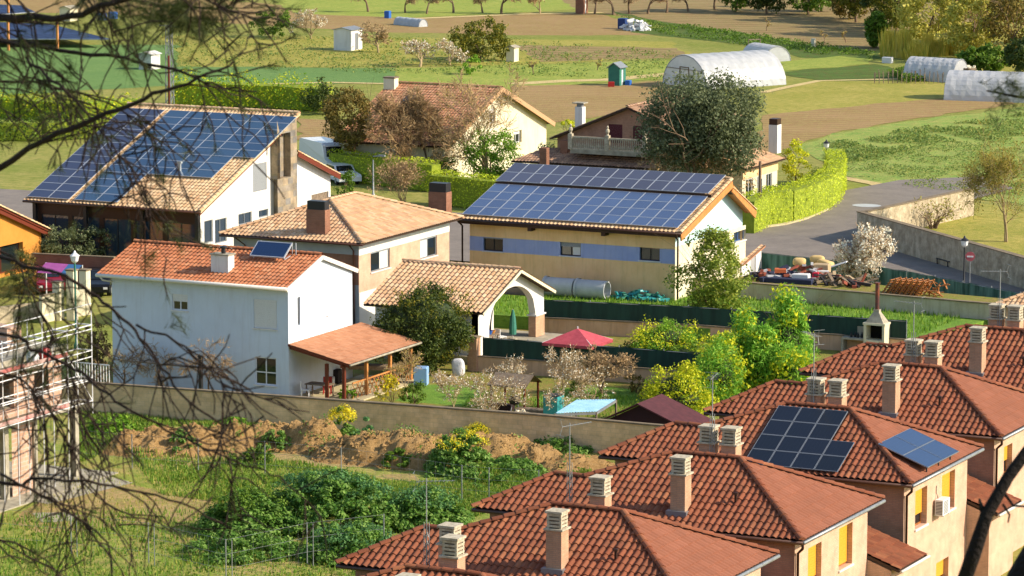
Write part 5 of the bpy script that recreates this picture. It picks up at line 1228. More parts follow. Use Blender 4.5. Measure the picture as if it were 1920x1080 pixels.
q = MB(); q.tube([p + V((.1, -.3, 0)), p + V((.1, -.3, 5.6))], .1, 6); q.build('inner_pole', M['wood_red'], t)
# bench and dark bins by the stone wall
for x, y, l in ((1772, 500, 'dark metal bench against the shaded stone wall, left of the pink sign'), (1912, 535, 'dark bench against the stone wall at the right edge')):
    p = A(x, y, 0); t = thing('bench', p, l, 'bench'); d = (sb - sa).normalized(); d.z = 0; n = V((d.y, -d.x, 0)); q = MB(); q.bar(p - d * .9 + ZUP * .45, p + d * .9 + ZUP * .45, .45, .06); q.build('seat', M['frame_dark'], t)
    q = MB(); q.bar(p - d * .9 - n * .25 + ZUP * .75, p + d * .9 - n * .25 + ZUP * .75, .05, .4); q.build('backrest', M['frame_dark'], t)
    for s in (-1, 1): q = MB(); q.bar(p + d * .75 * s + n * .2, p + d * .75 * s + n * .2 + ZUP * .43, .06); q.bar(p + d * .75 * s - n * .24, p + d * .75 * s - n * .24 + ZUP * .9, .06); q.bar(p + d * .75 * s - n * .24 + ZUP * .1, p + d * .75 * s + n * .2 + ZUP * .1, .05); q.build('leg', M['frame_dark'], t)
# ================================================================ pipes
GZ = .8
gt = [V((-103, fa.y + .15, 0)), V((fc.x, fc.y + .15, 0)), V((lc.x - 1, lc.y - .15, 0)), V((lb.x, lb.y - .15, 0)), V((-103, lb.y - .5, 0))]
b = MB(); b.prism([(v.x, v.y) for v in gt], 0, GZ); tag(b.build('grass_terrace', G['lawn'], None, (0, 0, 0)), kind='structure')
for i, (x, l) in enumerate(((1050, 'large pale pipe lying half behind the tan roof corner'), (1110, 'large pale pipe with its open dark end facing right'))):
    c = A(1080, 557, GZ) + V((-1.05 + 2.12 * i, 0, .55)); t = MB(); r0, r1 = .56, .48
    for j, (a, b, ro) in enumerate(((-1, 1, r0), (-1.0, -.85, .62))):
        t.tube([c + V((a, 0, 0)), c + V((b, 0, 0))], ro, 28, cap=False)
    t.tube([c + V((1, 0, 0)), c + V((-1, 0, 0))], r1, 28, cap=False)
    for X in (-1, 1):
        for k in range(28):
            t0, t1_ = 2 * math.pi * k / 28, 2 * math.pi * (k + 1) / 28; f = lambda r, tt: c + V((X, r * math.cos(tt), r * math.sin(tt)))
            t.quad(f(r1, t0), f(r0, t0), f(r0, t1_), f(r1, t1_))
    tag(t.build('concrete_pipe', M['pipe'], None, smooth=False), l, 'pipe', 'pipes in front of the yellow building')
def junk_blob(name, c, rx, ry, rz, n, size, m, label, cat, long=1.0, flat=True, parent=None):
    b = MB()
    for i in range(n):
        u = V((U(-1, 1), U(-1, 1), 0))
        if u.length > 1: u.normalize()
        z = rz * (1 - u.length * .8) * R(); p = V((c.x + u.x * rx, c.y + u.y * ry, c.z + z + .05)); d = V((U(-1, 1), U(-1, 1), U(-.3, .3))).normalized() * size * U(.5, 1.2)
        b.bar(p - d / 2 * long, p + d / 2 * long, size * U(.2, .5) / (long ** .5), size * U(.1, .35) / (long ** .5), i % len(m) if isinstance(m, list) else 0)
    return tag(b.build(name, m, None, (c.x, c.y, c.z)), label, cat)
junk_blob('plastic_netting', A(1200, 562, GZ), 1.7, .5, .65, 90, .5, [M['greenp'], M['tank']], 'tangled heap of green plastic crates and netting below the yellow building', 'junk pile', 1.6)
# ================================================================ junk yard
TZ = 1.62
q = [lb + V((-1.6, .15, 0)), lc + V((0, .15, 0)), A(1885, 560, TZ), A(1720, 545, TZ), A(1600, 526, TZ), A(1425, 508, TZ)]
b = MB(); b.prism([(v.x, v.y) for v in q], 0, TZ); tag(b.build('yard_terrace', G['yard'], None, (0, 0, 0)), kind='structure')
def jbox(name, px, py, w, d, h, m, label, cat, rot=0.0, tilt=0.0, z=0.0, lid=None):
    tz = TZ if (1440 < px < 1600 and 500 < py < 540) else 0
    p = A(px, py, tz) + V((0, 0, z)); b = MB(); hw, hd = w / 2, d / 2; c_, s_ = math.cos(rot), math.sin(rot)
    def P(x, y, zz): return V((p.x + x * c_ - y * s_, p.y + x * s_ + y * c_, p.z + zz + x * tilt))
    e = .04; vs = [P(-hw, -hd, 0), P(hw, -hd, 0), P(hw, hd, 0), P(-hw, hd, 0), P(-hw, -hd, h - e), P(hw, -hd, h - e), P(hw, hd, h - e), P(-hw, hd, h - e), P(-hw + e, -hd + e, h), P(hw - e, -hd + e, h), P(hw - e, hd - e, h), P(-hw + e, hd - e, h)]
    b.add(vs, [(0, 1, 5, 4), (1, 2, 6, 5), (2, 3, 7, 6), (3, 0, 4, 7), (4, 5, 9, 8), (5, 6, 10, 9), (6, 7, 11, 10), (7, 4, 8, 11), (8, 9, 10, 11), (3, 2, 1, 0)])
    t = tag(b.build(name, m, None, (p.x, p.y, p.z)), label, cat)
    if lid:
        b = MB(); b.bar(P(-hw * 1.04, 0, h + .02), P(hw * 1.04, 0, h + .02), d * 1.04, .04); ORG[t] = p; b.build('lid', lid, t)
    return t
def sack(name, px, py, w, d, h, m, label, cat, rot=0.0, tilt=0.0, z=0.0):
    tz = TZ if (1440 < px < 1600 and 500 < py < 540) else 0
    p = A(px, py, tz) + V((0, 0, z)); b = MB(); K, J2 = 14, 8; ph = U(0, 6)
    for j in range(J2 + 1):
        v = math.pi * j / J2
        for k in range(K):
            u = 2 * math.pi * k / K; sq = lambda q: math.copysign(abs(q) ** .55, q)
            x = sq(math.cos(u)) * math.sin(v) ** .6 * w / 2; y = sq(math.sin(u)) * math.sin(v) ** .6 * d / 2; zz = h / 2 + sq(-math.cos(v)) * h / 2
            f = 1 + .1 * math.sin(3 * u + ph + zz * 5); x *= f; y *= f
            b.v.append(V((p.x + x * math.cos(rot) - y * math.sin(rot), p.y + x * math.sin(rot) + y * math.cos(rot), p.z + zz + x * tilt)))
    for j in range(J2):
        for k in range(K): k2 = (k + 1) % K; b.f.append([j * K + k, j * K + k2, (j + 1) * K + k2, (j + 1) * K + k]); b.m.append(0); b.uv.append(None)
    return tag(b.build(name, m, None, (p.x, p.y, p.z), smooth=True), label, cat)
mm = lambda n, c: mat(n, c, rough=.8)
JM = {'blue': mm('navy_tarpaulin', '#2a3048'), 'grey': mm('light_grey_scrap', '#b4b4b8'), 'rust': mm('rusty_scrap', '#8c4a38'), 'sand': mm('sand_sack', '#ccb078'), 'tan': mm('tan_cardboard', '#b09a78'), 'white': mm('white_scrap', '#d4d4d4'), 'crimson': mm('crimson_plastic', '#b02038'), 'black': mm('black_scrap', '#2a2628')}
junk_blob('scrap_heap', A(1465, 524, TZ), 1.9, 1.1, .9, 60, .8, [JM['rust'], JM['grey'], JM['blue'], JM['black']], 'heap of rusty boards and sheet next to the white lean-to', 'junk pile', 1.4)
junk_blob('scrap_heap', A(1515, 524, TZ), 1.6, 1.1, 1.1, 60, .7, [JM['grey'], JM['white'], JM['tan'], JM['rust']], 'heap of white and tan scrap in the middle of the junk yard', 'junk pile', 1.4)
junk_blob('scrap_heap', A(1570, 532, TZ), 1.8, 1.0, .6, 45, .8, [JM['black'], JM['tan'], M['wood_grey'], JM['rust']], 'low dark heap of boards left of the blossoming tree', 'junk pile', 2)
jbox('tarpaulin_bale', 1478, 530, 3.2, .9, .3, JM['blue'], 'flat navy tarpaulin along the junk yard wall', 'tarpaulin', .05)
sack('sand_sack', 1498, 515, .8, .5, .5, JM['sand'], 'lone tan sack on top of the junk, left', 'sack', .3, z=.55)
sack('sand_sack', 1532, 512, .9, .6, .5, JM['sand'], 'tan sack on the highest pile, left of the longer sack', 'sack', .1, z=.6)
sack('sand_sack', 1548, 515, 1.1, .6, .4, JM['sand'], 'longer tan sack lying low beside the highest one', 'sack', -.3, -.15, .5)
jbox('paper_carton', 1540, 522, 1.0, .7, .7, JM['tan'], 'tan carton under the sacks in the junk yard', 'carton', .1, z=.2)
jbox('white_board', 1568, 519, 1.3, .5, .06, JM['white'], 'bright white board tilted at the right of the junk', 'board', .2, .35, .7)
jbox('plastic_can', 1529, 529, .35, .35, .5, JM['crimson'], 'small crimson can at the front of the junk heap', 'can', .2, z=.1)
jbox('white_crate', 1502, 530, 1.0, .6, .5, JM['white'], 'white crate at the front edge of the junk yard', 'crate', .1, z=.05)
jbox('orange_tub', 1463, 526, .7, .5, .25, mm('orange_plastic', '#b8603a'), 'low orange tub in the junk near the white lean-to', 'tub', .4, z=.5)
# pallets leaning in a stack
def pallets():
    p = A(1652, 551, TZ); t = thing('pallet_stack', p, 'stack of leaning brown wooden pallets under the blossoming tree', 'pallets'); 
    for i in range(7):
        b = MB(); o = p + V((.35 * i, .0, .02)); tl = V((.55, 0, .83)); w_ = V((.15, 1.2, 0))
        for j in range(6): a = o + tl * (j * .2); b.bar(a, a + w_, .1, .03)
        for j in range(3): a = o + w_ * (j / 2) + V((.06, 0, 0)); b.bar(a, a + tl * 1.05, .1, .08)
        b.build('pallet', M['wood'], t)
    b = MB()
    for i in range(26): a = p + V((U(2.6, 3.7), U(0, 1), U(.05, .8))); d = V((U(-1, 1), U(-.3, .5), U(-.6, .6))).normalized() * U(.3, .7); b.bar(a - d / 2, a + d / 2, .08, .05)
    b.build('loose_boards', M['wood'], t)
pallets()
# ================================================================ barbecue
def bbq():
    p = A(1638, 668, 0); h = 1.0; t = thing('brick_barbecue', p, 'grey outdoor barbecue with a dark firebox and tall rusty flue', 'barbecue'); s = ppm(668)
    w = MB(); w.box(p.x - .62, p.x - .48, p.y, p.y + .9, .9, 1.75); w.box(p.x + .48, p.x + .62, p.y, p.y + .9, .9, 1.75); w.box(p.x - .62, p.x + .62, p.y, p.y + .9, 0, .9); w.box(p.x - .48, p.x + .48, p.y + .8, p.y + .9, .9, 1.75); w.box(p.x - .66, p.x + .66, p.y - .04, p.y + .94, 1.75, 1.87); w.build('firebox', M['cream'], t)
    w = MB(); w.box(p.x - .47, p.x + .47, p.y + .74, p.y + .79, .91, 1.74); w.build('soot_back', M['black'], t)
    w = MB(); a = [(-.55, .02), (.55, .02), (.55, .86), (-.55, .86)]; b = [(-.17, .3), (.17, .3), (.17, .62), (-.17, .62)]
    vs = [V((p.x + q[0], p.y + q[1], 1.87)) for q in a] + [V((p.x + q[0], p.y + q[1], 2.45)) for q in b] + [V((p.x + q[0], p.y + q[1], 2.6)) for q in b]
    w.add(vs, [(0, 1, 5, 4), (1, 2, 6, 5), (2, 3, 7, 6), (3, 0, 4, 7), (4, 5, 9, 8), (5, 6, 10, 9), (6, 7, 11, 10), (7, 4, 8, 11), (8, 9, 10, 11)]); w.build('hood', M['concrete'], t)
    w = MB(); w.tube([V((p.x, p.y + .46, 2.6)), V((p.x, p.y + .46, 4.05))], .12, 10); w.tube([V((p.x, p.y + .46, 4.05)), V((p.x, p.y + .46, 4.12))], .16, 10); w.build('flue', mat('rusty_flue', '#8c5038', '#4c4048', scale=1.2, rough=.5, metal=.4), t)
    w = MB(); w.box(p.x - 2.0, p.x - .64, p.y + .1, p.y + .9, .82, .92); w.box(p.x - 2.0, p.x - 1.88, p.y + .1, p.y + .9, 0, .82); w.box(p.x - 2.0, p.x - .64, p.y + .84, p.y + .92, .92, 1.5); w.box(p.x - 1.88, p.x - .64, p.y + .8, p.y + .84, 0, .82); w.build('side_counter', M['concrete'], t)
    for i in range(4): c = V((p.x - 1.5 + .2 * i, p.y + .4 + .1 * (i % 2), .92)); w = MB(); w.lathe(c, [(0, 0), (.07, 0), (.07, .18), (.03, .24), (.03, .3), (0, .3)], 8); w.build('bottle', M['frame_dark'], t)
bbq()
# ================================================================ garden furniture
def parasol():
    a, b, c, d = A(1015, 632, 2.0), A(1092, 645, 2.0), A(1150, 640, 2.0), A(1075, 622, 2.0); ap = A(1083, 613, 2.55)
    ctr = A(1083, 636, 2.0); t = thing('red_parasol', (ctr.x, ctr.y, 0), 'faded red square parasol behind the green screen', 'parasol'); r = 1.5; n = 4; w = MB()
    cs_ = [V((ctr.x + r * x, ctr.y + r * y, 1.9)) for x, y in ((-1, -.9), (1, -.9), (1, .9), (-1, .9))]; top = V((ctr.x, ctr.y, 2.6))
    for i in range(4):
        p, q_ = cs_[i], cs_[(i + 1) % 4]; m_ = (p + q_) / 2 - V((0, 0, .05))
        w.poly([p, m_, top]); w.poly([m_, q_, top]); w.quad(p - ZUP * .16, q_ - ZUP * .16, q_, p)
    w.build('canopy', M['red'], t); w = MB(); w.tube([V((ctr.x, ctr.y, 0)), V((ctr.x, ctr.y, 2.7))], .035, 8); w.build('pole', M['frame_white'], t)
    w = MB()
    for p in cs_: w.bar(top - ZUP * .05, p + ZUP * .01, .02)
    w.build('ribs', M['frame_white'], t); w = MB(); w.box(ctr.x - .3, ctr.x + .3, ctr.y - .3, ctr.y + .3, .01, .1); w.build('base', M['concrete'], t)
parasol()
def table(p, w, d, h, m, label, name='garden_table'):
    t = thing(name, p, label, 'table'); q = MB(); q.box(p.x - w / 2, p.x + w / 2, p.y - d / 2, p.y + d / 2, p.z + h - .05, p.z + h); q.build('table_top', m, t)
    for sx in (-1, 1):
        for sy in (-1, 1): q = MB(); q.bar(p + V((sx * (w / 2 - .08), sy * (d / 2 - .08), 0)), p + V((sx * (w / 2 - .08), sy * (d / 2 - .08), h - .05)), .06); q.build('leg', m, t)
    return t
def chair(p, rot, m, label, grp=None):
    t = thing('garden_chair', p, label, 'chair', grp); q = MB(); q.box(-.23, .23, -.23, .23, .41, .45); a = q; 
    def fin(q, n): q.v = [V((v[0] * math.cos(rot) - v[1] * math.sin(rot), v[0] * math.sin(rot) + v[1] * math.cos(rot), v[2])) + p for v in q.v]; q.build(n, m, t)
    fin(q, 'seat'); q = MB(); q.box(-.23, .23, .2, .24, .5, .88); fin(q, 'backrest')
    for sx in (-1, 1):
        for sy in (-1, 1): q = MB(); q.bar((sx * .2, sy * .2, 0), (sx * .19, sy * .19, .41 if sy < 0 else .55), .04); fin(q, 'leg')
    return t
x0_, xa_, py0, py1 = PAV
pz = V((0, 0, .1))
tb = table(V((xa_ - .9, py0 + 2.6, .5)), .9, 2.0, .75, M['wood_grey'], 'long table under the white arch with dishes on it')
def bowl(p, r, h, m, label, name='bowl'):
    b = MB(); b.lathe(p, [(0, 0), (r * .6, 0), (r, h), (r * .9, h), (r * .5, .03), (0, .03)], 12); return tag(b.build(name, m, None, (p.x, p.y, p.z)), label, 'bowl')
bowl(V((xa_ - .8, py0 + 2.9, 1.251)), .25, .22, M['bluep'], 'blue bowl on the table under the arch')
bowl(V((xa_ - .8, py0 + 3.35, 1.251)), .2, .16, M['orange'], 'small orange bowl on the table under the arch')
chair(V((xa_ - .7, py0 + 4.3, .5)), 2.6, M['frame_white'], 'white plastic chair under the arch with a red cloth behind')
tag(chair(V((xa_ - 1.6, py0 + 4.4, .5)), 1.2, M['redpaint'], 'red chair under the arch behind the white chair'))
p = V((xa_ - .8, py0 + 6.0, .5)); t = thing('folded_parasol', p, 'folded dark green parasol standing under the arch', 'parasol'); b = MB(); b.tube([p, p + ZUP * 1.75], .025, 6); b.build('pole', M['frame_white'], t); b = MB(); b.lathe(p + ZUP * .3, [(.2, 0), (.22, .3), (.17, .9), (.06, 1.4), (0, 1.42)], 9); b.build('canopy', M['teal'], t); b = MB(); b.lathe(p, [(.25, 0), (.25, .08), (.05, .12)], 10); b.build('base', M['concrete'], t)
# under the porch of the white house
wx, pc_, pxo, pyb2 = PORCH
table(V((wx + 1.3, pc_ + 1.0, .12)), 1.4, .8, .72, M['wood_grey'], 'weathered table under the porch roof of the white house')
chair(V((wx + 1.2, pc_ + 2.0, .12)), 0.4, M['redpaint'], 'red chair behind the table under the porch')
chair(V((wx + .7, pc_ + .5, .12)), 2.0, M['frame_white'], 'white chair at the left under the porch')
jbox('storage_box', 612, 728, .8, .6, .5, M['pipe'], 'pale storage box on the porch floor by the white chair', 'box', .3, z=.12)
jbox('storage_box', 628, 722, .6, .5, .75, JM['black'], 'black box on the porch floor behind the pale one', 'box', .1, z=.12)
jbox('plank_stack', 700, 716, 2.6, .7, .25, M['wood_grey'], 'grey plank stack on trestles behind the porch posts', 'planks', .3, z=.7)
jbox('water_barrel', 790, 722, .7, .7, 1.0, mat('pale_blue_plastic', '#8ab0dc', rough=.4), 'pale blue plastic barrel below the dark round bush', 'barrel', .3)
sack('white_sack', 859, 706, .7, .5, 1.0, mat('white_woven_sack', '#dcdce0', '#c4c4cc', scale=5, rough=.8, bump=.6, bscale=8), 'white woven sack standing right of the round bush', 'sack', .2)
# small dark gazebo with kettle grill
def gazebo():
    c = A(965, 772, 0); t = thing('small_gazebo', c, 'little open gazebo with a dark ridged roof in the garden', 'gazebo'); w, d = 1.1, .9; r = MB()
    for s in (-1, 1): r.quad(V((c.x - w, c.y, 2.0)), V((c.x + w, c.y, 2.0)), V((c.x + w, c.y + s * d * 1.1, 1.5)), V((c.x - w, c.y + s * d * 1.1, 1.5))); r.quad(V((c.x - w, c.y, 1.95)), V((c.x + w, c.y, 1.95)), V((c.x + w, c.y + s * d * 1.1, 1.45)), V((c.x - w, c.y + s * d * 1.1, 1.45)))
    r.build('roof', M['wood_grey'], t)
    for sx in (-1, 1):
        for sy in (-1, 1): q = MB(); q.bar((c.x + sx * .95, c.y + sy * .8, 0), (c.x + sx * .95, c.y + sy * .8, 1.6), .09); q.build('post', M['wood_red'], t)
    k = c + V((.5, -1.0, 0)); t = thing('kettle_grill', k, 'black kettle grill on legs beside the little gazebo', 'grill'); b = MB(); b.lathe(k + ZUP * .55, [(0, 0), (.25, .08), (.34, .28), (.25, .46), (.05, .52), (0, .52)], 14); b.build('bowl', M['frame_dark'], t, smooth=True)
    for i in range(3): b = MB(); an = i * 2.1; b.bar(k + V((.32 * math.cos(an), .32 * math.sin(an), 0)), k + V((.15 * math.cos(an), .15 * math.sin(an), .65)), .035); b.build('leg', M['steel'], t)
gazebo()
jbox('wooden_bench_box', 940, 775, 1.2, .6, .5, M['maroon_dark'], 'dark low box left of the kettle grill', 'box', .1)
jbox('planter_box', 1000, 782, 1.8, .6, .45, M['wood_grey'], 'long grey planter just behind the block wall', 'planter', .05)
jbox('water_tank', 1038, 790, .8, .8, 1.35, M['tank'], 'teal water tank left of the pale blue sheet roof', 'tank', .0, lid=M['frame_dark'])
def sheet_roof():
    a, b, c, d = A(1040, 775, 1.75), A(1118, 772, 1.75), A(1155, 749, 1.95), A(1080, 750, 1.95); z = V((0, 0, 0)); ctr = (a + c) / 2
    t = thing('sheet_shelter', (ctr.x, ctr.y, 0), 'low shelter roofed with pale blue corrugated sheet', 'shelter'); r = MB(); n = 30
    for i in range(n):
        f0, f1 = i / n, (i + 1) / n; z0, z1 = (.03 if i % 2 else 0), (.0 if i % 2 else .03); r.quad(a + (b - a) * f0 + ZUP * z0, a + (b - a) * f1 + ZUP * z1, d + (c - d) * f1 + ZUP * z1, d + (c - d) * f0 + ZUP * z0)
    r.build('sheet_roof', M['sheet'], t)
    for p in (a, b, c, d): q = MB(); q.bar((p.x, p.y, 0), (p.x, p.y, p.z - .02), .08); q.build('post', M['wood_grey'], t)
    q = MB(); q.bar(a - ZUP * .08, b - ZUP * .08, .06, .12); q.bar(b - ZUP * .08, c - ZUP * .08, .06, .12); q.build('beam', M['steel'], t)
    # maroon shed
    e = A(1132, 790, 1.3); ap = A(1182, 752, 2.35); x0, x1 = e.x, e.x + 4.6; y0 = e.y; t = thing('maroon_shed', (e.x + 2.3, y0 + 1.2, 0), 'dark maroon shed with a low gable beside the blue sheet roof', 'shed'); w = MB(); xm = (x0 + x1) / 2 - .4
    wall(w, (x0, y0), (x1, y0), 0, [(0, 1.3), (xm - x0, 2.25), (x1 - x0, 1.2)]); wall(w, (x1, y0), (x1, y0 + 2.6), 0, 1.2); wall(w, (x1, y0 + 2.6), (x0, y0 + 2.6), 0, 1.3); wall(w, (x0, y0 + 2.6), (x0, y0), 0, 1.3); w.build('wall', M['maroon_dark'], t)
    w = MB(); 
    for (a_, za, b_, zb) in ((x0 - .2, 1.26, xm, 2.3), (x1 + .2, 1.16, xm, 2.3)): w.bar(V((a_, y0 + 1.25, za + .05)), V((b_, y0 + 1.25, zb + .05)), 3.0, .06)
    w.build('roof', M['maroon'], t)
sheet_roof()
# ================================================================ polytunnels
def tunnel(name, c, ang, L, Rr, h, label, ribs=8, end=True, mm_=None, door=True):
    t = thing(name, c, label, 'polytunnel'); d = V((math.cos(ang), math.sin(ang), 0)); n = V((-d.y, d.x, 0)); s = MB(); K = 16; NR = ribs * 3
    def P(i, k, r=0): f = -L / 2 + L * i / NR; a = math.pi * k / K; w = .05 * math.sin(i * 2.1 + k) * (0 < k < K) * (i % 3 != 0); return c + d * f + n * (math.cos(a) * (Rr + r + w * .6)) + ZUP * (math.sin(a) * (h + r + w))
    for i in range(NR):
        for k in range(K): s.quad(P(i, k), P(i + 1, k), P(i + 1, k + 1), P(i, k + 1))
    for e in (0, NR):
        if end: s.poly([P(e, k) for k in range(K + 1)])
    s.build('cover', mm_ or M['poly'], t, smooth=False)
    r = MB()
    for i in range(0, NR + 1, 3): r.tube([P(i, k, -.04) for k in range(0, K + 1, 2)], .04, 5)
    for k in (4, 8, 12): r.bar(P(0, k, -.1), P(NR, k, -.1), .05)
    r.build('hoops', M['steel'], t)
    if door:
        q = MB(); o = c - d * (L / 2 + .06)
        for s_ in (-1, 1): q.bar(o + n * s_ * .7, o + n * s_ * .7 + ZUP * 1.9, .08)
        q.bar(o - n * .7 + ZUP * 1.9, o + n * .7 + ZUP * 1.9, .08); q.bar(o - n * Rr * .8 + ZUP * h * .55, o + n * Rr * .8 + ZUP * h * .55, .06); q.build('door_frame', M['wood_grey'], t)
c = A(1362, 160, 0)
tunnel('polytunnel', A(1358, 158, 0), math.radians(60), 9.5, 3.6, 3.1, 'largest white polytunnel, right behind the big evergreen tree', 8)
tunnel('polytunnel', A(1436, 112, 0), math.radians(-38), 4.8, 1.6, 1.6, 'small low polytunnel behind the largest one', 5)
tunnel('polytunnel', A(1755, 150, 0), math.radians(-8), 5.4, 1.8, 2.2, 'bluish polytunnel with patched end beside the vegetable stakes', 5)
tunnel('polytunnel', A(1870, 186, 0), math.radians(8), 9.0, 2.6, 2.6, 'grey-white polytunnel cut by the right edge of the photo', 6)
tunnel('low_tunnel', A(770, 48, 0), math.radians(-24), 4.6, .7, .9, 'low grey crop tunnel far off beside a blue drum', 4, door=False, mm_=M['pipe'])
p = A(1800, 154, 0); junk_blob('wood_screen', p + V((1.0, 0, .6)), .6, .5, 1.2, 30, .8, [M['wood_grey'], M['cream']], 'patched wooden boards at the end of the bluish polytunnel', 'boards', 1.5)
# ================================================================ sheds and far things
def shed(name, px0, px1, pyt, pyb, label, mw, mroof, rz=.45, dr=None, dep=None, ax='x'):
    a = A(px0, pyb, 0); s = ppm(pyb); w_ = (px1 - px0) / s; c = A((px0 + px1) / 2, pyb, 0); W = w_ * .62 if dep is None else w_ - dep; D = dep or w_ * .75; H = (pyb - pyt) / s - rz; t = thing(name, c, label, 'shed'); x0, x1, y0, y1 = c.x - W / 2, c.x + W / 2, c.y, c.y + D
    w = MB(); wall(w, (x0, y0), (x1, y0), 0, [(0, H), (W / 2, H + rz), (W, H)]); wall(w, (x1, y0), (x1, y1), 0, H, [(D * .35, D * .65, .05, min(1.8, H - .2))] if dr else (), .08); wall(w, (x1, y1), (x0, y1), 0, [(0, H), (W / 2, H + rz), (W, H)]); wall(w, (x0, y1), (x0, y0), 0, H); w.build('wall', mw, t)
    if dr: w = MB(); w.box(x1 - .07, x1 - .05, y0 + D * .35, y0 + D * .65, .05, min(1.8, H - .2)); w.build('door', dr, t)
    w = MB(); m_ = (x0 + x1) / 2
    for e, s_ in ((x0 - .15, 1), (x1 + .15, 1)): w.bar(V((e, (y0 + y1) / 2, H - .02)), V((m_, (y0 + y1) / 2, H + rz + .05)), D + .3, .06)
    w.build('roof', mroof, t); return t
shed('white_shed', 612, 672, 52, 95, 'white rendered garden shed in the far meadow', M['white'], M['steel'], .2, M['frame_grey'])
shed('white_shed', 250, 294, 98, 131, 'small white hut left of the lattice pole', M['white'], M['white'], .2)
shed('green_shed', 1132, 1170, 118, 161, 'small green wooden shed with a pale side and grey roof', M['teal'], M['steel'], .45, M['frame_white'])
p = A(1168, 160, 0); jbox('blue_tub', 1178, 160, .5, .5, .5, M['bluep'], 'blue tub right of the green shed', 'tub'); jbox('red_cart', 1146, 163, .6, .4, .5, M['redpaint'], 'red garden cart in front of the green shed', 'cart', .4)
t = shed('stone_hut', 943, 970, 86, 116, 'tiny pale stone hut beside the big olive bush', M['cream'], M['concrete'], .15)
t = shed('brick_tower', 1073, 1100, -30, 26, 'narrow brick hut at the top edge among bare orchard trees', M['brick_brown'], M['tile_rust'], .3, M['frame_white'])
jbox('blue_drum', 727, 34, .6, .6, .85, M['bluep'], 'blue drum at the left end of the low crop tunnel', 'drum')
jbox('blue_drum', 1168, 54, .9, .9, 1.2, mat('navy_drum', '#243c70', rough=.5), 'dark blue tank left of the white plastic heap', 'tank')
jbox('blue_drum', 192, 38, .8, .8, .8, M['bluep'], 'left one of two blue drums at the top left', 'drum'); jbox('blue_drum', 212, 35, .8, .8, .8, M['bluep'], 'right one of two blue drums at the top left', 'drum')
junk_blob('plastic_heap', A(1192, 57, 0), 1.5, 1.0, 1.9, 60, .9, [JM['white']], 'crumpled white plastic heap on a dark field', 'plastic heap', 1)
shed('cream_hut', 103, 140, 12, 40, 'cream hut behind the far left solar canopy', M['cream'], M['concrete'], .2)
jbox('blue_drum', 1856, 146, 1.2, .6, .5, M['bluep'], 'blue tarpaulin between the two right polytunnels', 'tarpaulin')
jbox('white_drum', 1664, 118, 1.0, .6, .6, JM['white'], 'white crate on the vegetable plot left of the bluish polytunnel', 'crate')
jbox('stone_post', 1525, 88, .4, .4, .9, M['cream'], 'lone pale stone post on the brown field', 'post')
# vegetable stakes
t = thing('plant_stakes', A(1700, 158, 0), 'rows of thin bean stakes beside the bluish polytunnel', 'stakes')
for r_ in range(3):
    for i in range(16): p = A(1640 + i * 8.5, 152 + r_ * 2.5, 0); b = MB(); b.bar(p, p + V((U(-.1, .1), U(-.1, .1), U(.9, 1.3))), .05); b.build('stake', M['wood_grey'], t)
# far left solar canopies
M['cell_matte'] = cellmat('matte_navy_cells', '#1c2c4e', '#1a2846', '#32466e', 1, 1, .12, .6, .2); M['cell_matte'].node_tree.nodes['Principled BSDF'].inputs['Coat Weight'].default_value = 0
def canopy(px, zz, label, posts, n):
    q = [A(*p, zz) for p in px]; c = sum(q, V((0, 0, 0))) / len(q); t = thing('solar_canopy', (c.x, c.y, 0), label, 'solar canopy', 'solar canopies'); b = MB(); top = [v + ZUP * .0 for v in q]
    b.poly(top, 0, [(0, 0), (n, 0), (n, 3), (0, 3)][:len(q)]); b.poly([v - ZUP * .12 for v in q][::-1], 1)
    for i in range(len(q)): j = (i + 1) % len(q); b.quad(q[i] - ZUP * .12, q[j] - ZUP * .12, q[j], q[i], 1)
    b.build('panel_field', [M['cell_matte'], M['steel']], t)
    for x, y0, y1 in posts: p = A(x, y1, 0); w = MB(); w.bar(p, p + ZUP * ((y1 - y0) / ppm(y1)), .22); w.build('post', M['wood_orange'], t)
canopy([(-60, 72), (208, 73), (90, 44), (-60, 40)], 1.0, 'big dark blue solar canopy at the far left, the nearer one', [(16, 30, 95), (108, 30, 95)], 16)
canopy([(-60, 30), (66, 22), (40, 10), (-60, 6)], 1.0, 'smaller solar canopy at the top left corner', [(16, -20, 40)], 12)
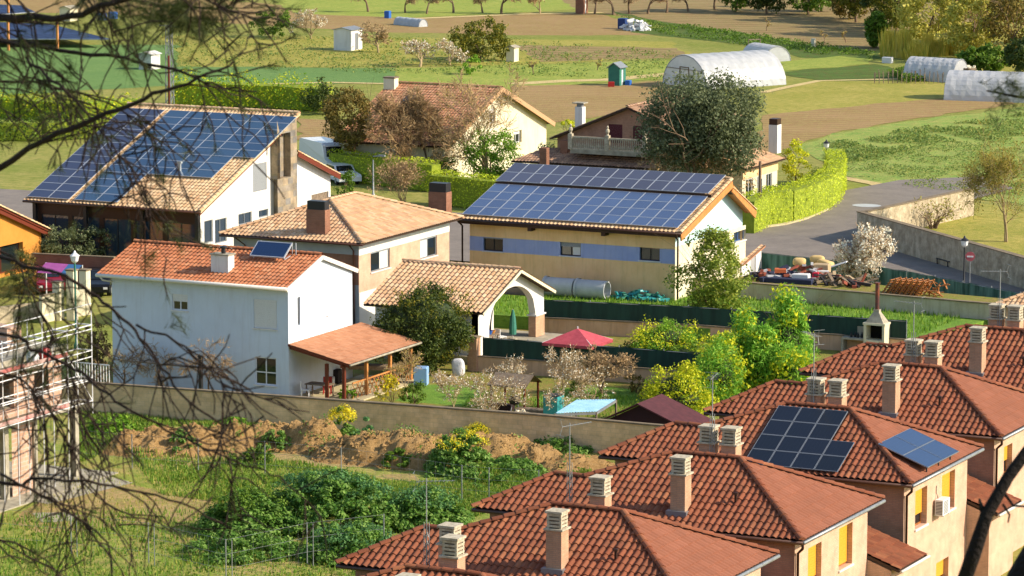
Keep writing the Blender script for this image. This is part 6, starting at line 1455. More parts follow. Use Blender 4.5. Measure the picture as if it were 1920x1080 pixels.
# ================================================================ van and cars
def vehicle(c, ang, L, W, H, kind, paint, label, cat):
    t = thing('parked_van' if kind == 'van' else 'parked_car', c, label, cat); d = V((math.cos(ang), math.sin(ang), 0)); n = V((-d.y, d.x, 0))
    if kind == 'van': pr = [(-L / 2, .35), (-L / 2, H * .96), (-L / 2 + .15, H), (L * .2, H), (L * .27, H * .93), (L * .36, H * .6), (L * .47, H * .5), (L / 2, H * .42), (L / 2, .3)]
    else: pr = [(-L / 2, .35), (-L / 2, H * .6), (-L * .42, H * .66), (-L * .3, H * .97), (-L * .1, H), (L * .1, H * .95), (L * .24, H * .66), (L * .46, H * .55), (L / 2, H * .45), (L / 2, .3)]
    b = MB(); K = len(pr); ins = [0 if z < H * .62 else .13 for _, z in pr]
    for s in (-1, 1): b.poly([c + d * x + n * s * (W / 2 - ins[i]) + ZUP * z for i, (x, z) in enumerate(pr)][::s])
    for i in range(K):
        j = (i + 1) % K; f = lambda k, s: c + d * pr[k][0] + n * s * (W / 2 - ins[k]) + ZUP * pr[k][1]
        b.quad(f(i, -1), f(j, -1), f(j, 1), f(i, 1))
    b.build('body', paint, t)
    g = MB(); e = .012
    def strip(x0, x1, z0, z1, s): 
        i0 = .13 * (z1 - H * .62 > 0); g.quad(*[c + d * x + n * s * (W / 2 - (0.0 if z < H * .62 else .13) + e) + ZUP * z for x, z in ((x0, z0), (x1, z0), (x1 - .1, z1), (x0 + .05, z1))])
    if kind == 'van':
        for s in (-1, 1): strip(L * .08, L * .3, H * .64, H * .88, s)
        a = c + d * (L * .285 + .02); g.quad(a + n * -.7 * W / 2 + ZUP * (H * .9) , a + n * .7 * W / 2 + ZUP * (H * .9), a + d * (L * .07) + n * .8 * W / 2 + ZUP * (H * .64), a + d * (L * .07) - n * .8 * W / 2 + ZUP * (H * .64))
    else:
        for s in (-1, 1): strip(-L * .28, L * .16, H * .68, H * .92, s)
        g.quad(*[c + d * x + n * y + ZUP * z for x, y, z in ((L * .115, -.6, H * .935), (L * .115, .6, H * .935), (L * .235, .68, H * .69), (L * .235, -.68, H * .69))])
        g.quad(*[c + d * x + n * y + ZUP * z for x, y, z in ((-L * .305, -.6, H * .95), (-L * .305, .6, H * .95), (-L * .42, .68, H * .68), (-L * .42, -.68, H * .68))])
    g.build('windows', M['glass'], t)
    for x in (-L * .31, L * .31):
        for s in (-1, 1): q = MB(); o = c + d * x + n * s * (W / 2 - .12) + ZUP * .33; q.tube([o - n * .11, o + n * .11 + n * s * .03], .33, 16); wh = q.build('wheel', M['rubber'], t); q = MB(); q.tube([o + n * s * .14, o + n * s * .16], .19, 10); q.build('rim', M['steel'], wh)
    for s in (-1, 1): q = MB(); o = c + d * (L / 2) + n * s * W * .36 + ZUP * (H * .36 + .05); q.bar(o - d * .05 - n * .13, o - d * .05 + n * .13, .14, .14); q.build('headlight', M['frame_white'], t)
    return t
vehicle(A(612, 330, 0), math.radians(-38), 6.0, 2.2, 2.75, 'van', M['paintwhite'], 'white van parked behind the solar house by the hedge', 'van')
vehicle(A(640, 342, 0), math.radians(-42), 4.2, 1.8, 1.45, 'car', M['paintwhite'], 'white car parked in front of the white van', 'car')
vehicle(A(88, 545, 0), math.radians(-50), 4.2, 1.75, 1.45, 'car', mat('crimson_car_paint', '#7c1c2c', rough=.3), 'crimson car parked under the pink awning at the left', 'car')
vehicle(A(185, 548, 0), math.radians(-64), 4.3, 1.8, 1.45, 'car', mat('black_car_paint', '#16181c', rough=.25), 'black car parked just left of the white house', 'car')
p = A(115, 512, 0); t = thing('pink_awning', p, 'pink and blue striped awning on a pole beside the lamp', 'awning'); q = MB(); a = A(86, 492, 2.1)
for i in range(8): q.quad(a + V((.33 * i, 0, 0)), a + V((.33 * (i + 1), 0, 0)), a + V((.33 * (i + 1), -1.0, -.5)), a + V((.33 * i, -1.0, -.5)), 0 if i < 5 else 1)
q.build('fabric', [mat('pink_fabric', '#b060a0', '#a05090', scale=3), mat('blue_fabric', '#3c6c9c')], t)
for i in (0, 2.64): q = MB(); q.bar((a.x + i, a.y, 0), (a.x + i, a.y, 2.1), .06); q.build('pole', M['frame_white'], t)
# ================================================================ unfinished house and scaffold
def unfinished():
    X = -96.3; B = lambda px, py: atX(px, py, X); y1 = B(150, 800).y; y0 = y1 - 15
    t = thing('unfinished_house', (X - 5, (y0 + y1) / 2, 0), 'unfinished brick and concrete house shell behind scaffolding at the left edge', 'house')
    M['hollow'] = brickmat('hollow_brick', ['#c8a088', '#bc947c'], '#b8aca0', .4, .2, .02, noise_amt=.3)
    zs = 3.4
    for yy in (y1 - .25, B(68, 860).y, B(14, 880).y, B(14, 880).y - 4, B(14, 880).y - 8):
        c = MB(); c.box(X - .3, X, yy - .15, yy + .15, 0, zs); c.build('column', M['concrete'], t); c = MB(); c.box(X - 5.3, X - 5, yy - .15, yy + .15, 0, zs); c.build('column', M['concrete'], t)
    f = MB(); f.box(X - 9, X + .1, y0, y1, zs, zs + .3); f.build('floor_slab', M['concrete'], t)
    f = MB(); f.box(X - 9, X + 1.2, y0, y1 + 1.4, 0, .12); f.build('ground_slab', M['concrete'], t)
    ya, yb = B(26, 860).y, B(64, 860).y
    w = MB(); wall(w, (X - .1, ya), (X - .1, yb), .12, zs); w.build('ground_wall', M['hollow'], t)
    w = MB(); wall(w, (X - 5.2, y0), (X - 5.2, y1 - 1), .12, zs); w.build('inner_wall', M['hollow'], t)
    yu = B(120, 700).y; z2 = 6.3; L = yu - y0
    w = MB(); wall(w, (X - .15, y0), (X - .15, yu), zs + .3, [(0, z2), (L - 2.5, z2), (L, z2 - .4)], [(L - 2.3, L - 1.1, 4.4, 5.6), (L - 5.6, L - 4.0, 4.2, 5.8)], .25)
    wall(w, (X - .15, yu), (X - 8, yu), zs + .3, z2 - .4); w.build('upper_wall', M['hollow'], t)
    f = MB(); f.box(X - 9, X + .15, y0, yu + .2, z2, z2 + .28); f.build('roof_slab', M['concrete'], t)
    M['toe'] = mat('faded_red_boards', '#a8605c', '#b89890', scale=.8, rough=.8, lo=.45, hi=.55)
    # scaffold
    s = thing('scaffold', (X + .9, y1 - 4, 0), 'white and red steel scaffolding around the unfinished house at the left', 'scaffold')
    ys = [atX(172, 650, X + 1.15).y - 2.1 * i for i in range(7)]; xs = (X + .35, X + 1.15); top = 8.2
    for i, yy in enumerate(ys):
        for j, xx in enumerate(xs): q = MB(); zb = 0 if (yy < y1 + .1) else 0; q.tube([V((xx, yy, 3.3 if i == 0 else 0)), V((xx, yy, top - .6 * (i % 2)))], .028, 5); q.build('standard', M['frame_white'], s)
    for lv, z in enumerate((3.9, 5.0, 6.3, 7.5)):
        q = MB()
        q.bar((xs[0], ys[0], z), (xs[0], ys[-1], z), .045); q.bar((xs[1], ys[0], z), (xs[1], ys[-1], z), .045); q.bar((xs[1], ys[0], z + 1.0), (xs[1], ys[-1], z + 1.0), .04)
        for yy in ys: q.bar((xs[0], yy, z), (xs[1], yy, z), .05)
        q.build('ledger', M['frame_white'], s)
        if lv in (0, 2): q = MB(); q.box(xs[0], xs[1], ys[-1], ys[1], z + .02, z + .07); q.build('deck_board', M['wood_grey'], s); q = MB(); q.box(xs[1] + .03, xs[1] + .05, ys[-1], ys[1], z + .06, z + .24); q.build('toe_board', M['toe'], s)
    q = MB()
    for i in range(0, 6, 2): q.bar((xs[1], ys[i], 3.9), (xs[1], ys[i + 1], 6.3), .035)
    q.build('brace', M['frame_white'], s)
    # end frame towards the white house
    for nm, py_, z, c_, l in (('red_sack', ys[2], 6.2, M['redpaint'], 'red sack on the scaffold deck'), ('white_sack', ys[2] - 1.0, 6.2, JM['white'], 'white sack beside the red one on the scaffold'), ):
        b = MB(); b.lathe((X + .75, py_ + .8, z + .18), [(0, 0), (.28, 0), (.32, .25), (.2, .5), (0, .52)], 9); tag(b.build(nm, c_, None), l, 'sack')
    bl = thing('brick_pallet', (X - 2, yu - 2, z2 + .28), 'orange bricks stacked on the unfinished roof slab', 'bricks'); b = MB(); b.box(X - 2.6, X - 1.4, yu - 2.6, yu - 1.4, z2 + .4, z2 + 1.3); b.build('brick_stack', M['hollow'], bl); b = MB(); b.box(X - 2.7, X - 1.3, yu - 2.7, yu - 1.3, z2 + .28, z2 + .4); b.build('pallet', M['wood_grey'], bl)
unfinished()

p = A(377, 752, 0); t = thing('garden_post', p, 'dark square post behind the block wall before the white house', 'post'); q = MB(); q.box(p.x - .09, p.x + .09, p.y - .09, p.y + .09, 0, 2.35); q.box(p.x - .12, p.x + .12, p.y - .12, p.y + .12, 2.35, 2.42); q.build('shaft', M['frame_dark'], t)
q = MB(); a = A(212, 735, 0) + ZUP * 1.75; q.bar(a, V((p.x, p.y, 1.75)), .05); q.build('vine_rail', M['wood_grey'], t)
# ================================================================ vegetation
def rdir():
    while True:
        v = V((U(-1, 1), U(-1, 1), U(-1, 1)))
        if .05 < v.length < 1: return v.normalized()
def clump_leaves(mb, c, r, n, size, up=0.3, asp=.6, m=0):
    for _ in range(n):
        d = rdir(); p = c + V((d.x * r.x, d.y * r.y, d.z * r.z)) * (R() ** .45)
        nn = (d + rdir() * .9 + V((0, 0, up))).normalized(); mb.leaf(p, nn, size * U(.6, 1.35), asp, m)
def crown_of(mb, base, h0, h1, rx, ry, nl, size, cs=1.0, shape='round', up=.3, asp=.6, gap=.15, m=0):
    """leaf clumps over an uneven crown between h0 and h1 metres above base"""
    H = h1 - h0; K = max(10, int(nl / 45)); per = max(8, nl // K); cz = (h0 + h1) / 2
    ph = [U(0, 6.28) for _ in range(6)]
    for _ in range(K):
        d = rdir(); t = (d.z + 1) / 2
        if shape == 'cone': rr = (1 - t) ** .8 * .95 + .08
        elif shape == 'oval': rr = math.sin(math.pi * min(.97, t * .85 + .12)) ** .7
        elif shape == 'flat': rr = 1
        else: rr = 1
        a = math.atan2(d.y, d.x); bump = 1 + .2 * math.sin(2 * a + ph[0]) + .13 * math.sin(3 * a + ph[1] + d.z * 3) + .1 * math.sin(5 * d.z + ph[2])
        rad = (1 - gap * R()) * (.62 + .38 * R() ** .4) * bump
        hx = math.hypot(d.x, d.y) + 1e-6
        if shape in ('cone', 'oval'): ux, uy = d.x / hx, d.y / hx; q = R() ** .5; p = base + V((ux * rx * rr * q * bump, uy * ry * rr * q * bump, h0 + H * t))
        else: p = base + V((d.x * rx * rad, d.y * ry * rad, cz + d.z * H / 2 * min(1.08, rad)))
        if p.z < base.z + .1: p.z = base.z + .1 + R() * .2
        cr = cs * U(.16, .3) * min(rx, H / 2) * (1.1 if min(rx, H / 2) > 2 else 1.4); clump_leaves(mb, p, V((cr, cr, cr * .75)), per, size, up, asp, m)
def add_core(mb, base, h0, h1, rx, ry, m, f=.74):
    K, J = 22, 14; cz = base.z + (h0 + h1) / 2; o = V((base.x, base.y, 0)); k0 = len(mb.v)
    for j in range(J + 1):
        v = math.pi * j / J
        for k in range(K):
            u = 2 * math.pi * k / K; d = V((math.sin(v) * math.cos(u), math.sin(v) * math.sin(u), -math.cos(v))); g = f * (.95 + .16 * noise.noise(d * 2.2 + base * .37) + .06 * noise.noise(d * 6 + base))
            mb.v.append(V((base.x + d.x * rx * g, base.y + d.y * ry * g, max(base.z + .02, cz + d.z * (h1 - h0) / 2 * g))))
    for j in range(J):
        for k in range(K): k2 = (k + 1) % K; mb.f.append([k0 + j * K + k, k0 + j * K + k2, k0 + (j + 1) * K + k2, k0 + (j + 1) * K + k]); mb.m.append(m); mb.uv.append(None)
def limb(mb, p, d, L, r, depth, spread, tips, n=4, grav=0.0, wob=.18, kids=3, sides=5, minr=.012):
    pts = [V(p)]; rs = [r]; q = V(p); dd = V(d).normalized()
    for i in range(n): dd = (dd + rdir() * wob + V((0, 0, grav))).normalized(); q = q + dd * L / n; pts.append(q); rs.append(max(minr * .6, r * (1 - .55 * (i + 1) / n)))
    mb.tube(pts, rs, sides if depth > 1 else 3, cap=False)
    if depth <= 0: tips.append((q, dd)); return
    for k in range(kids):
        i = min(n, 1 + int(R() * n)) if k < kids - 1 else n
        o = rdir(); o = (o - dd * o.dot(dd)); o = o.normalized() if o.length > .01 else V((1, 0, 0))
        nd = (dd + o * spread * U(.6, 1.2)).normalized(); limb(mb, pts[i], nd, L * U(.6, .82), rs[i] * .72, depth - 1, spread, tips, n if depth > 2 else 3, grav, wob * 1.15, kids, sides, minr)
def tbox(x0, x1, yt, yb, by=None):
    by = by or yb; b = A((x0 + x1) / 2, by, 0); s = ppm(by); return b, (x1 - x0) / 2 / s, (yb - yt) / s * 1.02 + (by - yb) / s
def leafy(name, label, cat, x0, x1, yt, yb, leaf, nl, size, by=None, shape='round', h0f=.12, ry=None, group=None, trunk=None, up=.3, asp=.6, leaf2=None, n2=0, s2=.2, tops=None, cs=1.0, core=0):
    b, r, h = tbox(x0, x1, yt, yb, by); r *= 1.07; t = thing(name, b, label, cat, group)
    tr = MB(); tips = []; tw = trunk or max(.05, h * .022)
    limb(tr, b, (U(-.05, .05), U(-.05, .05), 1), h * .5, tw, 2, .7, tips, kids=4); tr.build('trunk', M['bark'], t, smooth=True)
    c = MB(); crown_of(c, b, h * h0f, h * .97, r * .92, (ry or r * .85), nl, size, cs, shape=shape, up=up, asp=asp)
    if tops:
        for (dx, hh, rr) in tops: crown_of(c, b + V((dx, 0, 0)), h * .3, hh * h, rr * r, rr * r, nl // 5, size, shape='cone', up=up, asp=asp)
    mats = [LM[leaf]]
    if leaf2: crown_of(c, b, h * h0f, h * 1.0, r * .98, (ry or r * .9), n2, s2, cs, shape=shape, up=up, m=1); mats.append(LM[leaf2])
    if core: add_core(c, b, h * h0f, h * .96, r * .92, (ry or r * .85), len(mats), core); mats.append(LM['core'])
    c.build('crown' if cat == 'tree' else 'foliage', mats, t); return t
def bare(name, label, x0, x1, yt, yb, by=None, twig='twigbrown', depth=5, r=None, bloom=None, nb=0, bs=.1, group=None, kids=3, spread=.75, cat='tree', multi=1, bark='bark', grav=.03, wob=.18, minr=.012, lean=0, tw=2):
    b, rad, h = tbox(x0, x1, yt, yb, by); t = thing(name, b, label, cat, group); w = MB(); tips = []
    for k in range(multi):
        a = U(0, 6.28); o = V((math.cos(a), math.sin(a), 0)) * (.3 if multi > 1 else 0) * rad * .6; d = V((o.x * .8 / max(.1, rad) + lean, o.y * .8 / max(.1, rad), 1)).normalized()
        limb(w, b + o * .4, d, h * (.36 if multi == 1 else .42), r or h * .028, depth if multi == 1 else depth - 1, spread, tips, grav=grav, wob=wob, kids=kids, minr=minr)
    # bring the branching into the measured width and height
    top = sorted(v.z for v in w.v)[int(len(w.v) * .995)] - b.z; sc = h / top; xs = sorted(abs((v - b).dot(RT)) for v in w.v)[int(len(w.v) * .985)]; sr = rad / max(xs, .1)
    S_ = lambda v: V((b.x + (v.x - b.x) * sr, b.y + (v.y - b.y) * sr, b.z + (v.z - b.z) * sc))
    w.v = [S_(v) for v in w.v]; w.build('branches', M[bark], t, smooth=True)
    c = MB()
    for p, d in tips:
        p = S_(p)
        for _ in range(tw): c.bar(p, p + (d + rdir() * .7).normalized() * h * U(.04, .1), minr * .8)
    c.build('twigs', LM[twig], t)
    if bloom:
        c = MB()
        for p, d in tips:
            p = S_(p)
            for _ in range(nb): c.leaf(p + rdir() * U(0, h * .07), rdir(), bs * U(.6, 1.3), .8)
        c.build('blossom' if bloom == 'blossom' else 'buds', LM[bloom], t)
    return t
# ---- big trees near the houses
leafy('evergreen_tree', 'big grey-green evergreen tree in front of the balcony house', 'tree', 1216, 1420, 134, 335, 'olive', 30000, .21, by=402, h0f=.3, core=.66, trunk=.22)
bare('bare_shrub', 'tangled brown leafless shrubs under the big evergreen tree', 1190, 1400, 265, 352, 398, depth=5, multi=8, cat='shrub', bark='bark_pale', spread=.8, r=.05, bloom='twigbrown', nb=3, bs=.16)
leafy('grey_shrub', 'grey-green shrub in front of the veranda roof, left of the balcony', 'shrub', 1000, 1082, 268, 322, 'olive', 2600, .15, by=352)
leafy('magnolia_tree', 'glossy leafed round-topped tree in front of the yellow gable', 'tree', 1268, 1402, 428, 598, 'magnolia', 9500, .19, by=612, shape='oval', h0f=.1, trunk=.07, up=.5)
leafy('round_bush', 'dense dark green dome-shaped bush beside the tan tiled pavilion', 'bush', 696, 888, 535, 690, 'dark', 26000, .15, by=700, h0f=.02, leaf2='bushy', n2=6000, s2=.13, core=.8, cs=.8)
for i, (x0, x1, yt, yb, l) in enumerate([(1418, 1532, 546, 735, 'tallest bright conifer, at the right of the conifer group'), (1345, 1446, 588, 742, 'middle bright conifer with a feathery top'), (1318, 1396, 628, 748, 'lowest bright conifer, just right of the lime bush'), (1395, 1460, 612, 750, 'front conifer between the two taller ones')]):
    leafy('conifer_tree', l, 'tree', x0, x1, yt, yb, 'conifer', 8500, .26, by=yb + 6, shape='cone' if i < 2 else 'oval', h0f=.03, cs=1.5, core=(.5 if i < 2 else .6), group='bright conifers in the garden', up=.1, asp=.2, leaf2='lime', n2=1100, s2=.2, tops=[(.8, .8, .5), (-.9, .7, .55), (.1, .9, .5)])
leafy('lime_bush', 'lime yellow rounded bush at the end of the block wall', 'bush', 1212, 1330, 684, 788, 'lime', 8500, .13, by=796, h0f=.02, up=.2, core=.72, leaf2='bright', n2=1500, s2=.12)
leafy('laurel_bush', 'broad yellow-green bush right of the red parasol', 'bush', 1178, 1320, 600, 700, 'bright', 8500, .14, by=705, h0f=.02, leaf2='lime', n2=2600, s2=.13, core=.7)
leafy('laurel_bush', 'low dark green bush filling the gap left of the conifers', 'bush', 1225, 1345, 645, 708, 'mid', 5200, .13, by=716, h0f=.0, core=.8)
leafy('conifer_tree', 'broad bright bush-like conifer at the left foot of the conifer group', 'tree', 1300, 1400, 640, 755, 'conifer', 7500, .24, by=762, h0f=.0, cs=1.4, core=.65, up=.1, asp=.18, leaf2='lime', n2=1400, s2=.2, group='bright conifers in the garden')
leafy('conifer_tree', 'broad bright bush-like conifer at the right foot of the conifer group', 'tree', 1430, 1525, 650, 752, 'conifer', 7500, .24, by=760, h0f=.0, cs=1.4, core=.65, up=.1, asp=.18, leaf2='lime', n2=1400, s2=.2, group='bright conifers in the garden')
leafy('laurel_bush', 'dark green bush below the screen, left of the lime bush', 'bush', 1140, 1235, 640, 698, 'dark', 4200, .13, by=704, h0f=.0, core=.8)
bare('blossom_tree', 'white blossoming tree in front of the faded green screen', 1576, 1706, 428, 545, 552, depth=5, bloom='blossom', nb=9, bs=.15, r=.1, spread=1.0, kids=4, minr=.02)
bare('bare_tree', 'small dark leafless tree before the green screen by the red parasol', 1075, 1180, 655, 730, 742, depth=5, bark='bark', spread=.8, kids=4, bloom='twigbrown', nb=2, bs=.1)
for i, (x0, x1, yt, yb, l) in enumerate([(860, 960, 690, 775, 'pale budding fruit tree at the left of the little gazebo'), (930, 1020, 670, 745, 'pale budding fruit tree above the gazebo roof'), (1010, 1100, 650, 760, 'tall pale budding fruit tree right of the gazebo'), (1060, 1150, 690, 770, 'pale budding fruit tree beside the blue sheet roof'), (730, 800, 660, 745, 'thin budding tree in front of the porch roof corner'), (815, 900, 700, 785, 'low budding tree by the block wall between sack and gazebo'), (885, 985, 715, 800, 'spreading budding tree whose twigs hang over the block wall'), (1000, 1070, 700, 785, 'slender budding tree behind the teal tank')]):
    bare('fruit_tree', l, x0, x1, yt, yb, yb + 4, depth=5, bloom='blossom' if i != 4 else 'bud', nb=2, bs=.08, bark='bark_pale', r=.05, spread=.7, group='budding fruit trees in the garden', minr=.013)
bare('blossom_bush', 'small pink-white blossoming bush against the block wall', 952, 1008, 768, 822, 826, depth=4, bloom='blossom', nb=8, bs=.09, r=.03, cat='bush')
leafy('garden_bush', 'small green bush at the foot of the porch posts', 'bush', 635, 670, 725, 752, 'bright', 900, .1, by=752, h0f=.02)
bare('yellow_shrub', 'bright yellow flowering shrub left of the lawn', 708, 762, 705, 758, 760, depth=4, multi=6, bloom='yflower', nb=8, bs=.1, r=.02, cat='shrub')
leafy('garden_bush', 'round green bush behind the yellow shrub', 'bush', 755, 800, 715, 760, 'mid', 1500, .1, by=762, h0f=.02)
leafy('garden_bush', 'low bush with reddish leaves left of the magnolia-like tree', 'bush', 1256, 1292, 543, 576, 'redleaf', 1000, .12, by=578, h0f=.02)
for i, (x0, x1, yt, yb) in enumerate([(1060, 1100, 712, 740), (1170, 1215, 700, 735), (1100, 1150, 735, 760)]): leafy('garden_bush', ['small bush on the lawn under the dark leafless tree', 'brownish bush between lawn and lime bush', 'low bush in front of the teal tank'][i], 'bush', x0, x1, yt, yb, ['mid', 'autumn', 'mid'][i], 900, .1, by=yb + 3, h0f=.02)
# ---- around the rust-roofed house
leafy('olive_brown_tree', 'dense olive-brown tree left of the rust roof', 'tree', 598, 712, 160, 285, 'autumn', 8000, .2, by=338, h0f=.36)
for i, a in enumerate([(690, 772, 185, 320, 'leafless tree before the left end of the rust roof'), (760, 850, 175, 320, 'leafless tree before the middle of the rust roof')]):
    bare('bare_tree', a[4], *a[:4], a[3] + 24, depth=6, spread=.7, bark='bark', minr=.026, r=.2, tw=5)
bare('bare_tree', 'biggest leafless tree with yellowish limbs before the yellow gable', 820, 1000, 150, 322, 350, depth=6, spread=.7, kids=3, bloom='bud', nb=2, bs=.12, bark='bark_pale', r=.26, minr=.03, multi=2, tw=3)
leafy('bright_bush', 'bright green bush under the biggest leafless tree', 'bush', 878, 972, 240, 326, 'bright', 5200, .17, by=352, h0f=.02, leaf2='mid', n2=1500, s2=.17)
leafy('bright_bush', 'small yellow-green bush above the clipped hedge', 'bush', 680, 720, 255, 292, 'lime', 900, .15, by=334, h0f=.05)
leafy('bright_bush', 'green bush between the hedge and the leafless trees', 'bush', 812, 872, 285, 325, 'mid', 1500, .15, by=348, h0f=.02)
bare('bare_shrub', 'big brown leafless shrub before the dark hedge', 704, 812, 300, 378, 384, depth=5, multi=8, cat='shrub', spread=.55, r=.03, bloom='twigbrown', nb=2, bs=.12)
leafy('small_tree', 'small green tree beside the garage door', 'tree', 626, 668, 320, 362, 'mid', 1200, .15, by=368, h0f=.1)
leafy('lime_shrub', 'yellow-green shrub beyond the balcony house chimney', 'shrub', 1042, 1082, 222, 240, 'lime', 600, .2, by=262, h0f=.3)
leafy('garden_bush', 'dark bush at the corner of the yellow-banded wing', 'bush', 1400, 1470, 345, 378, 'mid', 1500, .15, by=384, h0f=.02)
leafy('lime_shrub', 'pale yellow-green shrub at the right end of the wing roof', 'shrub', 1462, 1522, 262, 345, 'lime', 1800, .17, by=352, h0f=.05)
# ---- left side
leafy('olive_tree', 'grey-green olive tree in front of the dark glazed veranda', 'tree', 72, 205, 418, 486, 'olive', 5200, .17, by=500, h0f=.05)
leafy('veranda_bush', 'bright green rounded bush behind the white house roof', 'bush', 300, 392, 420, 465, 'mid', 3000, .15, by=478, h0f=.1)
leafy('dark_bush', 'dark green bush under the left end of the solar roof', 'bush', 60, 130, 385, 430, 'dark', 1800, .15, by=452, h0f=.02)
leafy('garden_bush', 'overgrown dark bush between scaffold and white house', 'bush', 150, 203, 600, 700, 'autumn', 2600, .14, by=712, h0f=.02)
leafy('garden_bush', 'bush with brown leaves left of the cream pillars', 'bush', 20, 80, 470, 545, 'autumn', 2200, .14, by=552, h0f=.02)
for i, (x, yb, h) in enumerate([(232, 728, 50), (300, 732, 62), (392, 738, 80)]):
    bare('vine_trunk', ['leafless vine with reddish stem, leftmost by the white house wall', 'leafless vine with pale stem before the white house wall', 'leafless vine with thick dark stem before the white house wall'][i], x - 48, x + 48, yb - h - 25, yb, yb + 4, depth=5, spread=1.0, cat='vine', r=.06, grav=-.04, tw=3, minr=.014, group='leafless vines before the white house')
# ---- hedges
def hedge(pts, w, h, label, leaf='hedge', n=140, size=.14, group=None, world=False, z0=0, leaf2=None, ragged=.12):
    P = [V((p[0], p[1], 0)) if world else A(*p) for p in pts]; t = thing('hedge', (P[0] + P[-1]) / 2, label, 'hedge', group); c = MB(); k = MB()
    for a, b in zip(P, P[1:]):
        L = (b - a).length; d = (b - a) / max(L, .01); nn = V((d.y, -d.x, 0))
        k.bar(a + ZUP * (h * .46), b + ZUP * (h * .46), w * .7, h * .86)
        for _ in range(int(L * n)):
            s = R() * L; f = R(); rg = ragged * math.sin(s * 1.3) * .5
            if f < .42: p = a + d * s + nn * (w / 2 + U(-.12, .06)) + ZUP * R() * h; nr = nn
            elif f < .6: p = a + d * s - nn * (w / 2 + U(-.12, .06)) + ZUP * R() * h; nr = -nn
            else: p = a + d * s + nn * U(-w / 2, w / 2) + ZUP * (h + U(-.12, .08) + rg); nr = ZUP
            c.leaf(p + rdir() * ragged * .5, (nr + rdir() * .8).normalized(), size * U(.7, 1.3), .6, 1 if (leaf2 and R() < .4) else 0)
    c.build('foliage', [LM[leaf]] + ([LM[leaf2]] if leaf2 else []), t); k.build('inner_branches', M['hedge_core'], t); return t
M['hedge_core'] = mat('hedge_inside', '#93a030', '#748426', scale=2, rough=.95)
hedge([(1400, 440), (1432, 424), (1476, 418), (1512, 407), (1543, 393), (1562, 376), (1568, 355), (1560, 342)], 1.5, 2.6, 'long clipped yellow-green hedge curving along the road bend', n=260, size=.13)
hedge([(1440, 398), (1500, 385), (1540, 352)], 1.2, 1.5, 'inner clipped hedge behind the road bend hedge', n=200, size=.13)
hedge([(626, 336), (700, 345), (760, 353), (818, 360)], 1.4, 2.3, 'clipped hedge along the road behind the grey lamp', n=220, size=.15)
hedge([(812, 382), (880, 389), (945, 396)], 1.4, 2.4, 'clipped hedge just left of the solar panel roof, behind it', n=260, size=.15)
hedge([(330, 196), (430, 198), (530, 202), (612, 208)], 3.0, 2.3, 'wide bright untrimmed hedge beyond the solar roof', 'lime', 190, .22, leaf2='bright', ragged=1.1)
leafy('dark_thuja', 'dark green bush at the right end of the bright wide hedge', 'bush', 568, 652, 150, 208, 'dark', 3200, .2, by=214, h0f=.02)
hedge([(-40, 215), (60, 222), (150, 228), (250, 222)], 3.0, 1.9, 'yellow-green shrubs left of the solar roof', 'lime', 150, .22, leaf2='bright', ragged=.6)
hedge([(-40, 262), (80, 262), (200, 255)], 3.0, 1.7, 'dark hedge left of the solar roof', 'dark', 150, .22, leaf2='mid', ragged=.5)
# ---- the fields beyond
FB = [('leafy', 'round dark green bush at the top edge of the meadow', 472, 552, 18, 68, 'mid', 2200, .28), ('leafy', 'large olive bush with a dark hollow in the meadow', 838, 965, 38, 112, 'autumn', 5000, .28),
      ('leafy', 'green bush before the large olive bush', 862, 900, 100, 138, 'bright', 700, .22), ]
for k, l, x0, x1, yt, yb, lf, n, s in FB: leafy('meadow_bush', l, 'bush', x0, x1, yt, yb, ('bushy' if lf == 'autumn' else lf), n, s, by=yb + 2, h0f=.02)
for i, (x0, x1, yt, yb, bl, l) in enumerate([(548, 618, 18, 72, 'blossom', 'pale leafless tree right of the round dark bush'), (676, 742, 45, 98, 'twigbrown', 'spreading leafless tree right of the white shed'),
      (755, 820, 78, 124, 'blossom', 'white blossoming bush, left one of the pair before the olive bush'), (812, 876, 76, 122, 'blossom', 'white blossoming bush touching the large olive bush'), (985, 1040, -35, 25, 'twigbrown', 'leafless orchard tree at the top left of the brick hut')]):
    bare('meadow_tree', l, x0, x1, yt, yb, yb + 1, depth=5, bloom=bl, nb=3, bs=.16, minr=.03, bark='bark_pale', spread=.8)
op = [(690, 22), (760, 24), (800, 26), (850, 24), (905, 24), (940, 26), (1115, 26), (1150, 28), (1180, 26), (1215, 26), (1250, 24), (1290, 22), (1340, 18), (1390, 14)]
o0 = None
for i, (x, y) in enumerate(op):
    if o0 is None: o0 = bare('orchard_tree', 'leafless orchard tree in the row along the top edge', x - 32, x + 32, y - 50, y, y, depth=5, bloom='twigbrown', nb=0, bs=.2, minr=.035, spread=.8, group='leafless orchard trees along the top edge', r=.14)
    else:
        c = copy_tree(o0); c.location = A(x, y, 0); c.rotation_euler.z = i * 1.7; s_ = U(.8, 1.1); c.scale = (s_, s_, s_)
for i, (x, y) in enumerate([(1437, 58), (1546, 82), (1586, 80), (1000, 140), (1120, 132)]):
    bare('young_tree', ['young tree stake on the brown field, left of two others', 'young sapling on the brown field, middle', 'young sapling on the brown field, nearest the woods', 'young sapling on the meadow left of the green shed', 'young sapling beside the green shed'][i], x - 8, x + 8, y - 24, y, y, depth=3, minr=.03, r=.07, bloom='bud', nb=2, bs=.15, group='young saplings in the fields')
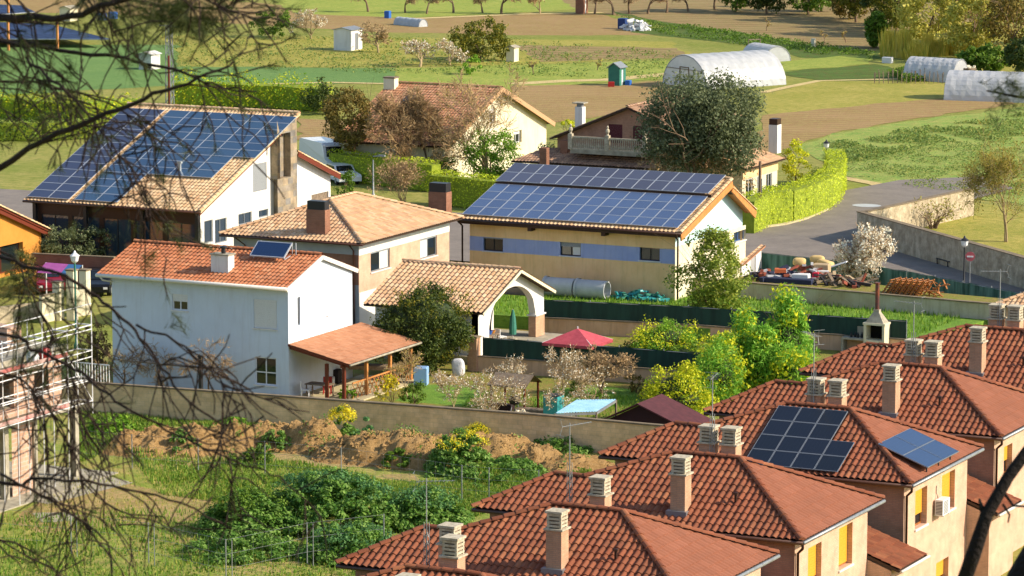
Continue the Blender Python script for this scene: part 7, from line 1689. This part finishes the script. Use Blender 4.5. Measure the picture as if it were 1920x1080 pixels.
# woods at the top right
W = [(1395, 1480, -80, 24, 'dark', 'dark tree at the top edge, left end of the riverside wood'), (1470, 1560, -70, 26, 'mid', 'green tree in the riverside wood above the brown field'), (1545, 1640, -60, 34, 'autumn', 'second brown tree in the riverside wood above the brown field'),
     (1625, 1700, -50, 52, 'dark', 'dark tree where the riverside wood meets the field corner'), (1620, 1665, 20, 88, 'mid', 'narrow green bush at the wood edge by the field corner'), (1670, 1800, -60, 92, 'spring', 'olive-brown tree behind the yellow reeds'), (1630, 1730, -70, 66, 'bushy', 'golden tree at the wood edge left of the tallest one'),
     (1840, 1980, -60, 116, 'autumn', 'brown tree in the top right corner'), (1770, 1880, -30, 108, 'spring', 'golden tree behind the reeds near the right edge'), (1880, 1990, 60, 150, 'dark', 'dark bush at the right edge above the polytunnels'), (1800, 1890, 85, 140, 'mid', 'low dark green scrub above the right polytunnels')]
W += [(1560, 1650, -90, 40, 'bushy', 'golden-brown tree in the back row of the wood, at its left end'), (1650, 1740, -90, 46, 'bushy', 'brown tree in the back row of the wood, above the reeds'), (1740, 1830, -100, 60, 'spring', 'golden tree in the back row behind the tallest pale-limbed tree'), (1820, 1910, -100, 66, 'autumn', 'brown tree in the back row near the right edge'), (1880, 1990, -90, 80, 'bushy', 'golden tree cut by the right edge at the top'),
      (1340, 1420, -90, 20, 'mid', 'green tree at the very top edge left of the dark tree'), (1500, 1580, -90, 20, 'bushy', 'golden tree at the very top edge among brown ones')]
for x0, x1, yt, yb, lf, l in W: leafy('woodland_tree', l, 'tree', x0, x1, yt, yb, lf, 5200, .34, by=yb + 2, h0f=.05, group='trees of the riverside wood')
bare('poplar_tree', 'tall pale-limbed leafless tree rising above the yellow reeds', 1760, 1850, -50, 92, 94, depth=6, bark='bark_pale', spread=.45, bloom='bud', nb=3, bs=.2, minr=.035, r=.3)
for i, (x0, x1, yt, yb) in enumerate([(1650, 1720, 48, 108), (1710, 1780, 58, 104), (1775, 1840, 62, 104), (1690, 1740, 72, 112)]):
    b, r, h = tbox(x0, x1, yt, yb); t = thing('reed_clump', b, ['tallest yellow reed clump at the left edge of the wood', 'yellow reed clump behind the bluish polytunnel, left', 'yellow reed clump below the tall pale-limbed tree', 'low reed clump in front of the tallest one'][i], 'reeds', 'yellow reed clumps'); c = MB()
    for _ in range(1500):
        u = rdir(); p = b + V((u.x * r, u.y * r * .6, 0)) * R() ** .5; tp = p + V((U(-.4, .4), U(-.3, .3), h * U(.45, 1.0))); s_ = V((.07, .02, 0)); hh = h * U(.5, 1.0) * (.75 + .3 * math.sin(u.x * 5 + b.x)); tp.z = hh; c.poly([p - s_ * 1.3, p + s_ * 1.3, tp])
    c.build('stems', LM['reed'], t)
# budding tree at the right
bare('budding_tree', 'yellow-green budding tree inside the stone-walled plot', 1812, 1960, 262, 445, 455, depth=6, twig='bud', bark='bark_pale', spread=.65, bloom='bushy', nb=4, bs=.11, minr=.02, r=.14, multi=3)
bare('bare_shrub', 'dry brown scrub inside the stone-walled plot', 1700, 1800, 375, 425, 430, depth=4, multi=6, cat='shrub', bloom='grassdry', nb=4, bs=.12)
# ================================================================ earth mounds and weeds
def inpoly(p, P):
    k = False; n = len(P)
    for i in range(n):
        a, b = P[i], P[(i + 1) % n]
        if (a[1] > p[1]) != (b[1] > p[1]) and p[0] < (b[0] - a[0]) * (p[1] - a[1]) / (b[1] - a[1]) + a[0]: k = not k
    return k
mounds = [(x, y, r, h * .78) for x, y, r, h in [(270, 845, 2.2, 1.3), (345, 842, 2.6, 1.5), (430, 838, 2.2, 1.6), (500, 835, 2.2, 1.5), (590, 842, 1.9, 1.9), (640, 862, 1.6, 1.2), (700, 862, 2.0, 2.0), (770, 868, 2.2, 2.1), (850, 860, 1.8, 1.7), (930, 862, 2.4, 1.7), (1000, 870, 2.0, 1.2), (1070, 878, 2.2, .9), (900, 895, 1.6, .8)]]
MW = [(A(x, y, 0), r, h) for x, y, r, h in mounds]
def mz(x, y):
    z = -.12
    for c, r, h in MW:
        q = ((x - c.x) ** 2 + ((y - c.y) * 1.15) ** 2) / (r * r)
        if q < 3: k = max(0, 1 - max(0, q ** .5 - .35) / .95); z = max(z, h * .92 * (k * k * (3 - 2 * k)) - .1)
    if z > -.05: z += min(1, z + .2) * (.5 * noise.noise(V((x * .8, y * .8, 0))) + .3 * abs(noise.noise(V((x * 2.4, y * 1.2, 4)))) - .1) + .13 * noise.noise(V((x * 3.5, y * 3.5, 4))) + .09 * noise.noise(V((x * 9, y * 9, 4)))
    return z
xs0 = min(c.x - 5 for c, _, _ in MW); xs1 = max(c.x + 5 for c, _, _ in MW); ys0 = min(c.y - 5 for c, _, _ in MW); ys1 = max(c.y + 5 for c, _, _ in MW)
e = MB(); st = .13; nx = int((xs1 - xs0) / st); ny = int((ys1 - ys0) / st); H_ = {}; idx = {}
for i in range(nx + 1):
    for j in range(ny + 1): H_[i, j] = mz(xs0 + i * st, ys0 + j * st)
for i in range(nx):
    for j in range(ny):
        q = [(i, j), (i + 1, j), (i + 1, j + 1), (i, j + 1)]
        if max(H_[k] for k in q) < -.08: continue
        f = []
        for k in q:
            if k not in idx: idx[k] = len(e.v); e.v.append(V((xs0 + k[0] * st, ys0 + k[1] * st, H_[k])))
            f.append(idx[k])
        e.f.append(f); e.m.append(0); e.uv.append(None)
tag(e.build('earth_mounds', M['soil'], None, (0, 0, 0), smooth=True), kind='structure')
gz = lambda x, y: max(0, mz(x, y))
def scatter(name, label, cat, polys, n, leafk, size, hmin, hmax, kind='blade', pxpoly=True, clump=None):
    c = MB(); per = n // len(polys)
    for P in polys:
        xs = [p[0] for p in P]; ys = [p[1] for p in P]; k = 0; tries = 0
        while k < per and tries < per * 6:
            tries += 1; x, y = U(min(xs), max(xs)), U(min(ys), max(ys))
            if not inpoly((x, y), P): continue
            p = A(x, y, 0); nz = noise.noise(V((p.x * .35, p.y * .35, 0)))
            if clump is not None and nz < clump - R() * .3: continue
            p.z = gz(p.x, p.y) + .02; k += 1; h = U(hmin, hmax) * (1 + nz * .7)
            if kind == 'blade':
                d = V((U(-1, 1), U(-1, 1), 0)) * .35 * h; s = V((U(-1, 1), U(-1, 1), 0)).normalized() * size; mi = 1 if R() < .18 else 0
                c.add([p - s, p + s, p + s * .5 + d * .4 + ZUP * h * .6, p - s * .5 + d * .4 + ZUP * h * .6, p + d + ZUP * h], [(0, 1, 2, 3), (3, 2, 4)], mi)
            else:
                for _ in range(7): c.leaf(p + V((U(-.25, .25), U(-.25, .25), h * R())), (rdir() + ZUP * .9).normalized(), size * U(.6, 1.4), .6)
    ls = leafk if isinstance(leafk, list) else [leafk]
    o = c.build(name, [LM[k] for k in ls], None, (0, 0, 0)); tag(o, label, cat, kind='stuff'); return o
scatter('grass', 'tall fresh grass across the waste ground', 'grass', [[(150, 765), (260, 770), (300, 800), (200, 850), (150, 870)], [(-60, 975), (250, 960), (420, 960), (640, 1010), (800, 990), (700, 1120), (-60, 1120)],
    [(240, 855), (560, 868), (700, 895), (760, 930), (520, 960), (300, 930)], [(860, 900), (1110, 890), (1090, 905), (880, 975)], [(260, 770), (640, 795), (630, 815), (300, 800)], [(700, 905), (880, 905), (900, 960), (720, 930)]], 62000, ['grass', 'grassdry'], .035, .1, .3)
scatter('grass', 'thin dry grass on the trampled ground', 'grass', [[(160, 860), (300, 870), (480, 950), (300, 960), (60, 965)]], 2500, ['grassdry', 'grass'], .025, .06, .2)
scatter('grass', 'lush grass on the garden lawns', 'grass', [[(1020, 548), (1290, 562), (1290, 580), (1020, 568)], [(1400, 572), (1700, 598), (1740, 640), (1640, 640), (1500, 590), (1400, 585)], [(880, 745), (1220, 745), (1215, 788), (860, 775)]], 9000, ['grass', 'bright'], .03, .08, .25)
c_ = MB()
for _ in range(9000):
    f = R(); x = -102 + (fc.x + 102) * f; y0_ = fa.y + .3 + (fc.y - fa.y) * f; y1_ = lb.y - .5; p = V((x, y0_ + (y1_ - y0_) * R(), GZ)); h = U(.12, .35); s = V((U(-1, 1), U(-1, 1), 0)).normalized() * .035; d = V((U(-1, 1), U(-1, 1), 0)) * .3 * h
    c_.poly([p - s, p + s, p + d + ZUP * h], 1 if R() < .25 else 0)
tag(c_.build('grass', [LM['grass'], LM['bright']], None, (0, 0, 0)), 'lush grass strip between the long wall and the green screen', 'grass', kind='stuff')
def weed(label, x0, x1, yt, yb, leafk, n, size, l2=None, n2=0, s2=.1, nm='weed_patch', on_mound=True, cat='weeds'):
    b, r, h = tbox(x0, x1, yt, yb); b.z = gz(b.x, b.y) * (.35 if on_mound else 0); c = MB(); t = thing(nm, b, label, cat)
    n = int(n * 1.25); K = max(6, n // 60); h = max(.5, h - b.z * .9)
    for _ in range(K):
        a = U(0, 6.28); q = R() ** .5; p = b + V((math.cos(a) * r * q, math.sin(a) * min(r, 3.5) * q, 0)); p.z = b.z + h * (.1 + .8 * (1 - q * q) * U(.25, 1)); cr = U(.22, .4) * min(1, r * .4 + .2)
        clump_leaves(c, p, V((cr, cr, cr * .6)), 60, size, .7, .7)
    mats = [LM[leafk]]
    if l2:
        mats.append(LM[l2])
        for _ in range(n2 // 25):
            a = U(0, 6.28); q = R() ** .5 * .8; p = b + V((math.cos(a) * r * q, math.sin(a) * min(r, 2) * q, 0)); p.z = b.z + h * (.45 + .4 * (1 - q * q)); clump_leaves(c, p, V((.3, .3, .2)), 25, s2 * .8, .6, .7, 1)
    c.build('leaves', mats, t); return t
weed('big dark green weed thicket in the middle of the waste ground', 470, 780, 868, 985, 'weed', 21000, .17, 'blue', 2500, .15)
weed('weed thicket spreading left towards the wire fence', 370, 560, 905, 1000, 'weed', 9000, .16, 'mid', 900, .14)
weed('weed thicket reaching the left corner of the red roofs', 700, 885, 905, 985, 'weed', 9500, .16, 'blue', 1200, .15)
weed('weeds around the double fence post at the bottom', 340, 560, 985, 1040, 'weed', 5000, .15)
weed('weeds between the fence and the lowest red roof', 560, 760, 975, 1045, 'weed', 7000, .16, 'blue', 900, .14)
weed('yellow flowering clump on top of the big thicket', 605, 695, 905, 955, 'mid', 1500, .13, 'yflower', 1800, .1)
weed('yellow flowering bush in front of the block wall', 610, 672, 750, 835, 'weed', 2200, .13, 'yflower', 1500, .1, nm='weed_bush')
weed('grey-green weeds beside the yellow flowering bush', 655, 712, 775, 835, 'blue', 1700, .14)
weed('leafy weeds growing over the right side of the mounds', 800, 930, 795, 885, 'weed', 7000, .15, 'yflower', 700, .1)
weed('low weeds creeping over the left end of the mounds', 300, 380, 800, 850, 'weed', 1800, .14)
weed('weeds in front of the left earth mounds', 420, 520, 835, 868, 'mid', 1800, .13, on_mound=False)
weed('grass tufts along the foot of the wall behind the mounds', 400, 480, 778, 806, 'bright', 1800, .12, on_mound=False)
weed('bright weeds beside the scaffold slab', 160, 260, 770, 812, 'bright', 2600, .13, on_mound=False)
weed('low weeds on the right slope of the mounds', 900, 1020, 845, 890, 'weed', 2800, .15)
weed('low weeds along the foot of the block wall, right', 985, 1135, 812, 842, 'weed', 3800, .14)
weed('small weeds between two earth mounds', 480, 560, 800, 845, 'weed', 2200, .13)
weed('weeds draped over the middle of the highest mounds', 715, 775, 835, 880, 'mid', 1800, .13)
weed('yellow-topped weeds on the highest earth mound', 860, 930, 790, 835, 'mid', 1500, .13, 'yflower', 800, .1)
weed('weeds below the mounds at the right', 800, 1040, 865, 900, 'weed', 3200, .14, on_mound=False)
# crop rows with leaves on the far green field
scatter('ground_cover', 'low leafy weeds mixed through the grass of the waste ground', 'ground cover', [[(150, 765), (260, 770), (300, 800), (200, 850), (150, 870)], [(-60, 985), (250, 970), (420, 970), (640, 1010), (800, 990), (700, 1120), (-60, 1120)], [(300, 868), (560, 878), (700, 900), (520, 960), (340, 925)], [(860, 900), (1110, 890), (1090, 905), (880, 975)]], 3000, ['mid'], .13, .05, .3, kind='leaf', clump=-.1)
c_ = MB(); k_ = 0
while k_ < 5200:
    c0, r0, h0 = MW[int(R() * len(MW))]; x, y = c0.x + U(-1.3, 1.3) * r0, c0.y + U(-1.3, 1.3) * r0; z = mz(x, y); k_ += 1
    if z < .02 or (noise.noise(V((x * 1.1, y * 1.1, 9))) < -.05 and R() < .8): continue
    s = U(.025, .1) * (1 + R() ** 4 * 1.2); p = V((x, y, z)); q = [p + V((s * U(.7, 1.2), 0, 0)), p + V((0, s * U(.7, 1.2), 0)), p - V((s * U(.7, 1.2), 0, 0)), p - V((0, s * U(.7, 1.2), 0)), p + V((U(-.3, .3) * s, U(-.3, .3) * s, s * U(.6, 1.1)))]
    c_.add(q, [(0, 1, 4), (1, 2, 4), (2, 3, 4), (3, 0, 4)])
tag(c_.build('soil_clods', M['soil'], None, (0, 0, 0)), 'loose clods and stones lying on the earth mounds', 'soil clods', kind='stuff')
c_ = MB(); k_ = 0
while k_ < 480:
    c0, r0, h0 = MW[int(R() * len(MW))]; x, y = c0.x + U(-1.4, 1.4) * r0, c0.y + U(-1.4, 1.4) * r0; z = mz(x, y); k_ += 1
    if z < -.05 or noise.noise(V((x * .6, y * .6, 5))) < .08: continue
    for _ in range(12): c_.leaf(V((x + U(-.2, .2), y + U(-.2, .2), z + R() * .28)), (rdir() + ZUP * .8).normalized(), .13 * U(.6, 1.4), .5)
tag(c_.build('ground_cover', [LM['weed']], None, (0, 0, 0)), 'patchy low weeds growing over the earth mounds', 'ground cover', kind='stuff')
def crop(label, P, n, lf, size, h):
    c = MB(); xs = [p[0] for p in P]; ys = [p[1] for p in P]; k = 0
    while k < n:
        x, y = U(min(xs), max(xs)), U(min(ys), max(ys))
        if not inpoly((x, y), P): continue
        p = A(x, y, 0); nz = noise.noise(V((p.x * .25, p.y * .25, 3))); k += 1
        if nz < -.15: continue
        for _ in range(3): c.leaf(p + V((U(-.3, .3), U(-.3, .3), h * R() * (1 + nz))), (rdir() + ZUP).normalized(), size * U(.6, 1.4), .6)
    tag(c.build('crop_plants', [LM[lf]], None, (0, 0, 0)), label, 'crop plants', kind='stuff')
crop('blue-green vegetable rows on the field at the right', [(1540, 275), (1700, 245), (1920, 215), (1920, 260), (1760, 270), (1640, 300), (1560, 310)], 4200, 'crop', .2, .3)
crop('weedy green growth on the field at the right', [(1560, 300), (1920, 250), (1920, 370), (1720, 355), (1570, 322)], 3600, 'crop', .16, .2)
crop('scattered low plants on the meadows', [(300, 66), (980, 74), (1270, 100), (1250, 150), (330, 128)], 4500, 'crop', .22, .25)
crop('low dark vegetables beside the bluish polytunnel', [(1665, 140), (1730, 128), (1775, 150), (1700, 156)], 1500, 'mid', .25, .6)
crop('green ditch plants on the dark strip', [(1150, 30), (1400, 66), (1640, 100), (1630, 112), (1440, 92), (1250, 66)], 2600, 'mid', .22, .4)
# ================================================================ pines close to the camera
def pine_side(name, label, trunk_pts, trunk_r, limbs, base):
    t = thing(name, base, label, 'tree'); b = MB(); b.tube(trunk_pts, trunk_r, 14); b.build('trunk', M['bark_pine'], t, smooth=True)
    for pts, r0, r1, tw, dr, nd in limbs:
        w = MB(); P = [near(x, y, d) for x, y, d in pts]
        # smooth the limb
        Q = []
        for i in range(len(P) - 1):
            for k in range(4):
                f = k / 4; a = P[max(0, i - 1)]; p = P[i]; c = P[i + 1]; d_ = P[min(len(P) - 1, i + 2)]
                Q.append(.5 * ((2 * p) + (c - a) * f + (2 * a - 5 * p + 4 * c - d_) * f * f + (3 * p - a - 3 * c + d_) * f ** 3))
        Q.append(P[-1]); Q = [q + rdir() * .006 for q in Q]; n = len(Q)
        w.tube(Q, [.82 * (r0 + (r1 - r0) * i / (n - 1)) for i in range(n)], 7)
        nm = MB()
        for _ in range(int(tw * .36)):
            i = 1 + int(R() * (n - 1)) ; i = min(i, n - 1); d = (Q[i] - Q[i - 1]).normalized(); o = (rdir() + RT * .35 - ZUP * dr); L = U(.12, .42) * (.7 if nd > .8 else 1)
            q = V(Q[i]); dd = (d * .9 + o.normalized() * .8).normalized(); pts_ = [q.copy()]
            for s in range(6): dd = (dd + rdir() * .28 - ZUP * dr * .12).normalized(); q = q + dd * L / 6; pts_.append(q.copy())
            rr = max(.003, (r0 + (r1 - r0) * i / n) * .32); w.tube(pts_, [rr * (1 - .12 * k) for k in range(7)], 4, cap=False)
            for s in (2, 3, 4, 5):
                if R() < .75:
                    q = pts_[s].copy(); e = (dd + rdir() * 1.1).normalized(); pp = [q.copy()]
                    for _k in range(3): e = (e + rdir() * .35 - ZUP * dr * .1).normalized(); q = q + e * U(.03, .08); pp.append(q.copy())
                    w.tube(pp, [.003, .0028, .0024, .002], 3, cap=False)
                    if R() < nd:
                        tuft(nm, pp[-1], e, 26)
            if R() < nd: tuft(nm, pts_[-1], dd, 40)
        w.build('limb', M['bark_pine'], t, smooth=True)
        if nm.v: nm.build('needles', LM['needle'], t)
    return t
def tuft(nm, p, d, n, L=.055):
    for _ in range(n):
        a = p - d * U(0, .05); e = (d + rdir() * .75).normalized() * L * U(.7, 1.2); s = rdir() * .0009; nm.poly([a - s, a + s, a + e])
def ground_at(p): f = p.dot(FW); return V((p.x, p.y, hill(f)))
tp = near(-420, 600, 13); tb_ = ground_at(tp); tt = near(-380, -600, 13)
LB = [
 ([(-400, 60, 13), (-60, 40, 12.5), (0, 34, 12.3), (130, 30, 12), (210, 6, 11.8), (300, -20, 11.6)], .02, .008, 26, .4, .9),
 ([(-400, 20, 13), (0, -12, 12.2), (150, -20, 12), (300, -12, 11.6), (420, -4, 11.4)], .018, .006, 50, .35, .95),
 ([(150, -60, 12.6), (220, -10, 12.4), (330, 12, 12.4), (420, 14, 12.2)], .009, .004, 44, .3, 1.0),
 ([(-400, 40, 13.2), (-40, 70, 13), (80, 88, 12.8), (200, 105, 12.6), (330, 132, 12.4), (400, 158, 12.3), (480, 172, 12.2)], .012, .003, 30, .4, .35),
 ([(-400, 420, 13), (-60, 335, 12.4), (0, 312, 12.2), (80, 265, 12), (200, 215, 11.8), (290, 175, 11.6), (370, 150, 11.5), (440, 116, 11.5)], .017, .004, 16, .5, .1),
 ([(-400, 120, 12.8), (0, 80, 12.4), (60, 120, 12.2), (110, 160, 12), (180, 230, 11.9), (230, 300, 11.8)], .009, .003, 60, 1.0, .5),
 ([(-300, 170, 13), (0, 150, 12.8), (100, 165, 12.7), (200, 190, 12.6), (260, 230, 12.5)], .007, .003, 50, .9, .35),
 ([(-400, 500, 13), (-40, 482, 12.4), (0, 485, 12.3), (60, 500, 12.2), (120, 517, 12), (170, 550, 12), (215, 585, 11.9), (262, 632, 11.8), (305, 690, 11.7), (352, 750, 11.6), (430, 800, 11.6)], .009, .004, 20, .8, .05),
 ([(255, 612, 11.8), (330, 640, 11.7), (395, 695, 11.7), (425, 750, 11.6), (428, 820, 11.6)], .005, .002, 24, 1.0, .03),
 ([(300, 690, 11.7), (350, 662, 11.6), (400, 668, 11.6), (428, 700, 11.6)], .003, .0015, 14, .9, 0),
 ([(-400, 600, 13), (0, 625, 12.2), (60, 655, 12.1), (140, 690, 12), (190, 730, 11.9), (250, 772, 11.8), (330, 815, 11.8), (400, 845, 11.7), (460, 872, 11.7), (520, 892, 11.6)], .0075, .003, 20, .9, .06),
 ([(-400, 850, 13), (0, 905, 12.2), (60, 898, 12.1), (140, 900, 12), (240, 915, 12), (340, 945, 11.9), (430, 990, 11.9)], .008, .003, 16, 1.1, .02),
 ([(0, 892, 12.2), (80, 930, 12), (150, 978, 12), (200, 1020, 11.9), (212, 1100, 11.9)], .006, .003, 14, 1.1, .02),
 ([(-300, 430, 12.6), (0, 470, 12.6), (50, 540, 12.5), (90, 610, 12.5), (130, 690, 12.4), (160, 800, 12.4)], .006, .002, 80, 1.0, .25),
 ([(-300, 660, 12.6), (0, 700, 12.6), (70, 740, 12.5), (120, 820, 12.5), (150, 900, 12.5)], .006, .002, 60, 1.0, .15),
 ([(-200, 980, 12.6), (0, 1010, 12.4), (60, 1050, 12.4), (110, 1110, 12.4)], .006, .002, 16, .5, .3),
]
pine_side('pine_tree', 'pine whose dark branches and needles hang across the left of the view', [tb_ - ZUP * .3, near(-430, 1100, 13), tp, near(-400, 0, 13), tt], [.2, .17, .15, .13, .11], LB, tb_)
def clump_at(par, pxs):
    nm = MB()
    for x, y, d, r, n in pxs:
        c = near(x, y, d)
        for _ in range(n): tuft(nm, c + rdir() * r * R(), (rdir() + RT * .4).normalized(), 30)
    return nm
pt = [o for o in bpy.data.objects if o.name == 'pine_tree'][0]
nm = clump_at(pt, [(285, 485, 11.9, .05, 5), (120, 558, 12.2, .05, 4), (130, 640, 12.1, .06, 7), (335, 608, 11.7, .03, 3), (30, 520, 12.2, .09, 10), (250, 20, 11.9, .1, 22), (330, 22, 12.2, .12, 34), (390, 40, 12.2, .08, 22), (290, 35, 12.1, .1, 30), (350, 10, 12.1, .1, 30), (420, 15, 12.2, .06, 14), (210, 45, 12.0, .08, 12), (30, 120, 12.3, .12, 12), (80, 220, 12.2, .12, 10), (180, 260, 12.0, .08, 8), (20, 560, 12.3, .12, 12), (140, 560, 12.2, .06, 7), (40, 640, 12.3, .1, 8), (340, 50, 12.2, .06, 12), (140, 200, 12.1, .07, 10), (110, 130, 12.2, .06, 8), (190, 15, 12, .1, 12), (70, 1040, 12.4, .08, 5), (60, 690, 12.3, .1, 6), (110, 720, 12.3, .08, 5), (258, 75, 12.4, .05, 4), (262, 98, 12.4, .04, 3)])
nm.build('needles', LM['needle'], pt)
# dark branch and trunk at the lower right
q0 = near(2100, 900, 13); gb = ground_at(near(2060, 900, 13))
t = thing('leaning_pine', gb, 'near-black leaning pine branch and trunk in the lower right corner', 'tree')
b = MB(); b.tube([gb - ZUP * .2, near(1880, 1240, 13), near(1925, 1090, 13), near(2005, 950, 13), near(2150, 700, 13)], [.14, .085, .07, .065, .06], 14); b.build('trunk', M['bark_dead'], t, smooth=True)
b = MB(); b.tube([near(1890, 1230, 13), near(1800, 1110, 12.6), near(1825, 1040, 12.5), near(1850, 965, 12.5), near(1890, 895, 12.5), near(1930, 840, 12.5), near(2060, 700, 12.6)], [.04, .027, .025, .022, .02, .019, .015], 10)
b.tube([near(1846, 975, 12.5), near(1840, 950, 12.5), near(1836, 935, 12.5)], [.01, .008, .004], 6); b.tube([near(1878, 918, 12.5), near(1900, 948, 12.5), near(1925, 950, 12.5)], [.006, .005, .004], 6); b.tube([near(1880, 945, 12.5), near(1893, 965, 12.5), near(1890, 980, 12.5)], [.005, .004, .003], 6)
b.build('limb', M['bark_dead'], t, smooth=True)
b = MB(); b.tube([near(2150, 210, 13), near(2000, 195, 12.8), near(1900, 180, 12.7), (near(1850, 170, 12.7))], [.01, .008, .005, .003], 6)
b.build('limb', M['bark_dead'], t)
nm = clump_at(t, [(1905, 155, 12.7, .05, 7), (1865, 165, 12.7, .04, 5), (1885, 195, 12.7, .05, 7), (1868, 210, 12.7, .03, 3), (1915, 180, 12.7, .05, 5)]); nm.build('needles', LM['needle'], t)
# ---------------------------------------------------------------- camera, sun, sky
cam = bpy.data.cameras.new('camera'); co = bpy.data.objects.new('camera', cam); COL.objects.link(co)
co.location = CAM; co.rotation_euler = (math.pi / 2 - PITCH, 0, YAW); cam.sensor_width = 36; cam.lens = 36 * FPX / 1920
cam.clip_start = 0.5; cam.clip_end = 6000; SC.camera = co
cam.dof.use_dof = True; cam.dof.focus_distance = 180; cam.dof.aperture_fstop = 18
SUN_D = V((0.975, 0.22, 0)).normalized(); ELEV = math.radians(31)
sd = V((SUN_D.x * math.cos(ELEV), SUN_D.y * math.cos(ELEV), math.sin(ELEV)))
sl = bpy.data.lights.new('sun', 'SUN'); so = bpy.data.objects.new('sun', sl); COL.objects.link(so)
so.rotation_euler = (-sd).to_track_quat('-Z', 'Y').to_euler(); so.location = (0, 0, 80); sl.energy = 4.7; sl.angle = math.radians(0.5); sl.color = (1.0, 0.87, 0.68)
w = bpy.data.worlds.new('World'); SC.world = w; w.use_nodes = True; nt = w.node_tree; bg = nt.nodes['Background']
sk = nt.nodes.new('ShaderNodeTexSky'); sk.sky_type = 'NISHITA'; sk.sun_disc = False; sk.sun_elevation = ELEV
sk.sun_rotation = math.atan2(SUN_D.x, SUN_D.y); nt.links.new(sk.outputs[0], bg.inputs['Color']); bg.inputs['Strength'].default_value = 0.15
SC.view_settings.view_transform = 'Standard'; SC.view_settings.look = 'None'; SC.view_settings.gamma = 1; SC.view_settings.exposure = 0.5
SC.cycles.max_bounces = 6; SC.cycles.transparent_max_bounces = 8
SC.cycles.use_adaptive_sampling = True; SC.cycles.adaptive_threshold = 0.02
